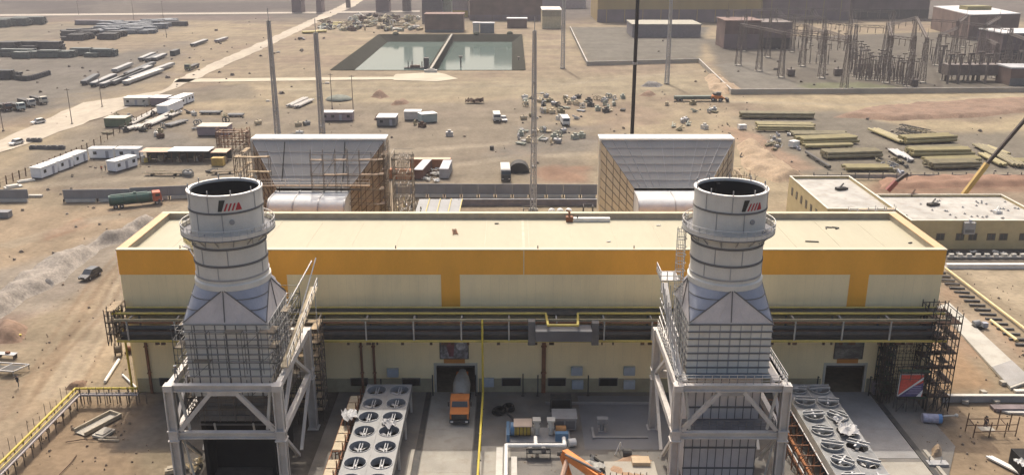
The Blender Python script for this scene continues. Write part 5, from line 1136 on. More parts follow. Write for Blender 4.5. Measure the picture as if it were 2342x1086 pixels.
# ================================================================ PRECAST WALLS
def wall_run(label, p, q, h=3.1, seg=4, plinth=True):
    p, q = Vector((p[0], p[1], 0)), Vector((q[0], q[1], 0)); d = q - p; Ln = d.length; rz = math.atan2(d.y, d.x)
    t = thing('precast_wall', label, 'wall', p, rz); k = max(1, round(Ln / seg)); sg = Ln / k
    for i in range(k):
        st = .0
        MB().box(i * sg + .02, (i + 1) * sg - .02, -.1, .1, .75, h + st).build('panel', precast, t)
        if plinth: MB().box(i * sg + .4, (i + 1) * sg - .4, -.35, .35, 0, .72).build('plinth', offwhite, t)
        MB().box(i * sg - .15, i * sg + .15, -.25, .25, 0, .74).build('foot', dark, t)
    return t
wall_run('grey precast wall behind the green tanker truck', G(147, 462), G(300, 460), 3.0, 8.2); wall_run('grey precast wall running from the tanker to behind the left stack', G(300, 458), G(560, 447), 3.1, 8.2)
wall_run('grey precast wall at the far left edge', G(-80, 462), G(67, 461), 3.0, 8.2)
wall_run('long grey precast wall behind the hall between the two air intakes', G(900, 450), G(1366, 452), 3.3, 4.2)
t = thing('low_wall', 'low mauve wall with pale top behind the middle of the hall', 'wall', G(1030, 470)); MB().box(0, 36, -.2, .2, 0, 1.5).build('face', mat('mauve_wall', (.20, .18, .185), .85), t); MB().box(0, 36, -.35, .3, 1.501, 1.6).build('coping', precast, t)
solo(MB().box(-2.2, 2.2, -1.0, 1.0, 0, 1.3).box(-2.3, 2.3, -1.1, 1.1, 1.3, 1.4), 'concrete_block', precast, 'grey block at the far left edge in front of the precast wall', 'block', None, G(2, 496))
solo(MB().box(-1.6, 1.6, -.4, .4, 0, .5), 'white_block', offwhite, 'white block in the gap of the left precast wall', 'block', None, G(82, 450))
# yard right behind the hall
t = thing('panel_canopy', 'sloping canopy of dark panels with pale bars behind the hall', 'canopy', (-20.5, 180, 0))
for k in range(4):
    x = k * 2.35; MB().poly([(x, 0, 4.6), (x + 2.2, 0, 4.6), (x + 2.6, 9, 6.2), (x + .5, 9, 6.2)]).build('panel', mat('grey_panel', (.135, .14, .145), .5, var=.15), t)
    MB().bar((x + 2.28, 0, 4.65), (x + 2.72, 9, 6.3), .18).build('bar', yellowd, t)
for x in (0, 9): MB().bar((x, .3, 0), (x, .3, 4.6), .2).bar((x, 8.8, 0), (x, 8.8, 6.2), .2).build('post', dark, t)
t = thing('cream_shed', 'small cream plant building behind the hall parapet', 'building', (10.5, 173, 0)); MB().box(-4.2, 4.2, -4, 4, 0, 6.0).build('wall', cream, t); MB().box(-4.4, 4.4, -4.2, 4.2, 6.0, 6.2).build('roof', creamcap, t)
for k in range(3): 
    t = thing('white_tank', ('left', 'middle', 'right')[k] + ' of three white domed tanks behind the hall', 'tank', (8.2 + k * 1.75, 180, 0), group='white domed tanks'); MB().tube((0, 0, 0), (0, 0, 6.2), .72, 16).build('shell', white, t, True); MB().ball((0, 0, 6.2), .72, 16, 5, .9, True).build('dome', white, t, True)
for px, lab, h in ((1208, 'dark pipe rack tower behind the tanks', 5.2), (1345, 'dark frame right of the white tanks', 5.6)):
    p = D(px, 470, 186); t = thing('plant_frame', lab, 'frame', (p.x, 186, 0)); Q = MB()
    for x in (-1, 1):
        for y in (-1, 1): Q.bar((x, y, 0), (x, y, h), .15)
    for z in (1.7, 3.4, h): Q.bar((-1, -1, z), (1, -1, z), .12).bar((-1, 1, z), (1, 1, z), .12).bar((-1, -1, z), (-1, 1, z), .12).bar((1, -1, z), (1, 1, z), .12)
    Q.build('frame', dark, t); MB().box(-.9, .9, -.9, .9, 3.45, 3.9).build('grating', dark, t)
rr = random.Random(5)
for k in range(26):
    px, py = rr.uniform(905, 965), rr.uniform(452, 484); p = D(px, py, rr.uniform(176, 200)); Q = MB(); h = max(1.5, min(6, p.z + 1)); a = rr.uniform(-.6, .6)
    Q.tube((-.2, 0, 0), (-.2, 0, h), .14, 6).bar((-.8, 0, h * .7), (.8, a, h * .8), .2).box(-.5, .5, -.3, .3, h * .4, h * .55)
    solo(Q, 'pipework_stub', rr.choice([steeld, yellowd, dark, offwhite, olived]), 'upright piece of unfinished pipework behind the hall left of the dark panels', 'pipework', 'unfinished pipework behind the hall', (p.x, p.y, 0), rr.uniform(0, 3))
# containers
def container(name, label, loc, rz, m, ln=6.1, w_=2.44, h=2.6, roof=None, cat='container', group=None):
    t = thing(name, label, cat, loc, rz, group)
    b = MB().box(-w_ / 2, w_ / 2, -ln / 2, ln / 2, .12, h)
    k = int(ln / .6)
    for i in range(k): y = -ln / 2 + (i + .5) * ln / k; b.box(-w_ / 2 - .03, -w_ / 2, y - .12, y + .12, .3, h - .2); b.box(w_ / 2, w_ / 2 + .03, y - .12, y + .12, .3, h - .2)
    b.build('body', m, t); MB().box(-w_ / 2 + .05, w_ / 2 - .05, -ln / 2 + .05, ln / 2 - .05, h + .003, h + .05).build('roof', roof or m, t)
    for s_ in (-1, 1): MB().box(s_ * .6 - .55, s_ * .6 + .55, -ln / 2 - .04, -ln / 2, .3, h - .2).build('door', m, t)
    MB().box(-w_ / 2, w_ / 2, -ln / 2, ln / 2, 0, .117).build('skid', dark, t)
    return t
crf = mat('container_roof_grey', (.37, .37, .38), .6, dirt=.2); cbr = mat('container_brown', (.13, .065, .05), .75, var=.25, dirt=.2)
container('shipping_container', 'brown container with grey roof, left of the debris between containers', G(968, 398), R(-7), cbr, 12, roof=crf)
container('shipping_container', 'grey container right of the debris between containers', G(1020, 398), R(-2), mat('container_grey', (.30, .295, .30), .7, dirt=.2), 10, roof=crf)
container('shipping_container', 'orange brown container closing the back of the debris yard', G(985, 384), R(90), mat('container_orange', (.36, .15, .07), .75, var=.2, dirt=.2), 11, roof=mat('pinkish_roof', (.50, .34, .24), .7))
container('shipping_container', 'small rusty orange container peeping out right of the left intake', G(918, 409), R(80), mat('container_orange', (.36, .15, .07)), 6)
rr = random.Random(11)
for k in range(22):
    p = G(rr.uniform(962, 1004), rr.uniform(388, 416)); solo(crumple(rr.uniform(.8, 2.2), rr.uniform(.6, 1.6), 100 + k, .7), 'debris', rr.choice([white, offwhite, conc, steeld, rustd]), 'piece of pale debris heaped between the containers', 'debris', 'debris between the containers', (p.x, p.y, .1), rr.uniform(0, 3))
def truck(name, label, loc, rz, cm, bm, ln=9., bh=1.2, kind='box', group=None, cat='truck'):
    t = thing(name, label, cat, loc, rz, group); cabmesh(t, cm, -ln / 2)
    MB().box(-.5, .5, -ln / 2 + .3, ln / 2, .6, .9).build('chassis', dark, t)
    if kind == 'box': MB().box(-1.22, 1.22, -ln / 2 + 2.2, ln / 2, .95, .95 + bh).build('load_bed', bm, t)
    elif kind == 'tank':
        MB().tube((0, -ln / 2 + 2.2, 1.9), (0, ln / 2, 1.9), 1.15, 18).build('tank', bm, t, True)
        for k in range(4): MB().ring((0, -ln / 2 + 2.6 + k * (ln - 3) / 3, 1.9), 1.17, .05, 18, 'y').build('tank_band', dark, t)
        MB().box(-.35, .35, -ln / 2 + 3, ln / 2 - .5, 3.0, 3.12).tube((0, 0, 3.0), (0, 0, 3.35), .35, 10).build('catwalk', bm, t)
    elif kind == 'flat': MB().box(-1.25, 1.25, -ln / 2 + 2.3, ln / 2, .95, 1.15).build('load_bed', bm, t)
    wheels(t, [(s_ * 1.05, y) for y in (-ln / 2 + 1.2, ln / 2 - 2.6, ln / 2 - 1.3) for s_ in (-1, 1)], .5)
    return t
def ang(p, q): d = G(*q) - G(*p); return math.atan2(d.y, d.x) + math.pi / 2   # heading: front (-y) points from q back to p... p is the front
def head(front, back): d = G(*front) - G(*back); return math.atan2(d.y, d.x) + math.pi / 2
truck('tanker_truck', 'dark green tanker truck with faded red cab by the left precast wall', G(312, 470), head((366, 464), (255, 476)), redp, green, 11.5, kind='tank')
truck('lorry', 'white lorry with dark front facing the wall behind the hall', G(1156, 404), R(2), mat('dark_cab_paint', (.05, .055, .06), .5), offwhite, 11, 1.6)
t = thing('covered_mound', 'black tarpaulin arch beside the white lorry', 'tarpaulin', G(1187, 391))
Q = MB(); Q.lathe([(2.7, -2.0), (2.7, 2.0)], 20, (0, 0), 0, math.pi); Q.poly([(2.7 * math.cos(math.pi * k / 20), 2.7 * math.sin(math.pi * k / 20), -2.0) for k in range(21)]).poly([(2.7 * math.cos(math.pi * k / 20), 2.7 * math.sin(math.pi * k / 20), 2.0) for k in reversed(range(21))])
Q.xf(Matrix.Rotation(R(90), 4, 'X')).build('tarpaulin', mat('black_tarpaulin', (.05, .046, .042), .8, var=.2), t, True); MB().bar((-3, 2.1, .1), (3, 2.1, .1), .2).bar((-3, -2.1, .1), (3, -2.1, .1), .2).build('weight', dark, t)
for px, py, lab, m in ((1136, 277, 'white box van on the sand behind the hall', offwhite), (1292, 286, 'white van further right among the laid out equipment', white)):
    truck('box_van', lab, G(px, py), R(4), m, m, 7.0, 2.0, group='white vans behind the hall', cat='van')
car('parked_car', 'small silver car beside the white box van', 1152, 277, R(10), mat('silver_paint', (.45, .45, .46), .4), None)
car('parked_car', 'white car on the open ground near the far left edge', 38, 331, head((25, 333), (52, 326)), white)
car('parked_car', 'white car on the haul road at the far left', 88, 283, head((75, 285), (100, 281)), white)
car('parked_car', 'dark car on the sand beside the haul road near the pond', 690, 92, R(80), mat('maroon_paint', (.06, .03, .03), .4))
# long cabins
wall_white = mat('cabin_white', (.66, .67, .68), .6, var=.05, dirt=.1); roof_w = mat('cabin_roof', (.66, .65, .62), .7, dirt=.15)
def cabin(label, p, q, w_=3.0, h=2.9, m=None, rf_=None, group=None, win=True, name='site_cabin'):
    p, q = G(*p), G(*q); d = q - p; ln = d.length; rz = math.atan2(d.y, d.x); t = thing(name, label, 'cabin', (p + q) / 2, rz, group)
    m = m or wall_white
    MB().box(-ln / 2, ln / 2, 0, w_, .3, h).build('wall', m, t); MB().box(-ln / 2 - .15, ln / 2 + .15, -.2, w_ + .2, h, h + .15).build('roof', rf_ or roof_w, t); MB().box(-ln / 2 + .1, ln / 2 - .1, .1, w_ - .1, 0, .298).build('base', dark, t)
    if win:
        k = max(2, int(ln / 2.4))
        for i in range(k):
            x = -ln / 2 + (i + .5) * ln / k
            if i == k // 2: MB().box(x - .45, x + .45, -.03, 0, .35, 2.35).build('door', bluegrey, t)
            else: MB().box(x - .5, x + .5, -.03, 0, 1.3, 2.2).build('window', glass, t)
    return t
cabin('nearest white site cabin of the slanted row by the fence', (96, 410), (133, 396)); cabin('middle white site cabin of the slanted row by the fence', (137, 394), (169, 382)); cabin('farthest white site cabin of the slanted row by the fence', (172, 380), (202, 368))
cabin('left of the two white site cabins standing square at the back', (205, 364), (260, 364)); cabin('right of the two white site cabins standing square at the back', (266, 364), (319, 364)); cabin('white site cabin set at an angle in the middle of the yard', (266, 395), (316, 380))
solo(MB().box(-2, 2, -1, 1, .0, .25).box(-1.5, 1.2, -.7, .7, .25, .6), 'pallet_stack', offwhite, 'low pale pallet stack at the left end of the slanted cabins', 'pallets', None, G(30, 428), R(40)); solo(MB().box(-2, 2, -.8, .8, .0, .3).box(-1.7, 1.5, -.5, .5, .3, .5), 'pallet_stack', offwhite, 'low pale pallet stack nearest the slanted cabins', 'pallets', None, G(60, 415), R(40))
t = thing('open_shed', 'long open fronted shed with pale and pink roof sheets', 'shed', G(322, 372)); p0 = G(322, 372); p1 = G(520, 372); ln = p1.x - p0.x
MB().box(0, ln * .33, -.4, 5, 3.0, 3.15).box(ln * .82, ln, -.3, 5, 2.8, 2.95).build('roof', mat('pinkish_roof', (.50, .34, .24)), t); MB().box(ln * .33, ln * .80, -.5, 5.2, 3.25, 3.4).build('white_roof', white, t); MB().box(0, ln, 4.6, 4.8, 0, 2.75).build('back_wall', dark, t)
for k in range(12): MB().box(k * ln / 11 - .1, k * ln / 11 + .1, -.1, .1, 0, 2.8).build('post', rustd, t)
rr = random.Random(21)
for k in range(16): solo(MB().box(-.6, .6, -.5, .5, 0, rr.uniform(.6, 1.8)).bar((-.5, 0, .4), (.7, .2, 1.3), .2), 'stored_crate', rr.choice([dark, rustd, yellowd, steeld, mat('formwork_timber', (.36, .31, .23))]), 'crate stored under the long open shed', 'crate', 'crates under the open shed', p0 + Vector((rr.uniform(.5, ln - .5), rr.uniform(.3, 4), 0)), rr.uniform(0, 3))
solo(MB().box(-1.6, 1.6, -1, 1, 0, 2.2).box(-1.2, 1.2, -1.05, -1, .3, 1.9), 'yellow_cage', mat('ochre_cage', (.42, .28, .08), .7, var=.3), 'ochre cage at the right end of the open shed', 'cage', None, G(500, 378))
for px, py, ang_, L_, lab in ((375, 401, 0, 10, 'bundle of pipes on trestles in front of the open shed'), (510, 397, 8, 6, 'shorter bundle of rusty pipes right of the shed bundle')):
    t = thing('pipe_bundle', lab, 'pipes', G(px, py), R(ang_))
    for k in range(4): MB().tube((-L_ / 2, k * .5 - .7, .75), (L_ / 2, k * .5 - .7, .75), .2, 8).build('pipe', rustd if k % 2 else mat('pale_plank', (.46, .38, .26)), t)
    for s_ in (-1, 1): MB().box(s_ * L_ * .3 - .15, s_ * L_ * .3 + .15, -1.1, 1.2, 0, .53).build('trestle', dark, t)
scaffold('scaffold', 'brown scaffold block behind the open shed', 0, 9, 0, 4, 0, 5.5, 2, 1.8, tuple(G(497, 345)), seed=31, thick=.14, m=rust, pm_=mat('brown_board', (.24, .15, .09)))
for a, c, n_ in (((0, 428), (200, 345), 16), ((200, 345), (370, 250), 14)):
    t = thing('wire_fence', ('near', 'far')[n_ == 14] + ' run of the post and wire fence along the haul road', 'fence', (0, 0, 0)); p, q_ = G(*a), G(*c)
    for k in range(n_): s_ = p.lerp(q_, k / (n_ - 1)); MB().bar((s_.x, s_.y, 0), (s_.x + .1, s_.y, 2.3), .22).build('post', rustd, t)
    MB().bar((p.x, p.y, 1.9), (q_.x, q_.y, 1.9), .06).bar((p.x, p.y, 1.0), (q_.x, q_.y, 1.0), .06).build('wire', rustd, t)
for a, c, n_, h, lab in (((66, 324), (92, 324), 4, .9, 'dark concrete block in the upper short row on the haul road'), ((72, 341), (145, 341), 10, .9, 'dark concrete block in the lower row by the haul road')):
    for k in range(n_):
        p = G(a[0] + (c[0] - a[0]) * (k + rr.uniform(-.15, .15)) / (n_ - 1), a[1]); solo(MB().prism([(-.6, -.5), (.6, -.5), (.6, .5), (-.6, .5)], 0, h).prism([(-.35, -.3), (.35, -.3), (.35, .3), (-.35, .3)], h, h + .25), 'concrete_block', seam, lab, 'block', lab.split(' in ')[1], p)
# trucks at the far left
for k, (px, py, cm) in enumerate(((8, 252, mat('maroon_paint', (.06, .03, .03))), (38, 251, mat('pale_green_cab', (.42, .46, .42), .5)), (62, 242, offwhite), (90, 236, mat('cream_cab', (.55, .50, .40), .5)))):
    truck('parked_truck', ('maroon', 'pale green', 'dusty white', 'cream') [k] + ' cabbed truck parked in the short row at the far left', G(px, py), head((px + 14, py + 3), (px - 14, py - 4)), cm, dark, 10, 1.4, group='trucks parked at the far left')
truck('flat_truck', 'dark flatbed truck driving on the haul road', G(440, 158), head((422, 165), (460, 150)), mat('olive_cab', (.16, .17, .10), .6), dark, 14, .8)
# trailers along the haul road
tr_m = mat('trailer_dark', (.085, .09, .095), .7, var=.2); tr_p = mat('trailer_pale', (.27, .27, .26), .6, var=.15, dirt=.2)
def trailer(label, f, b, m, top, group, h=1.6, w_=2.6):
    p, q_ = G(*f), G(*b); d = q_ - p; ln = d.length; t = thing('parked_trailer', label, 'trailer', (p + q_) / 2, math.atan2(d.y, d.x) + math.pi / 2, group)
    MB().box(-w_ / 2, w_ / 2, -ln / 2, ln / 2, .7, h).build('bed', m, t); MB().box(-w_ / 2 + .1, w_ / 2 - .1, -ln / 2 + .2, ln / 2 - .2, h + .002, h + .3).build('load', top, t)
    wheels(t, [(s_ * 1.0, y) for y in (ln / 2 - 1.5, ln / 2 - 2.8) for s_ in (-1, 1)], .5); MB().box(-.2, .2, -ln / 2 + .5, -ln / 2 + .9, 0, .7).build('landing_leg', dark, t)
gr = 'trailers parked along the haul road'
for k, (f, b, m, top) in enumerate((((192, 196), (222, 178), tr_m, tr_m), ((212, 200), (262, 178), tr_m, tr_p), ((232, 202), (292, 180), tr_m, tr_p), ((256, 196), (330, 165), tr_m, tr_p), ((274, 188), (345, 158), tr_m, tr_p), ((290, 176), (352, 150), tr_m, tr_m), ((262, 168), (300, 152), tr_p, tr_p), ((322, 141), (352, 128), tr_m, tr_p), ((336, 143), (362, 132), tr_m, tr_m), ((352, 141), (378, 130), tr_m, tr_p), ((286, 196), (370, 166), tr_p, offwhite), ((300, 187), (395, 152), tr_p, tr_p))):
    trailer('flatbed trailer parked in the slanted group beside the haul road', f, b, m, top, gr)
container('shipping_container', 'dark container standing alone up the haul road', G(401, 126), head((391, 128), (410, 121)), tr_m, 9)
trailer('longer pale topped trailer farther up the haul road', (440, 108), (472, 97), tr_m, tr_p, 'far trailers up the haul road'); trailer('farthest mauve trailer up the haul road', (495, 99), (518, 92), mat('mauve_trailer', (.2, .16, .17), .7), tr_p, 'far trailers up the haul road')
# long sheds and beams in the middle left yard
for k, (a, c, w_, m, lab) in enumerate((((284, 243), (340, 243), 5, offwhite, 'pale roofed shed at the back of the middle left yard'), ((345, 243), (382, 243), 6, mat('mauve_shed', (.25, .2, .21), .7), 'mauve walled shed right of the pale roofed one'), ((240, 292), (288, 292), 5, mat('green_shed', (.13, .16, .10), .8), 'green sided cabin with beige roof in the middle left yard'), ((410, 245), (445, 232), 4, wall_white, 'white cabin at the right end of the middle left yard'), ((385, 262), (420, 247), 4, wall_white, 'white cabin behind the stacked beams of the middle left yard'), ((452, 312), (520, 312), 6, mat('mauve_shed', (.25, .2, .21)), 'pink roofed shed left of the left air intake'), ((735, 278), (806, 278), 4, mat('mauve_shed', (.25, .2, .21)), 'white roofed hut behind the two left masts'), ((862, 290), (905, 290), 7, mat('grey_shed', (.16, .16, .16), .7), 'grey hut with pale roof right of the white roofed hut'), ((965, 283), (1000, 280), 4, mat('green_grey_shed', (.28, .33, .31), .7), 'greenish container hut left of the box van'), ((925, 276), (962, 276), 4, mat('pale_hut', (.45, .43, .4), .7), 'pale hut next to the greenish container hut'))):
    cabin(lab, a, c, w_, 3.0, m, mat('beige_roof', (.52, .46, .37), .8) if 'beige' in lab or 'pink' in lab else roof_w, None, k in (0, 3, 6, 7), 'yard_hut')
def pipestack(label, a, c, n_, r_, m, group=None, name='pipe_stack', rows=1, cat='pipes'):
    p, q_ = G(*a), G(*c); d = q_ - p; ln = d.length; t = thing(name, label, cat, p, math.atan2(d.y, d.x), group); rr = random.Random(int(a[0] * 7 + a[1]))
    for j in range(rows):
        for k in range(n_ - j):
            e0, e1 = rr.uniform(0, ln * .06), rr.uniform(0, ln * .06)
            MB().tube((e0, (k + j * .5) * r_ * 2.05, r_ + .35 + j * r_ * 1.75), (ln - e1, (k + j * .5) * r_ * 2.05, r_ + .35 + j * r_ * 1.75), r_, 8).build('pipe', m, t, True)
    for f in (.15, .5, .85): MB().box(ln * f - .12, ln * f + .12, -r_, n_ * r_ * 2.05, 0, .35).build('bearer', dark, t)
    return t
for k, (a, c) in enumerate((((300, 290), (372, 252)), ((318, 300), (398, 262)), ((345, 290), (420, 258)), ((290, 302), (330, 290)), ((665, 247), (705, 228)), ((680, 249), (718, 232)))):
    pipestack(('pale steel beams stacked in the middle left yard', 'pale lattice beams lying between the two left masts')[k > 3], a, c, 3, .4, mat('pale_beam', (.48, .45, .40), .7, dirt=.2), ('pale beams in the middle left yard', 'pale beams between the masts')[k > 3], 'beam_stack', cat='beams')
# ================================================================ LAYDOWN YARD
lay = [((1690, 272), (1868, 274), 5, .5, 'back row'), ((1726, 292), (1866, 294), 5, .5, ''), ((1728, 301), (1870, 303), 3, .4, ''), ((1812, 314), (1945, 314), 6, .45, ''), ((1830, 334), (1965, 329), 6, .5, ''), ((1838, 341), (1955, 338), 3, .45, ''), ((1888, 366), (2022, 362), 6, .5, ''), ((1932, 392), (2042, 392), 5, .45, ''), ((2068, 332), (2190, 326), 6, .5, ''), ((2078, 346), (2205, 342), 4, .4, ''), ((2082, 360), (2228, 358), 5, .5, ''), ((2120, 375), (2250, 371), 5, .45, ''), ((2128, 389), (2246, 386), 6, .45, ''), ((2318, 378), (2400, 378), 5, .45, '')]
for k, (a, c, n_, r_, s_) in enumerate(lay): pipestack('long olive pipe stack lying level in the laydown yard', a, c, n_, r_, olive if k % 3 else olived, 'level olive pipe stacks in the laydown yard', rows=2 if k % 2 == 0 else 1)
for k, (a, c, n_, r_) in enumerate((((1985, 300), (2062, 332), 4, .45), ((2224, 335), (2282, 365), 4, .4), ((2236, 356), (2290, 384), 3, .4), ((2262, 352), (2322, 386), 4, .45), ((2246, 338), (2300, 358), 3, .35))):
    pipestack('olive pipe stack lying slantwise in the laydown yard', a, c, n_, r_, olived if k % 2 else olive, 'slanted olive pipe stacks in the laydown yard')
pipestack('single dark pole lying slantwise at the left of the laydown yard', (1840, 352), (1898, 389), 1, .45, dark, None, 'fallen_pole')
for k, (a, c) in enumerate((((2055, 296), (2120, 310)), ((2070, 303), (2140, 318)), ((2048, 306), (2110, 320)))):
    p, q_ = G(*a), G(*c); d = q_ - p; ln = d.length; t = thing('lattice_girder', 'dark lattice girder lying at the back of the laydown yard', 'girder', p, math.atan2(d.y, d.x), 'lattice girders in the laydown yard'); Q = MB()
    for y in (0, 1.4):
        for z in (.3, 1.6): Q.bar((0, y, z), (ln, y, z), .2)
    for i in range(int(ln / 2)): Q.bar((i * 2, 0, .3), (i * 2 + 2, 0, 1.6), .14).bar((i * 2, 1.4, 1.6), (i * 2 + 2, 1.4, .3), .14).bar((i * 2, 0, 1.6), (i * 2, 1.4, 1.6), .14)
    Q.build('chord', olived if k % 2 else dark, t)
for k, (a, c) in enumerate((((2030, 345), (2055, 362)), ((2042, 346), (2070, 366)), ((2056, 352), (2082, 372)))): pipestack('short grey bars lying askew in the middle of the laydown yard', a, c, 3, .25, steeld, 'grey bars in the laydown yard', 'bar_stack', cat='bars')
rr = random.Random(77)
for k in range(34):
    px, py = rr.choice([(rr.uniform(1745, 1830), rr.uniform(308, 345)), (rr.uniform(2000, 2080), rr.uniform(366, 398)), (rr.uniform(1690, 1760), rr.uniform(330, 395))])
    Q = MB(); 
    for j in range(3): Q.bar((rr.uniform(-1.5, 1.5), rr.uniform(-.8, .8), .2), (rr.uniform(-1.5, 1.5), rr.uniform(-.8, .8), rr.uniform(.2, 1.2)), rr.uniform(.15, .4))
    Q.box(-.5, .4, -.4, .4, 0, rr.uniform(.3, .9))
    solo(Q, 'scrap_pile', rr.choice([steeld, dark, offwhite, olived, bluegrey]), 'little heap of scrap steel left of the laydown yard stacks', 'scrap', 'scrap heaps by the laydown yard', G(px, py), rr.uniform(0, 3))
solo(MB().box(-1.3, 1.3, -1, 1, .2, 1.9).box(-1.35, 1.35, -1.05, 1.05, 1.9, 2.0).box(-.4, .4, -1.03, -1, .3, 1.6), 'white_cube_tank', white, 'white boxy tank at the left of the laydown yard', 'tank', None, G(1815, 337), R(30))
solo(MB().box(-1.3, 1.3, -.8, .8, .2, 1.6).box(-1, 1, -.85, -.8, .4, 1.4), 'white_box', white, 'small white box behind the scrap heaps left of the laydown yard', 'box', None, G(1697, 296), R(10))
# fence wall in front of the laydown yard
t = thing('panel_fence', 'low grey panel fence with posts in front of the laydown yard', 'fence', G(1860, 410))
for k in range(22): MB().box(k * 3.6 + .1, k * 3.6 + 3.5, -.06, .06, .2, 1.3).build('panel', mat('fence_panel_grey', (.27, .25, .23), .85, var=.15), t); MB().box(k * 3.6 - .1, k * 3.6 + .1, -.1, .1, 0, 1.9).build('post', seam, t)
# equipment laid out behind the hall
rr = random.Random(99); em = [mat('sage_equipment', (.30, .31, .25), .7, var=.2, dirt=.2), steeld, offwhite, olived, mat('pale_plank', (.46, .38, .26)), mat('sage_equipment', (.30, .31, .25)), dark]
proto = {}
def equip(kind):
    Q = MB()
    if kind == 0: Q.box(-1.1, 1.1, -.8, .8, .15, 1.3).box(-.5, .5, -.4, .4, 1.3, 1.9).box(-1.2, 1.2, -.9, .9, 0, .15)
    elif kind == 1: Q.tube((-1.2, 0, .8), (1.2, 0, .8), .65, 12).box(-1, 1, -.6, .6, 0, .25).tube((0, 0, 1.2), (0, 0, 1.8), .25, 8)
    elif kind == 2:
        for j in range(4): Q.tube((-1.6, j * .45 - .7, .4), (1.6, j * .45 - .7, .4), .2, 6)
        Q.box(-1.2, -1, -.9, .9, 0, .2).box(1, 1.2, -.9, .9, 0, .2)
    elif kind == 3: Q.ring((0, 0, .9), .8, .18, 14, 'y').ring((.9, .3, .9), .8, .18, 14, 'y').box(-1, 2, -.2, .2, 0, .15)
    else: Q.bar((-1.5, 0, .3), (1.2, .6, 1.4), .3).bar((-1, .6, .3), (1.5, -.4, .9), .25).box(-.8, .6, -.6, .4, 0, .5)
    return Q
for k in range(96):
    z_ = k % 4
    if z_ < 2: px, py = rr.uniform(1235, 1425), rr.uniform(222, 262)
    elif z_ == 2: px, py = rr.uniform(1180, 1330), rr.uniform(296, 332)
    else: px, py = rr.choice([(rr.uniform(1500, 1640), rr.uniform(238, 262)), (rr.uniform(1540, 1660), rr.uniform(270, 300)), (rr.uniform(1180, 1240), rr.uniform(225, 245)), (rr.uniform(1195, 1330), rr.uniform(255, 275))])
    kd = rr.randrange(5); mi = rr.randrange(7) if z_ != 2 else rr.choice([3, 4, 5, 1]); key = (kd, mi)
    lab = 'piece of plant equipment set out on the ground behind the hall'
    if key not in proto: proto[key] = solo(equip(kd), 'equipment_piece', em[mi], lab, 'equipment', 'equipment set out behind the hall', G(px, py), rr.uniform(0, 3))
    else: dup(proto[key], G(px, py), rr.uniform(0, 3))
truck('low_loader', 'long dark low loader parked before the substation wall', G(1592, 231), R(92), dark, mat('greenish_load', (.13, .15, .12), .7), 17, 1.0)
t = thing('wheel_loader', 'orange wheel loader at the end of the dark low loader', 'loader', G(1645, 232), R(70)); MB().box(-1.2, 1.2, -1, 3, 1, 2.2).build('body', orp, t); MB().box(-.9, .9, -.5, 1.2, 2.2, 3.5).build('cab', glass, t); MB().side([(-3.6, .2), (-2.6, .2), (-2.2, 1.6), (-3.4, 1.2)], -1.4, 1.4).build('bucket', dark, t); MB().bar((0, -.8, 1.6), (0, -2.6, .9), .5).build('arm', orp, t); wheels(t, [(-1.2, -.6), (1.2, -.6), (-1.2, 2.2), (1.2, 2.2)], .75, .5)
for px, py, lab, k in ((1028, 311, 'grey slatted cabinet standing on the sand left of the box van', 0), (1125, 343, 'little dark barrel alone on the sand behind the hall', 1), (1085, 236, 'dark bush like tangle of cables on the sand', 2)):
    solo(equip(0) if k == 0 else (MB().tube((0, 0, 0), (0, 0, 1.1), .6, 10).ring((0, 0, 1.1), .6, .06, 12) if k == 1 else crumple(7, 3, 9, 2.2)), ('slatted_cabinet', 'small_barrel', 'cable_tangle')[k], (steeld, dark, rustd)[k], lab, ('cabinet', 'barrel', 'cables')[k], None, G(px, py))
t = thing('water_trailer', 'dark rounded bush of tarpaulin behind the second mast', 'tarpaulin', G(775, 228)); MB().ball((0, 0, 0), 5, 16, 6, .35, True).build('tarpaulin', mat('grey_green_tarp', (.16, .17, .14), .9, var=.3), t, True); MB().ring((0, 0, .1), 5, .15, 20).build('edge', dark, t)
# ================================================================ CONTROL BUILDINGS
cw = mat('control_building_cream', (.46, .37, .20), .75, var=.08, scale=.4, dirt=.15); crt = mat('pale_screed_roof', (.36, .345, .31), .85, var=.18, scale=.25, fine=.10, dirt=.4)
def flatroof(label, x0, x1, y0, y1, h, wins_front, wins_left, seed, par=.7):
    t = thing('control_building', label, 'building', (x0, y0, 0)); w_, d_ = x1 - x0, y1 - y0
    MB().box(0, w_, 0, d_, 0, h - par).build('wall', cw, t)
    MB().box(.3, w_ - .3, .3, d_ - .3, h - par + .004, h - par + .1).build('roof', crt, t)
    P = MB().box(0, w_, 0, .3, h - par, h).box(0, w_, d_ - .3, d_, h - par, h).box(0, .3, .3, d_ - .3, h - par, h).box(w_ - .3, w_, .3, d_ - .3, h - par, h); P.build('parapet', cw, t)
    MB().box(-.06, w_ + .06, -.06, .36, h + .001, h + .08).box(-.06, w_ + .06, d_ - .36, d_ + .06, h + .001, h + .08).box(-.06, .36, .37, d_ - .37, h + .001, h + .08).box(w_ - .36, w_ + .06, .37, d_ - .37, h + .001, h + .08).build('coping', mat('stone_coping', (.56, .52, .43), .8), t)
    for x, z in wins_front:
        f = MB().box(x - .85, x + .85, -.06, .0, z - .75, z + .75).build('window', mat('window_brown', (.12, .09, .06), .6), t); MB().box(x - .7, x - .05, -.09, -.06, z - .6, z + .6).box(x + .05, x + .7, -.09, -.06, z - .6, z + .6).build('pane', glass, f)
    for y, z in wins_left:
        f = MB().box(-.06, 0, y - .6, y + .6, z - .9, z + .9).build('window', mat('window_brown', (.12, .09, .06)), t); MB().box(-.09, -.06, y - .5, y + .5, z - .8, z + .8).build('pane', glass, f)
    rr = random.Random(seed)
    return t
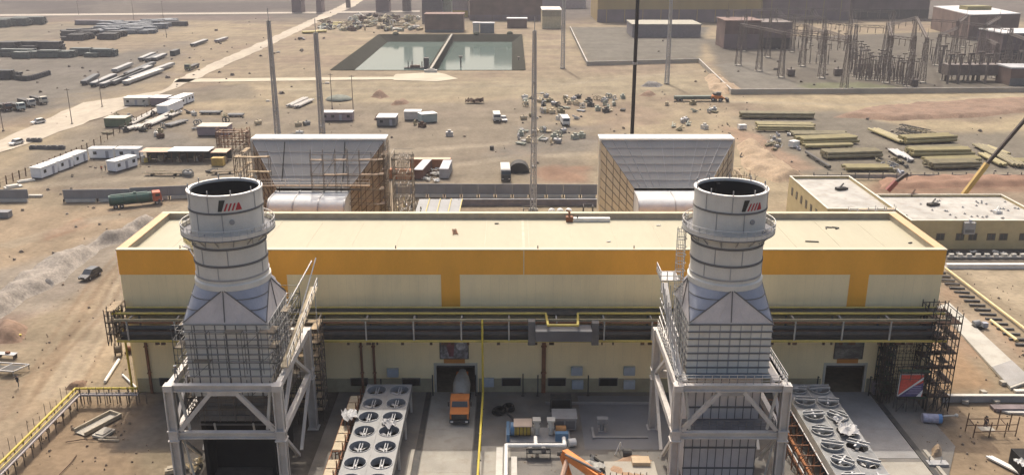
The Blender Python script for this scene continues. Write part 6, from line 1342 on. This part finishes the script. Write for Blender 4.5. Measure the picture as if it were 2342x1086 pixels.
flatroof('taller flat roofed cream building behind the right end of the hall', 63.5, 77.2, 175.5, 202, 8.0, [], [(3 + k * 3.4, 5.2) for k in range(7)], 1)
flatroof('wide lower cream building with paired windows at the right edge', 80, 108, 174, 193.5, 6.0, [(D(px, 545, 174).x - 80, 2.6) for px in (2150, 2195, 2224, 2266, 2294, 2340)], [], 2, .6)
p = D(2216, 516, 173.7); t = thing('wall_vent', 'grey ventilation unit on the front of the wide cream building', 'vent', (p.x, 173.9, 3.4)); MB().box(-1.1, 1.1, -.8, 0, 0, 2.4).build('casing', steeld, t); MB().box(-.9, .9, -.84, -.8, .3, 1.0).build('grille', seam, t); MB().tube((0, -.4, 2.4), (0, -.4, 2.9), .3, 10).build('cowl', bluegrey, t)
rr = random.Random(3)
for k in range(34):
    px, py = rr.uniform(2070, 2330), rr.uniform(458, 500); p = G(px, py, 5.55); 
    if 80.8 < p.x < 107 and 175 < p.y < 192.5: solo(MB().box(-.22, .22, -.22, .22, 0, .12).tube((0, 0, .12), (0, 0, .28), .12, 8), 'roof_vent', steeld, 'little dark vent on the flat roof of the wide cream building', 'vent', 'vents on the wide flat roof', p)
for px, py, z, sc_, lab, m in ((1925, 434, 7.45, 1.6, 'dark machine on the roof of the taller cream building', dark), (2135, 470, 5.55, 1.6, 'dark unit with pipes on the roof of the wide cream building', dark), (2282, 487, 5.55, 1.0, 'white box on the roof of the wide cream building', white), (2090, 448, 5.55, 1.2, 'pile of timbers at the back left of the wide flat roof', rustd)):
    solo(MB().box(-.9 * sc_, .5 * sc_, -.5, .5, 0, .6).box(0, .9 * sc_, -.3, .9, 0, .4).bar((-.5, 0, .6), (.4 * sc_, .4, 1.3), .25), 'roof_unit', m, lab, 'roof unit', None, G(px, py, z), .3)
scaffold('scaffold', 'pale scaffold platform on the front roof edge of the taller building', 0, 9, 0, 1.4, 0, 1.4, 1.8, 1.2, (67.5, 174.0, 7.0), seed=41, faces='f', thick=.1, m=scafg, pm_=plank)
for k in range(10): solo(crumple(1.2, .9, 60 + k, .5), 'rubble_heap', rr.choice([dark, offwhite, steeld]), 'broken rubble in the dark trench before the wide cream building', 'rubble', 'rubble in the trench', G(2175 + k * 17, 578 + (k % 3) * 4, .1), k)
# cranes
def crane(label, base, a, mid, b, m1, m2):
    t = thing('mobile_crane', label, 'crane', base); o = Vector(base); MB().box(-1.3, 1.3, -5, 4, .8, 1.6).build('carrier', m1, t); MB().box(-1.2, 1.2, 0, 3, 1.6, 2.4).build('superstructure', m1, t); MB().box(-1.2, 0, -5, -3, 1.6, 2.6).build('cab', glass, t)
    wheels(t, [(s_ * 1.1, y) for y in (-4, -2.4, 1.6, 3.2) for s_ in (-1, 1)], .55)
    MB().bar(tuple(a - o), tuple(mid - o), .9, 1.0).build('boom', m1, t); MB().bar(tuple(mid - o), tuple(b - o), .6, .7).build('inner_boom', m2, t); MB().tube(tuple(b - o), tuple(b - o - Vector((0, 0, 1.5))), .08, 6).build('hook_line', dark, t)
a = D(2203, 446, 199); crane('yellow telescopic crane whose dark boom leans out at the right edge', (a.x, 199, 0), a, D(2258, 374, 199), D(2395, 215, 199), mat('crane_yellow', (.44, .30, .10), .5, dirt=.1), mat('crane_boom_dark', (.05, .035, .03), .6))
a = D(2030, 436, 199); crane('red boomed crane showing between the two cream buildings', (a.x, 199, 0), a, D(2050, 415, 199), D(2076, 397, 199), mat('crane_red', (.24, .075, .065), .5), mat('crane_boom_dark', (.05, .035, .03)))

# more gear in the cabin yard on the left
rr = random.Random(31); p2 = {}
yg = [mat('yard_gear_grey', (.24, .235, .22), .8, var=.25, dirt=.2), offwhite, rustd, dark, mat('pale_plank', (.46, .38, .26)), olived]
for k in range(46):
    if k % 3 == 0: px, py = rr.uniform(330, 545), rr.uniform(236, 300)
    elif k % 3 == 1: px, py = rr.uniform(240, 440), rr.uniform(262, 318)
    else: px, py = rr.choice([(rr.uniform(330, 560), rr.uniform(385, 412)), (rr.uniform(590, 730), rr.uniform(285, 312)), (rr.uniform(740, 1010), rr.uniform(262, 292))])
    kd = rr.randrange(5); mi = rr.randrange(6)
    if (kd, mi) not in p2: p2[(kd, mi)] = solo(equip(kd), 'yard_gear', yg[mi], 'piece of site gear left standing in the yard on the left', 'site gear', 'site gear in the left yard', G(px, py), rr.uniform(0, 3))
    else: dup(p2[(kd, mi)], G(px, py), rr.uniform(0, 3))
for k, (a, c) in enumerate((((455, 262), (505, 262)), ((520, 268), (556, 268)), ((388, 292), (430, 280)))): pipestack('grey bundles of bars in the open part of the left yard', a, c, 4, .35, yg[0], 'grey bar bundles in the left yard', 'bar_stack', cat='beams')
# ================================================================ SUBSTATION
subm = mat('substation_steel', (.15, .125, .11), .75, .1, var=.2)
subp = mat('substation_insulator', (.15, .12, .10), .6, var=.25)
wallm = mat('substation_wall_tan', (.37, .33, .27), .9, var=.12, scale=.1)
for k, (a, c, lab) in enumerate((((1304, 68), (1343, 151), 'left side of the low wall round the gravel yard'), ((1343, 151), (1598, 144), 'front of the low wall round the gravel yard'), ((1598, 144), (1672, 216), 'slanting wall beside the substation corner'), ((1672, 216), (2420, 211), 'long front wall of the substation'))):
    p, q_ = G(*a), G(*c); d = q_ - p; ln = d.length; t = thing('boundary_wall', lab, 'wall', p, math.atan2(d.y, d.x)); n_ = int(ln / 5)
    MB().box(0, ln, -.15, .15, 0, 1.9).build('wall_face', wallm, t); MB().box(-.1, ln + .1, -.25, .25, 1.902, 2.05).build('coping', mat('wall_coping', (.42, .39, .35), .8), t)
    for i in range(min(n_, 90)): MB().box(i * ln / n_ - .2, i * ln / n_ + .2, -.28, .28, 0, 1.9).build('pier', wallm, t)
def lattice(h, b=1.3, tp=.5, leg=.2, br=.10, seg=7):
    Q = MB(); P = lambda i, j, f: (i * (b + (tp - b) * f), j * (b + (tp - b) * f), h * f)
    for i, j in ((-1, -1), (1, -1), (1, 1), (-1, 1)): Q.bar(P(i, j, 0), P(i, j, 1), leg)
    for s_ in range(seg):
        f0, f1 = s_ / seg, (s_ + 1) / seg
        for (i, j), (k, l) in (((-1, -1), (1, -1)), ((1, -1), (1, 1)), ((1, 1), (-1, 1)), ((-1, 1), (-1, -1))):
            Q.bar(P(i, j, f0), P(k, l, f1), br); Q.bar(P(k, l, f0), P(i, j, f1), br); Q.bar(P(i, j, f1), P(k, l, f1), br)
    return Q
tw = None; gx = []
towers = [(1688, 150, 20), (1735, 163, 20), (1785, 178, 20), (1834, 152, 20), (1878, 179, 21), (1930, 205, 22), (2025, 190, 20), (2077, 199, 21), (2107, 189, 19), (1755, 132, 20), (1700, 118, 20), (1810, 120, 20), (1878, 128, 20), (1950, 140, 18), (2020, 145, 20), (2085, 120, 19), (2140, 150, 15), (2270, 178, 15), (2250, 165, 15), (1660, 104, 20), (1770, 100, 20), (1850, 98, 20), (1940, 104, 20), (2035, 108, 20), (2180, 128, 18), (2240, 140, 18), (2300, 152, 18), (2340, 172, 16), (2200, 108, 18), (2275, 112, 18)]
pos = {}
for i, (px, py, h) in enumerate(towers):
    p = G(px, py); lab = 'dark lattice gantry tower standing in the substation'
    if tw is None:
        tw = thing('gantry_tower', lab, 'tower', p, 0, 'lattice gantry towers'); lattice(20).build('lattice', subm, tw); MB().tube((0, 0, 20), (0, 0, 24), .12, 6, .05).build('spike', subm, tw); MB().box(-1.6, 1.6, -1.6, 1.6, 0, .3).build('footing', conc, tw)
    else: dup(tw, p, 0, sc=(1, 1, h / 20))
    pos[i] = (p, h)
def beam_thing(a, c):
    (p, h0), (q_, h1) = pos[a], pos[c]; h = min(h0, h1) - .5; d = q_ - p; ln = d.length; t = thing('gantry_beam', 'dark lattice beam spanning between substation towers', 'beam', (p.x, p.y, h), math.atan2(d.y, d.x), 'gantry beams'); Q = MB()
    for y in (-.5, .5):
        for z in (-.5, .5): Q.bar((0, y, z), (ln, y, z), .16)
    n_ = max(3, int(ln / 2.2))
    for k in range(n_): x0, x1 = ln * k / n_, ln * (k + 1) / n_; Q.bar((x0, -.5, -.5), (x1, -.5, .5), .1).bar((x0, .5, .5), (x1, .5, -.5), .1)
    Q.build('truss', subm, t)
    Q = MB()
    for k in range(4): x0 = ln * (k + .5) / 4; Q.tube((x0, 0, -.5), (x0, 0, -3.2), .16, 6)
    Q.build('insulator_string', subp, t)
for a, c in ((0, 1), (1, 2), (3, 4), (4, 5), (0, 3), (2, 5), (1, 4), (6, 7), (9, 12), (10, 11), (11, 12), (12, 13), (13, 14), (14, 15), (16, 18), (19, 20), (20, 21), (21, 22), (22, 23), (6, 14), (8, 15), (17, 18), (15, 24), (24, 25), (25, 26), (26, 27), (28, 29), (24, 28), (25, 29), (16, 24)): beam_thing(a, c)
# conductors strung from tower to tower
Q = MB()
for a, c in ((0, 10), (3, 11), (4, 12), (5, 13), (6, 14), (10, 19), (11, 20), (12, 21), (13, 22), (14, 23)):
    (p, h0), (q_, h1) = pos[a], pos[c]
    for o in (-1.5, 0, 1.5):
        pts = []
        for k in range(9): f = k / 8; v_ = (p + Vector((o, 0, h0))).lerp(q_ + Vector((o, 0, h1)), f); pts.append((v_.x, v_.y, v_.z - 2.0 * 4 * f * (1 - f) - .8))
        for k in range(8): Q.bar(pts[k], pts[k + 1], .07)
solo(Q, 'power_lines', subm, 'thin overhead wires strung between the substation towers', 'wires')
rr = random.Random(42)
ep = thing('insulator_post', 'short dark insulator post on a stand in the substation', 'insulator', (0, 350, -50), 0, 'insulator posts in the substation')
first = True; cnt = 0
spots = []
for px0, px1, py0, py1, nx, ny in ((1938, 2030, 158, 186, 13, 4), (2030, 2086, 166, 196, 7, 4), (1940, 1970, 130, 160, 4, 3), (1820, 1900, 138, 152, 6, 1), (2140, 2240, 160, 190, 8, 2), (2245, 2335, 150, 178, 9, 3), (2100, 2330, 120, 148, 14, 2), (1690, 1940, 106, 116, 16, 1), (1700, 1940, 88, 96, 15, 1)):
    for i in range(nx):
        for j in range(ny):
            spots.append((px0 + (px1 - px0) * (i + .5) / nx + (j * 5) + rr.uniform(-2.5, 2.5), py0 + (py1 - py0) * (j + .5) / ny + rr.uniform(-1.5, 1.5) + i * .25))
MB().box(-.22, .22, -.22, .22, 0, 3.2).build('stand', subm, ep); MB().tube((0, 0, 3.2), (0, 0, 7.0), .2, 8, .14).build('insulator', subp, ep); MB().box(-1.0, 1.0, -.15, .15, 7.0, 7.3).build('head', subm, ep); MB().box(-.6, .6, -.6, .6, 0, .25).build('footing', conc, ep)
for k, (px, py) in enumerate(spots):
    p = G(px, py); s_ = rr.uniform(.75, 1.5)
    if k == 0: ep.location = p
    else: dup(ep, p, rr.uniform(-.3, .3), sc=(1, 1, s_))
t0 = None
for px, py in ((2166, 192), (2190, 192), (2212, 190), (2234, 186), (2252, 192), (2150, 168), (2330, 185)):
    lab = 'thick dark support column in the right of the substation'; Q = MB().tube((0, 0, 0), (0, 0, 12), .55, 8, .4).box(-1.5, 1.5, -.4, .4, 12, 12.8).bar((0, 0, 9), (1.3, 0, 12), .2)
    if t0 is None: t0 = solo(Q, 'support_column', subm, lab, 'column', 'thick substation columns', G(px, py))
    else: dup(t0, G(px, py))
t = thing('switchgear_bridge', 'broad dark switchgear bridge on the thick columns of the substation', 'switchgear', D(2160, 160, 400)); MB().box(0, 26, -3, 3, -2, 2.5).build('body', subm, t)
for k in range(9): MB().tube((1.5 + k * 2.9, 0, 2.5), (1.5 + k * 2.9, 0, 4.5), .3, 8).build('bushing', subp, t)
MB().bar((1, 0, -2), (1, 0, -9.5), .8).bar((25, 0, -2), (25, 0, -9.5), .8).bar((13, 0, -2), (13, 0, -9.5), .8).build('leg', subm, t)
for px, py, lab in ((2088, 198, 'dark transformer box by the front wall of the substation'), (1808, 174, 'low dark cabinet at the left of the substation'), (1915, 173, 'small dark cabinet in the middle of the substation')):
    t = thing('transformer', lab, 'transformer', G(px, py)); MB().box(-1.6, 1.6, -1.2, 1.2, .2, 3).build('tank', subm, t); MB().box(-1.3, 1.3, -1.5, -1.2, .5, 2.6).build('radiator', subp, t); MB().tube((0, 0, 3), (0, 0, 4), .3, 8).build('bushing', subp, t)
# ================================================================ FAR BUILDINGS
def block(name, label, px0, px1, pyb, h, dep, m, roofm_, kind='plain', bands=(), bays=0):
    p, q_ = G(px0, pyb), G(px1, pyb); w_ = q_.x - p.x; t = thing(name, label, 'building', p)
    MB().box(0, w_, 0, dep, 0, h).build('wall', m, t); MB().box(-.4, w_ + .4, -.4, dep + .4, h + .002, h + .6).build('roof', roofm_, t)
    for z0, z1, m2 in bands: MB().box(-.1, w_ + .1, -.12, 0, z0, z1).build('band', m2, t)
    for k in range(bays): x = (k + .5) * w_ / bays; MB().box(x - .25, x + .25, -.3, -.13, .1, h - .3).build('rib', m, t)
    return t
ochre = mat('ochre_hall_cladding', (.34, .245, .10), .7, var=.1, scale=.08, stretch=(1, 1, .3)); mauve = mat('mauve_base_wall', (.17, .13, .13), .8, var=.15, scale=.1)
greyroof = mat('far_grey_roof', (.33, .33, .33), .7, var=.15, scale=.1); bluish = mat('teal_far_roof', (.30, .37, .36), .6, var=.15, scale=.1); brown = mat('brown_brick_wall', (.16, .11, .09), .85, var=.2, scale=.15); whiteroof = mat('bright_far_roof', (.50, .485, .47), .6, var=.06)
block('far_hall', 'long ochre hall with mauve base at the top right of the middle', 1366, 1738, 51, 34, 60, ochre, greyroof, bands=((0, 9, mauve),), bays=9)
block('far_hall', 'olive and mauve hall beyond the substation', 1742, 1940, 47, 34, 60, mat('olive_hall', (.23, .20, .09), .7, var=.12, scale=.08), greyroof, bands=((0, 15, mauve),), bays=5)
block('far_hall', 'dark mauve hall left of the white roofed brown building', 1944, 2122, 44, 30, 60, mat('dark_mauve_wall', (.13, .10, .10), .8, var=.2, scale=.1), greyroof, bands=((0, 7, dark),), bays=4)
block('low_block', 'low dark grey block in front of the ochre hall', 1446, 1602, 86, 7.5, 30, mat('grey_mauve_block', (.17, .155, .16), .8, var=.12), mat('olive_grey_roof', (.30, .28, .22), .8, var=.15))
block('transformer_house', 'reddish brown blotchy building at the left end of the substation', 1655, 1735, 112, 15, 22, mat('muted_brown_wall', (.15, .10, .085), .85, var=.25, scale=.15), mat('red_brown_roof', (.17, .105, .085), .8, var=.3), bands=((0, 8, mauve),))
block('transformer_house', 'dark mauve building right of the reddish brown one', 1740, 1806, 112, 14, 22, mauve, subm, bands=((0, 6, dark),))
t = thing('brown_building', 'brown building with bright white roof at the top right', 'building', (0, 0, 0)); h = 14.5
a, c, d_ = G(2128, 66), G(2212, 92), G(2325, 88); e = a + (d_ - c)
MB().prism([(v.x, v.y) for v in (c, d_, e, a)], 0, h).build('wall', brown, t); MB().prism([(v.x, v.y) for v in (c, d_, e, a)], h + .002, h + .5).build('roof', whiteroof, t)
ctr = (c + e) / 2; MB().cbox((ctr.x, ctr.y, h + 1.7), (16, 10, 2.4), .1).build('roof_house', mat('olive_hall', (.23, .20, .09)), t); MB().cbox((c.x * .5 + d_.x * .5, c.y - .0, 3.0), ((d_ - c).length * .8, .6, 5.5), math.atan2((d_ - c).y, (d_ - c).x)).build('dark_base', mauve, t)
block('far_house', 'dark building cut off by the right edge behind the substation', 2286, 2420, 138, 13, 25, mat('dark_mauve_wall', (.13, .10, .10)), whiteroof, bands=((0, 5, dark),))
block('far_house', 'small brick hut with grey roof at the right edge of the substation', 2308, 2400, 196, 7, 12, brown, greyroof, bands=((0, 3, seam),))
block('tower_block', 'dark grey tower block at the top centre behind the pond', 966, 1012, 53, 48, 26, mat('dark_tower_grey', (.12, .115, .125), .7, var=.12), greyroof, bands=((0, 9, mauve),), bays=3)
block('far_house', 'greenish grey annexe right of the dark tower', 1014, 1032, 50, 16, 18, mat('sage_equipment', (.30, .31, .25)), whiteroof)
block('far_house', 'mauve white banded house beyond the tower annexe', 1034, 1070, 40, 14, 20, mat('pale_mauve_wall', (.30, .26, .26), .8), whiteroof, bands=((0, 5, yellowd),))
block('far_house', 'brown brick shed in front of the dark tower', 972, 1060, 74, 11, 16, brown, mat('red_brown_roof', (.25, .13, .10)), bands=((0, 1.5, seam),))
block('far_hall', 'wide brown hall with teal roof behind the pond', 1074, 1240, 47, 17, 60, brown, bluish, bands=((0, 4, mauve),), bays=8)
block('far_house', 'taller brown block on the front of the teal roofed hall', 1130, 1196, 45.5, 26, 14, mat('rusty_brown_wall', (.23, .14, .10), .85, var=.2, scale=.1), mat('red_brown_roof', (.25, .13, .10)))
block('far_house', 'cream gatehouse right of the teal roofed hall', 1240, 1283, 66, 12, 30, mat('far_cream_wall', (.50, .42, .26), .8), mat('far_cream_roof', (.55, .52, .46), .8), bands=((8, 12, mat('cream_dark_band', (.30, .26, .18), .8)),))
block('far_house', 'pale flat building behind the cream gatehouse', 1236, 1340, 20, 14, 40, mat('pale_mauve_wall', (.30, .26, .26)), whiteroof)
block('far_house', 'low pale shed beside the pond corner', 1082, 1096, 76, 6, 6, offwhite, whiteroof); block('far_house', 'long dark grey shed on the back edge of the pond', 1098, 1130, 77, 6, 8, mat('grey_shed', (.16, .16, .16)), greyroof)
block('far_house', 'row of brown stalls behind the pond on the right', 1160, 1205, 65, 6, 8, brown, whiteroof, bays=8)
for px0, px1, py, h, lab in ((860, 890, 28, 12, 'low brown hut far behind the equipment field'), (668, 690, 30, 13, 'dark square hut at the far crossroads, left of two'), (724, 736, 30, 12, 'dark square hut at the far crossroads, right of two')):
    block('far_hut', lab, px0, px1, py, h, 14, mauve, subm)
for px, py, h, lab in ((797, 18, 26, 'dark chimney like tower beside the far end of the haul road'), (926, 26, 34, 'left of two thin dark towers near the tower block'), (936, 26, 34, 'right of two thin dark towers near the tower block')):
    p = G(px, py); t = thing('far_tower', lab, 'tower', p); MB().box(-1.8, 1.8, -1.8, 1.8, 0, h).build('shaft', subm, t); MB().box(-2.4, 2.4, -2.4, 2.4, h, h + 1.5).build('head', mauve, t)
# equipment field and stacks beyond the pond
rr = random.Random(8); pr = {}
fm_ = [mat('sage_equipment', (.30, .31, .25)), mat('far_straw', (.36, .31, .20), .8, var=.2), offwhite, olived, dark, rustd, mat('pale_plank', (.46, .38, .26))]
for k in range(110):
    px, py = rr.uniform(735, 960), rr.uniform(38, 72)
    if px < 800 and py < 50: py += 18
    m = rr.choice(fm_); kd = rr.randrange(5); key = (kd, m.name)
    lab = 'piece of equipment stored in the far field behind the pond'
    if key not in pr: pr[key] = solo(equip(kd), 'stored_equipment', m, lab, 'equipment', 'equipment field behind the pond', G(px, py), rr.uniform(0, 3)); pr[key].scale = (2.4, 2.0, 1.7)
    else: dup(pr[key], G(px, py), rr.uniform(0, 3), sc=(rr.uniform(1.6, 3.4), 2, rr.uniform(1.1, 2.2)))
for px, py, ln in ((690, 78, 18), (720, 76, 14), (745, 57, 22), (735, 62, 20)): pipestack('dull yellow pipes lying near the haul road behind the pond', (px, py), (px + ln * 2, py - 1), 4, .6, yellowd, 'yellow pipes near the haul road')
# stacks in the far left storage yard
sm_ = [mat('stack_dark', (.075, .075, .075), .8, var=.25), mat('stack_blue_grey', (.17, .185, .20), .6, var=.25, scale=1.), mat('stack_green_grey', (.11, .125, .115), .7, var=.2)]
def stackmesh(ln, w_, h, seed):
    rr = random.Random(seed); Q = MB(); z = .3
    for i in range(3): Q.box(-ln / 2 + (i * ln / 2.2), -ln / 2 + (i * ln / 2.2) + .5, -w_ / 2, w_ / 2, 0, .3)
    while z < h:
        dz = rr.uniform(.5, .9); y = -w_ / 2
        while y < w_ / 2 - .3: dy = rr.uniform(.6, 1.3); Q.box(-ln / 2 + rr.uniform(-.4, .6), ln / 2 + rr.uniform(-.6, .4), y, y + dy - .08, z, z + dz - .06); y += dy
        z += dz
    return Q
rr = random.Random(15)
def field(quad, nx, ny, mi, ln, w_, h, lab, group, cat='steel stack', fill=.8):
    pr2 = []
    for v in range(3): pr2.append(None)
    for i in range(nx):
        for j in range(ny):
            if rr.random() > fill: continue
            u, v = (i + .5 + rr.uniform(-.2, .2)) / nx, (j + .5 + rr.uniform(-.2, .2)) / ny
            px = (quad[0][0] * (1 - u) + quad[1][0] * u) * (1 - v) + (quad[3][0] * (1 - u) + quad[2][0] * u) * v; py = (quad[0][1] * (1 - u) + quad[1][1] * u) * (1 - v) + (quad[3][1] * (1 - u) + quad[2][1] * u) * v
            k = rr.randrange(3); rz = rr.uniform(-.08, .08)
            if pr2[k] is None: pr2[k] = solo(stackmesh(ln * (.8 + .2 * k), w_, h * (.8 + .25 * k), k + nx * 10), 'steel_stack', sm_[mi], lab, cat, group, G(px, py), rz)
            else: dup(pr2[k], G(px, py), rz)
field(((232, 58), (408, 52), (340, 79), (215, 80)), 17, 7, 1, 8, 4, 2.4, 'blue grey steel stack in the packed block of the far left yard', 'blue grey stacks far left')
field(((150, 77), (215, 74), (215, 82), (150, 84)), 5, 2, 0, 9, 4, 2.6, 'dark steel stack left of the packed block in the far left yard', 'dark stacks left of the block')
field(((108, 95), (175, 90), (290, 82), (290, 90)), 18, 2, 0, 8, 3.5, 2.4, 'dark steel stack in the front line before the packed block', 'front line of dark stacks', fill=.75)
field(((10, 114), (142, 112), (142, 120), (10, 122)), 8, 1, 0, 10, 5, 3.6, 'dark tall stack in the back row near the left edge', 'dark back row at the left edge', fill=1)
field(((0, 128), (225, 124), (270, 130), (20, 136)), 16, 2, 2, 9, 4.5, 2.6, 'green grey stack in the scattered rows near the left edge', 'green grey stacks at the left edge', fill=.62)
field(((-20, 60), (75, 54), (75, 58), (-20, 64)), 5, 1, 2, 22, 6, 5, 'green grey stack in the farthest row at the left edge', 'farthest row at the left edge', fill=1)
field(((-10, 178), (30, 174), (32, 180), (-10, 184)), 3, 1, 0, 11, 4, 2.5, 'dark stack at the left edge beside the row of drums', 'stacks beside the drums', fill=1)
pr3 = None
for k in range(16):
    u = k / 15; px = 36 + u * 76; py = 182 - 12 * max(0, u - .35) + 3 * math.sin(u * 4)
    if pr3 is None: pr3 = solo(MB().tube((0, 0, 0), (0, 0, 1.8), .9, 10).ring((0, 0, 1.8), .85, .12, 12).tube((0, 0, 1.8), (0, 0, 2.2), .2, 6), 'cable_reel', sm_[0], 'dark reel in the curved line of reels near the left edge', 'reel', 'curved line of dark reels', G(px, py))
    else: dup(pr3, G(px, py))
solo(stackmesh(26, 5, 4, 5), 'steel_stack', mat('mauve_wall', (.20, .18, .185)), 'mauve stack right of the farthest row at the left edge', 'steel stack', None, G(62, 56)); solo(stackmesh(20, 5, 3, 6), 'steel_stack', mat('mauve_wall', (.20, .18, .185)), 'lone mauve stack behind the packed block', 'steel stack', None, G(206, 57)); solo(stackmesh(20, 4, 3, 7), 'steel_stack', sm_[0], 'lone dark stack at the right end of the packed block', 'steel stack', None, G(398, 60))
# slim poles out on the plain
for px, py, h in ((381, 86, 11), (307, 52, 16), (374, 46, 14), (180, 34, 14), (234, 245, 11), (165, 284, 12), (8, 300, 14), (760, 250, 13), (808, 255, 13)):
    solo(MB().tube((0, 0, 0), (0, 0, h), .16, 6, .1).bar((-.9, 0, h - .5), (.9, 0, h - .5), .14).box(-.3, .3, -.3, .3, 0, .3), 'utility_pole', subm, 'slim dark utility pole with a short crossbar out on the open ground', 'pole', 'utility poles on the open ground', G(px, py))
# pump raft and fittings at the pond
t = thing('pump_raft', 'dark pump raft moored at the near edge of the pond', 'raft', G(955, 158, -3.9) + Vector((0, 3, 0))); MB().box(-7, 6, -2, 2, -.3, .5).build('deck', dark, t)
for x in (-5, -3, 2): MB().tube((x, 0, .5), (x, 0, 3.5), .25, 8).build('post', subm, t)
MB().box(3, 5.5, -1, 1, .5, 5.2).build('pump_house', subm, t); MB().box(-4, 1, -1.2, 1.2, .5, 1.5).build('pump', rustd, t)
solo(MB().box(-3, 3, -1, 1, 0, 1.2).tube((-2, 0, 1.2), (2, 0, 1.6), .3, 8), 'pale_pump', offwhite, 'pale pump box on the bank by the causeway end', 'pump', None, G(985, 166))
solo(MB().tube((0, 0, -5), (0, 0, 4.5), .35, 8).box(-1, 1, -1, 1, 4.5, 5.2), 'water_gauge', subm, 'dark gauge post standing in the right basin of the pond', 'post', None, G(1054, 152, -4))
solo(MB().tube((0, 0, -5), (0, 0, 3.5), .2, 8).box(-.6, .6, -.6, .6, 3.5, 4), 'depth_marker', subm, 'thin marker post near the right end of the pond', 'post', None, G(1186, 148, -4))
for px, py in ((1166, 78), (1090, 79), (905, 79)): solo(MB().ball((0, 0, 0), 2.2, 9, 5, .8).box(-.3, .3, -.3, .3, -.5, .2), 'bush', mat('dusty_bush', (.07, .075, .045), .9, var=.3, scale=2), 'dusty dark bush on the back bank of the pond', 'bush', 'bushes on the pond bank', G(px, py))
# ================================================================ LOOSE STONES AND LITTER
def stones(name, quads, n_, m, r0, r1, seed):
    rr = random.Random(seed); Q = MB()
    for k in range(n_):
        q = quads[k % len(quads)]; u, v = rr.random(), rr.random()
        px = (q[0][0] * (1 - u) + q[1][0] * u) * (1 - v) + (q[3][0] * (1 - u) + q[2][0] * u) * v; py = (q[0][1] * (1 - u) + q[1][1] * u) * (1 - v) + (q[3][1] * (1 - u) + q[2][1] * u) * v
        p = G(px, py)
        if -86 < p.x < 7 and 432 < p.y < 598: continue
        r = rr.uniform(r0, r1) * (1 if rr.random() < .85 else 1.8); o = len(Q.v); a0 = rr.uniform(0, 6)
        for i in range(5): a = a0 + i * 1.2566; Q.v.append((p.x + r * rr.uniform(.6, 1.3) * math.cos(a), p.y + r * rr.uniform(.6, 1.3) * math.sin(a), -.12))
        for i in range(4): a = a0 + .3 + i * 1.57; Q.v.append((p.x + r * .6 * math.cos(a), p.y + r * .6 * math.sin(a), r * rr.uniform(.5, .9)))
        for i in range(5): Q.f.append((o + i, o + (i + 1) % 5, o + 5 + min(3, i)))
        for i in range(4): Q.f.append((o + 5 + i, o + (i + 1) % 5, o + 5 + (i + 1) % 4))
        Q.f.append((o + 5, o + 6, o + 7, o + 8))
    tag(Q.build(name, m), kind='stuff')
near = [[(0, 620), (260, 620), (300, 870), (0, 880)], [(20, 900), (300, 960), (390, 1086), (60, 1086)], [(2180, 620), (2342, 640), (2342, 900), (2180, 880)], [(2120, 930), (2342, 930), (2342, 1086), (2080, 1086)], [(1190, 1040), (1520, 1020), (1530, 1086), (1200, 1086)]]
mid = [[(60, 270), (560, 225), (580, 330), (150, 430)], [(560, 210), (1350, 215), (1350, 415), (600, 330)], [(1480, 210), (1700, 215), (1830, 400), (1640, 300)], [(1700, 260), (2342, 260), (2342, 400), (1800, 400)], [(0, 330), (560, 400), (420, 520), (0, 620)], [(1180, 215), (1440, 215), (1440, 320), (1170, 340)]]
far = [[(0, 40), (620, 40), (420, 180), (0, 230)], [(440, 70), (760, 60), (700, 215), (380, 215)], [(1300, 60), (2342, 60), (2342, 205), (1600, 205)], [(720, 30), (980, 30), (960, 78), (860, 78)]]
stones('loose_stones', near, 260, mat('pale_stone', (.24, .185, .135), .95, var=.3, scale=.3), .05, .15, 1)
stones('dark_litter', mid, 45, mat('dark_litter_mix', (.12, .095, .075), .95, var=.5, scale=.2), .12, .35, 2)
stones('yard_stones', mid, 160, mat('grey_stone', (.24, .20, .155), .95, var=.45, scale=.1), .15, .5, 3)
stones('far_clods', far, 130, mat('far_clod', (.14, .115, .095), .95, var=.4, scale=.05), .3, .9, 4)
# ================================================================ HAZE
hz = MB().box(-3500, 3500, -80, 1350, -10, 75).build('haze', bpy.data.materials.new('dusty_air'))
hm = hz.data.materials[0]; hm.use_nodes = True; n = hm.node_tree
n.nodes.remove(n.nodes['Principled BSDF'])
v = n.nodes.new('ShaderNodeVolumePrincipled'); v.inputs['Color'].default_value = (.70, .69, .72, 1); v.inputs['Density'].default_value = .0002
v.inputs['Anisotropy'].default_value = .2
n.links.new(v.outputs[0], n.nodes['Material Output'].inputs['Volume'])
tag(hz, kind='stuff')
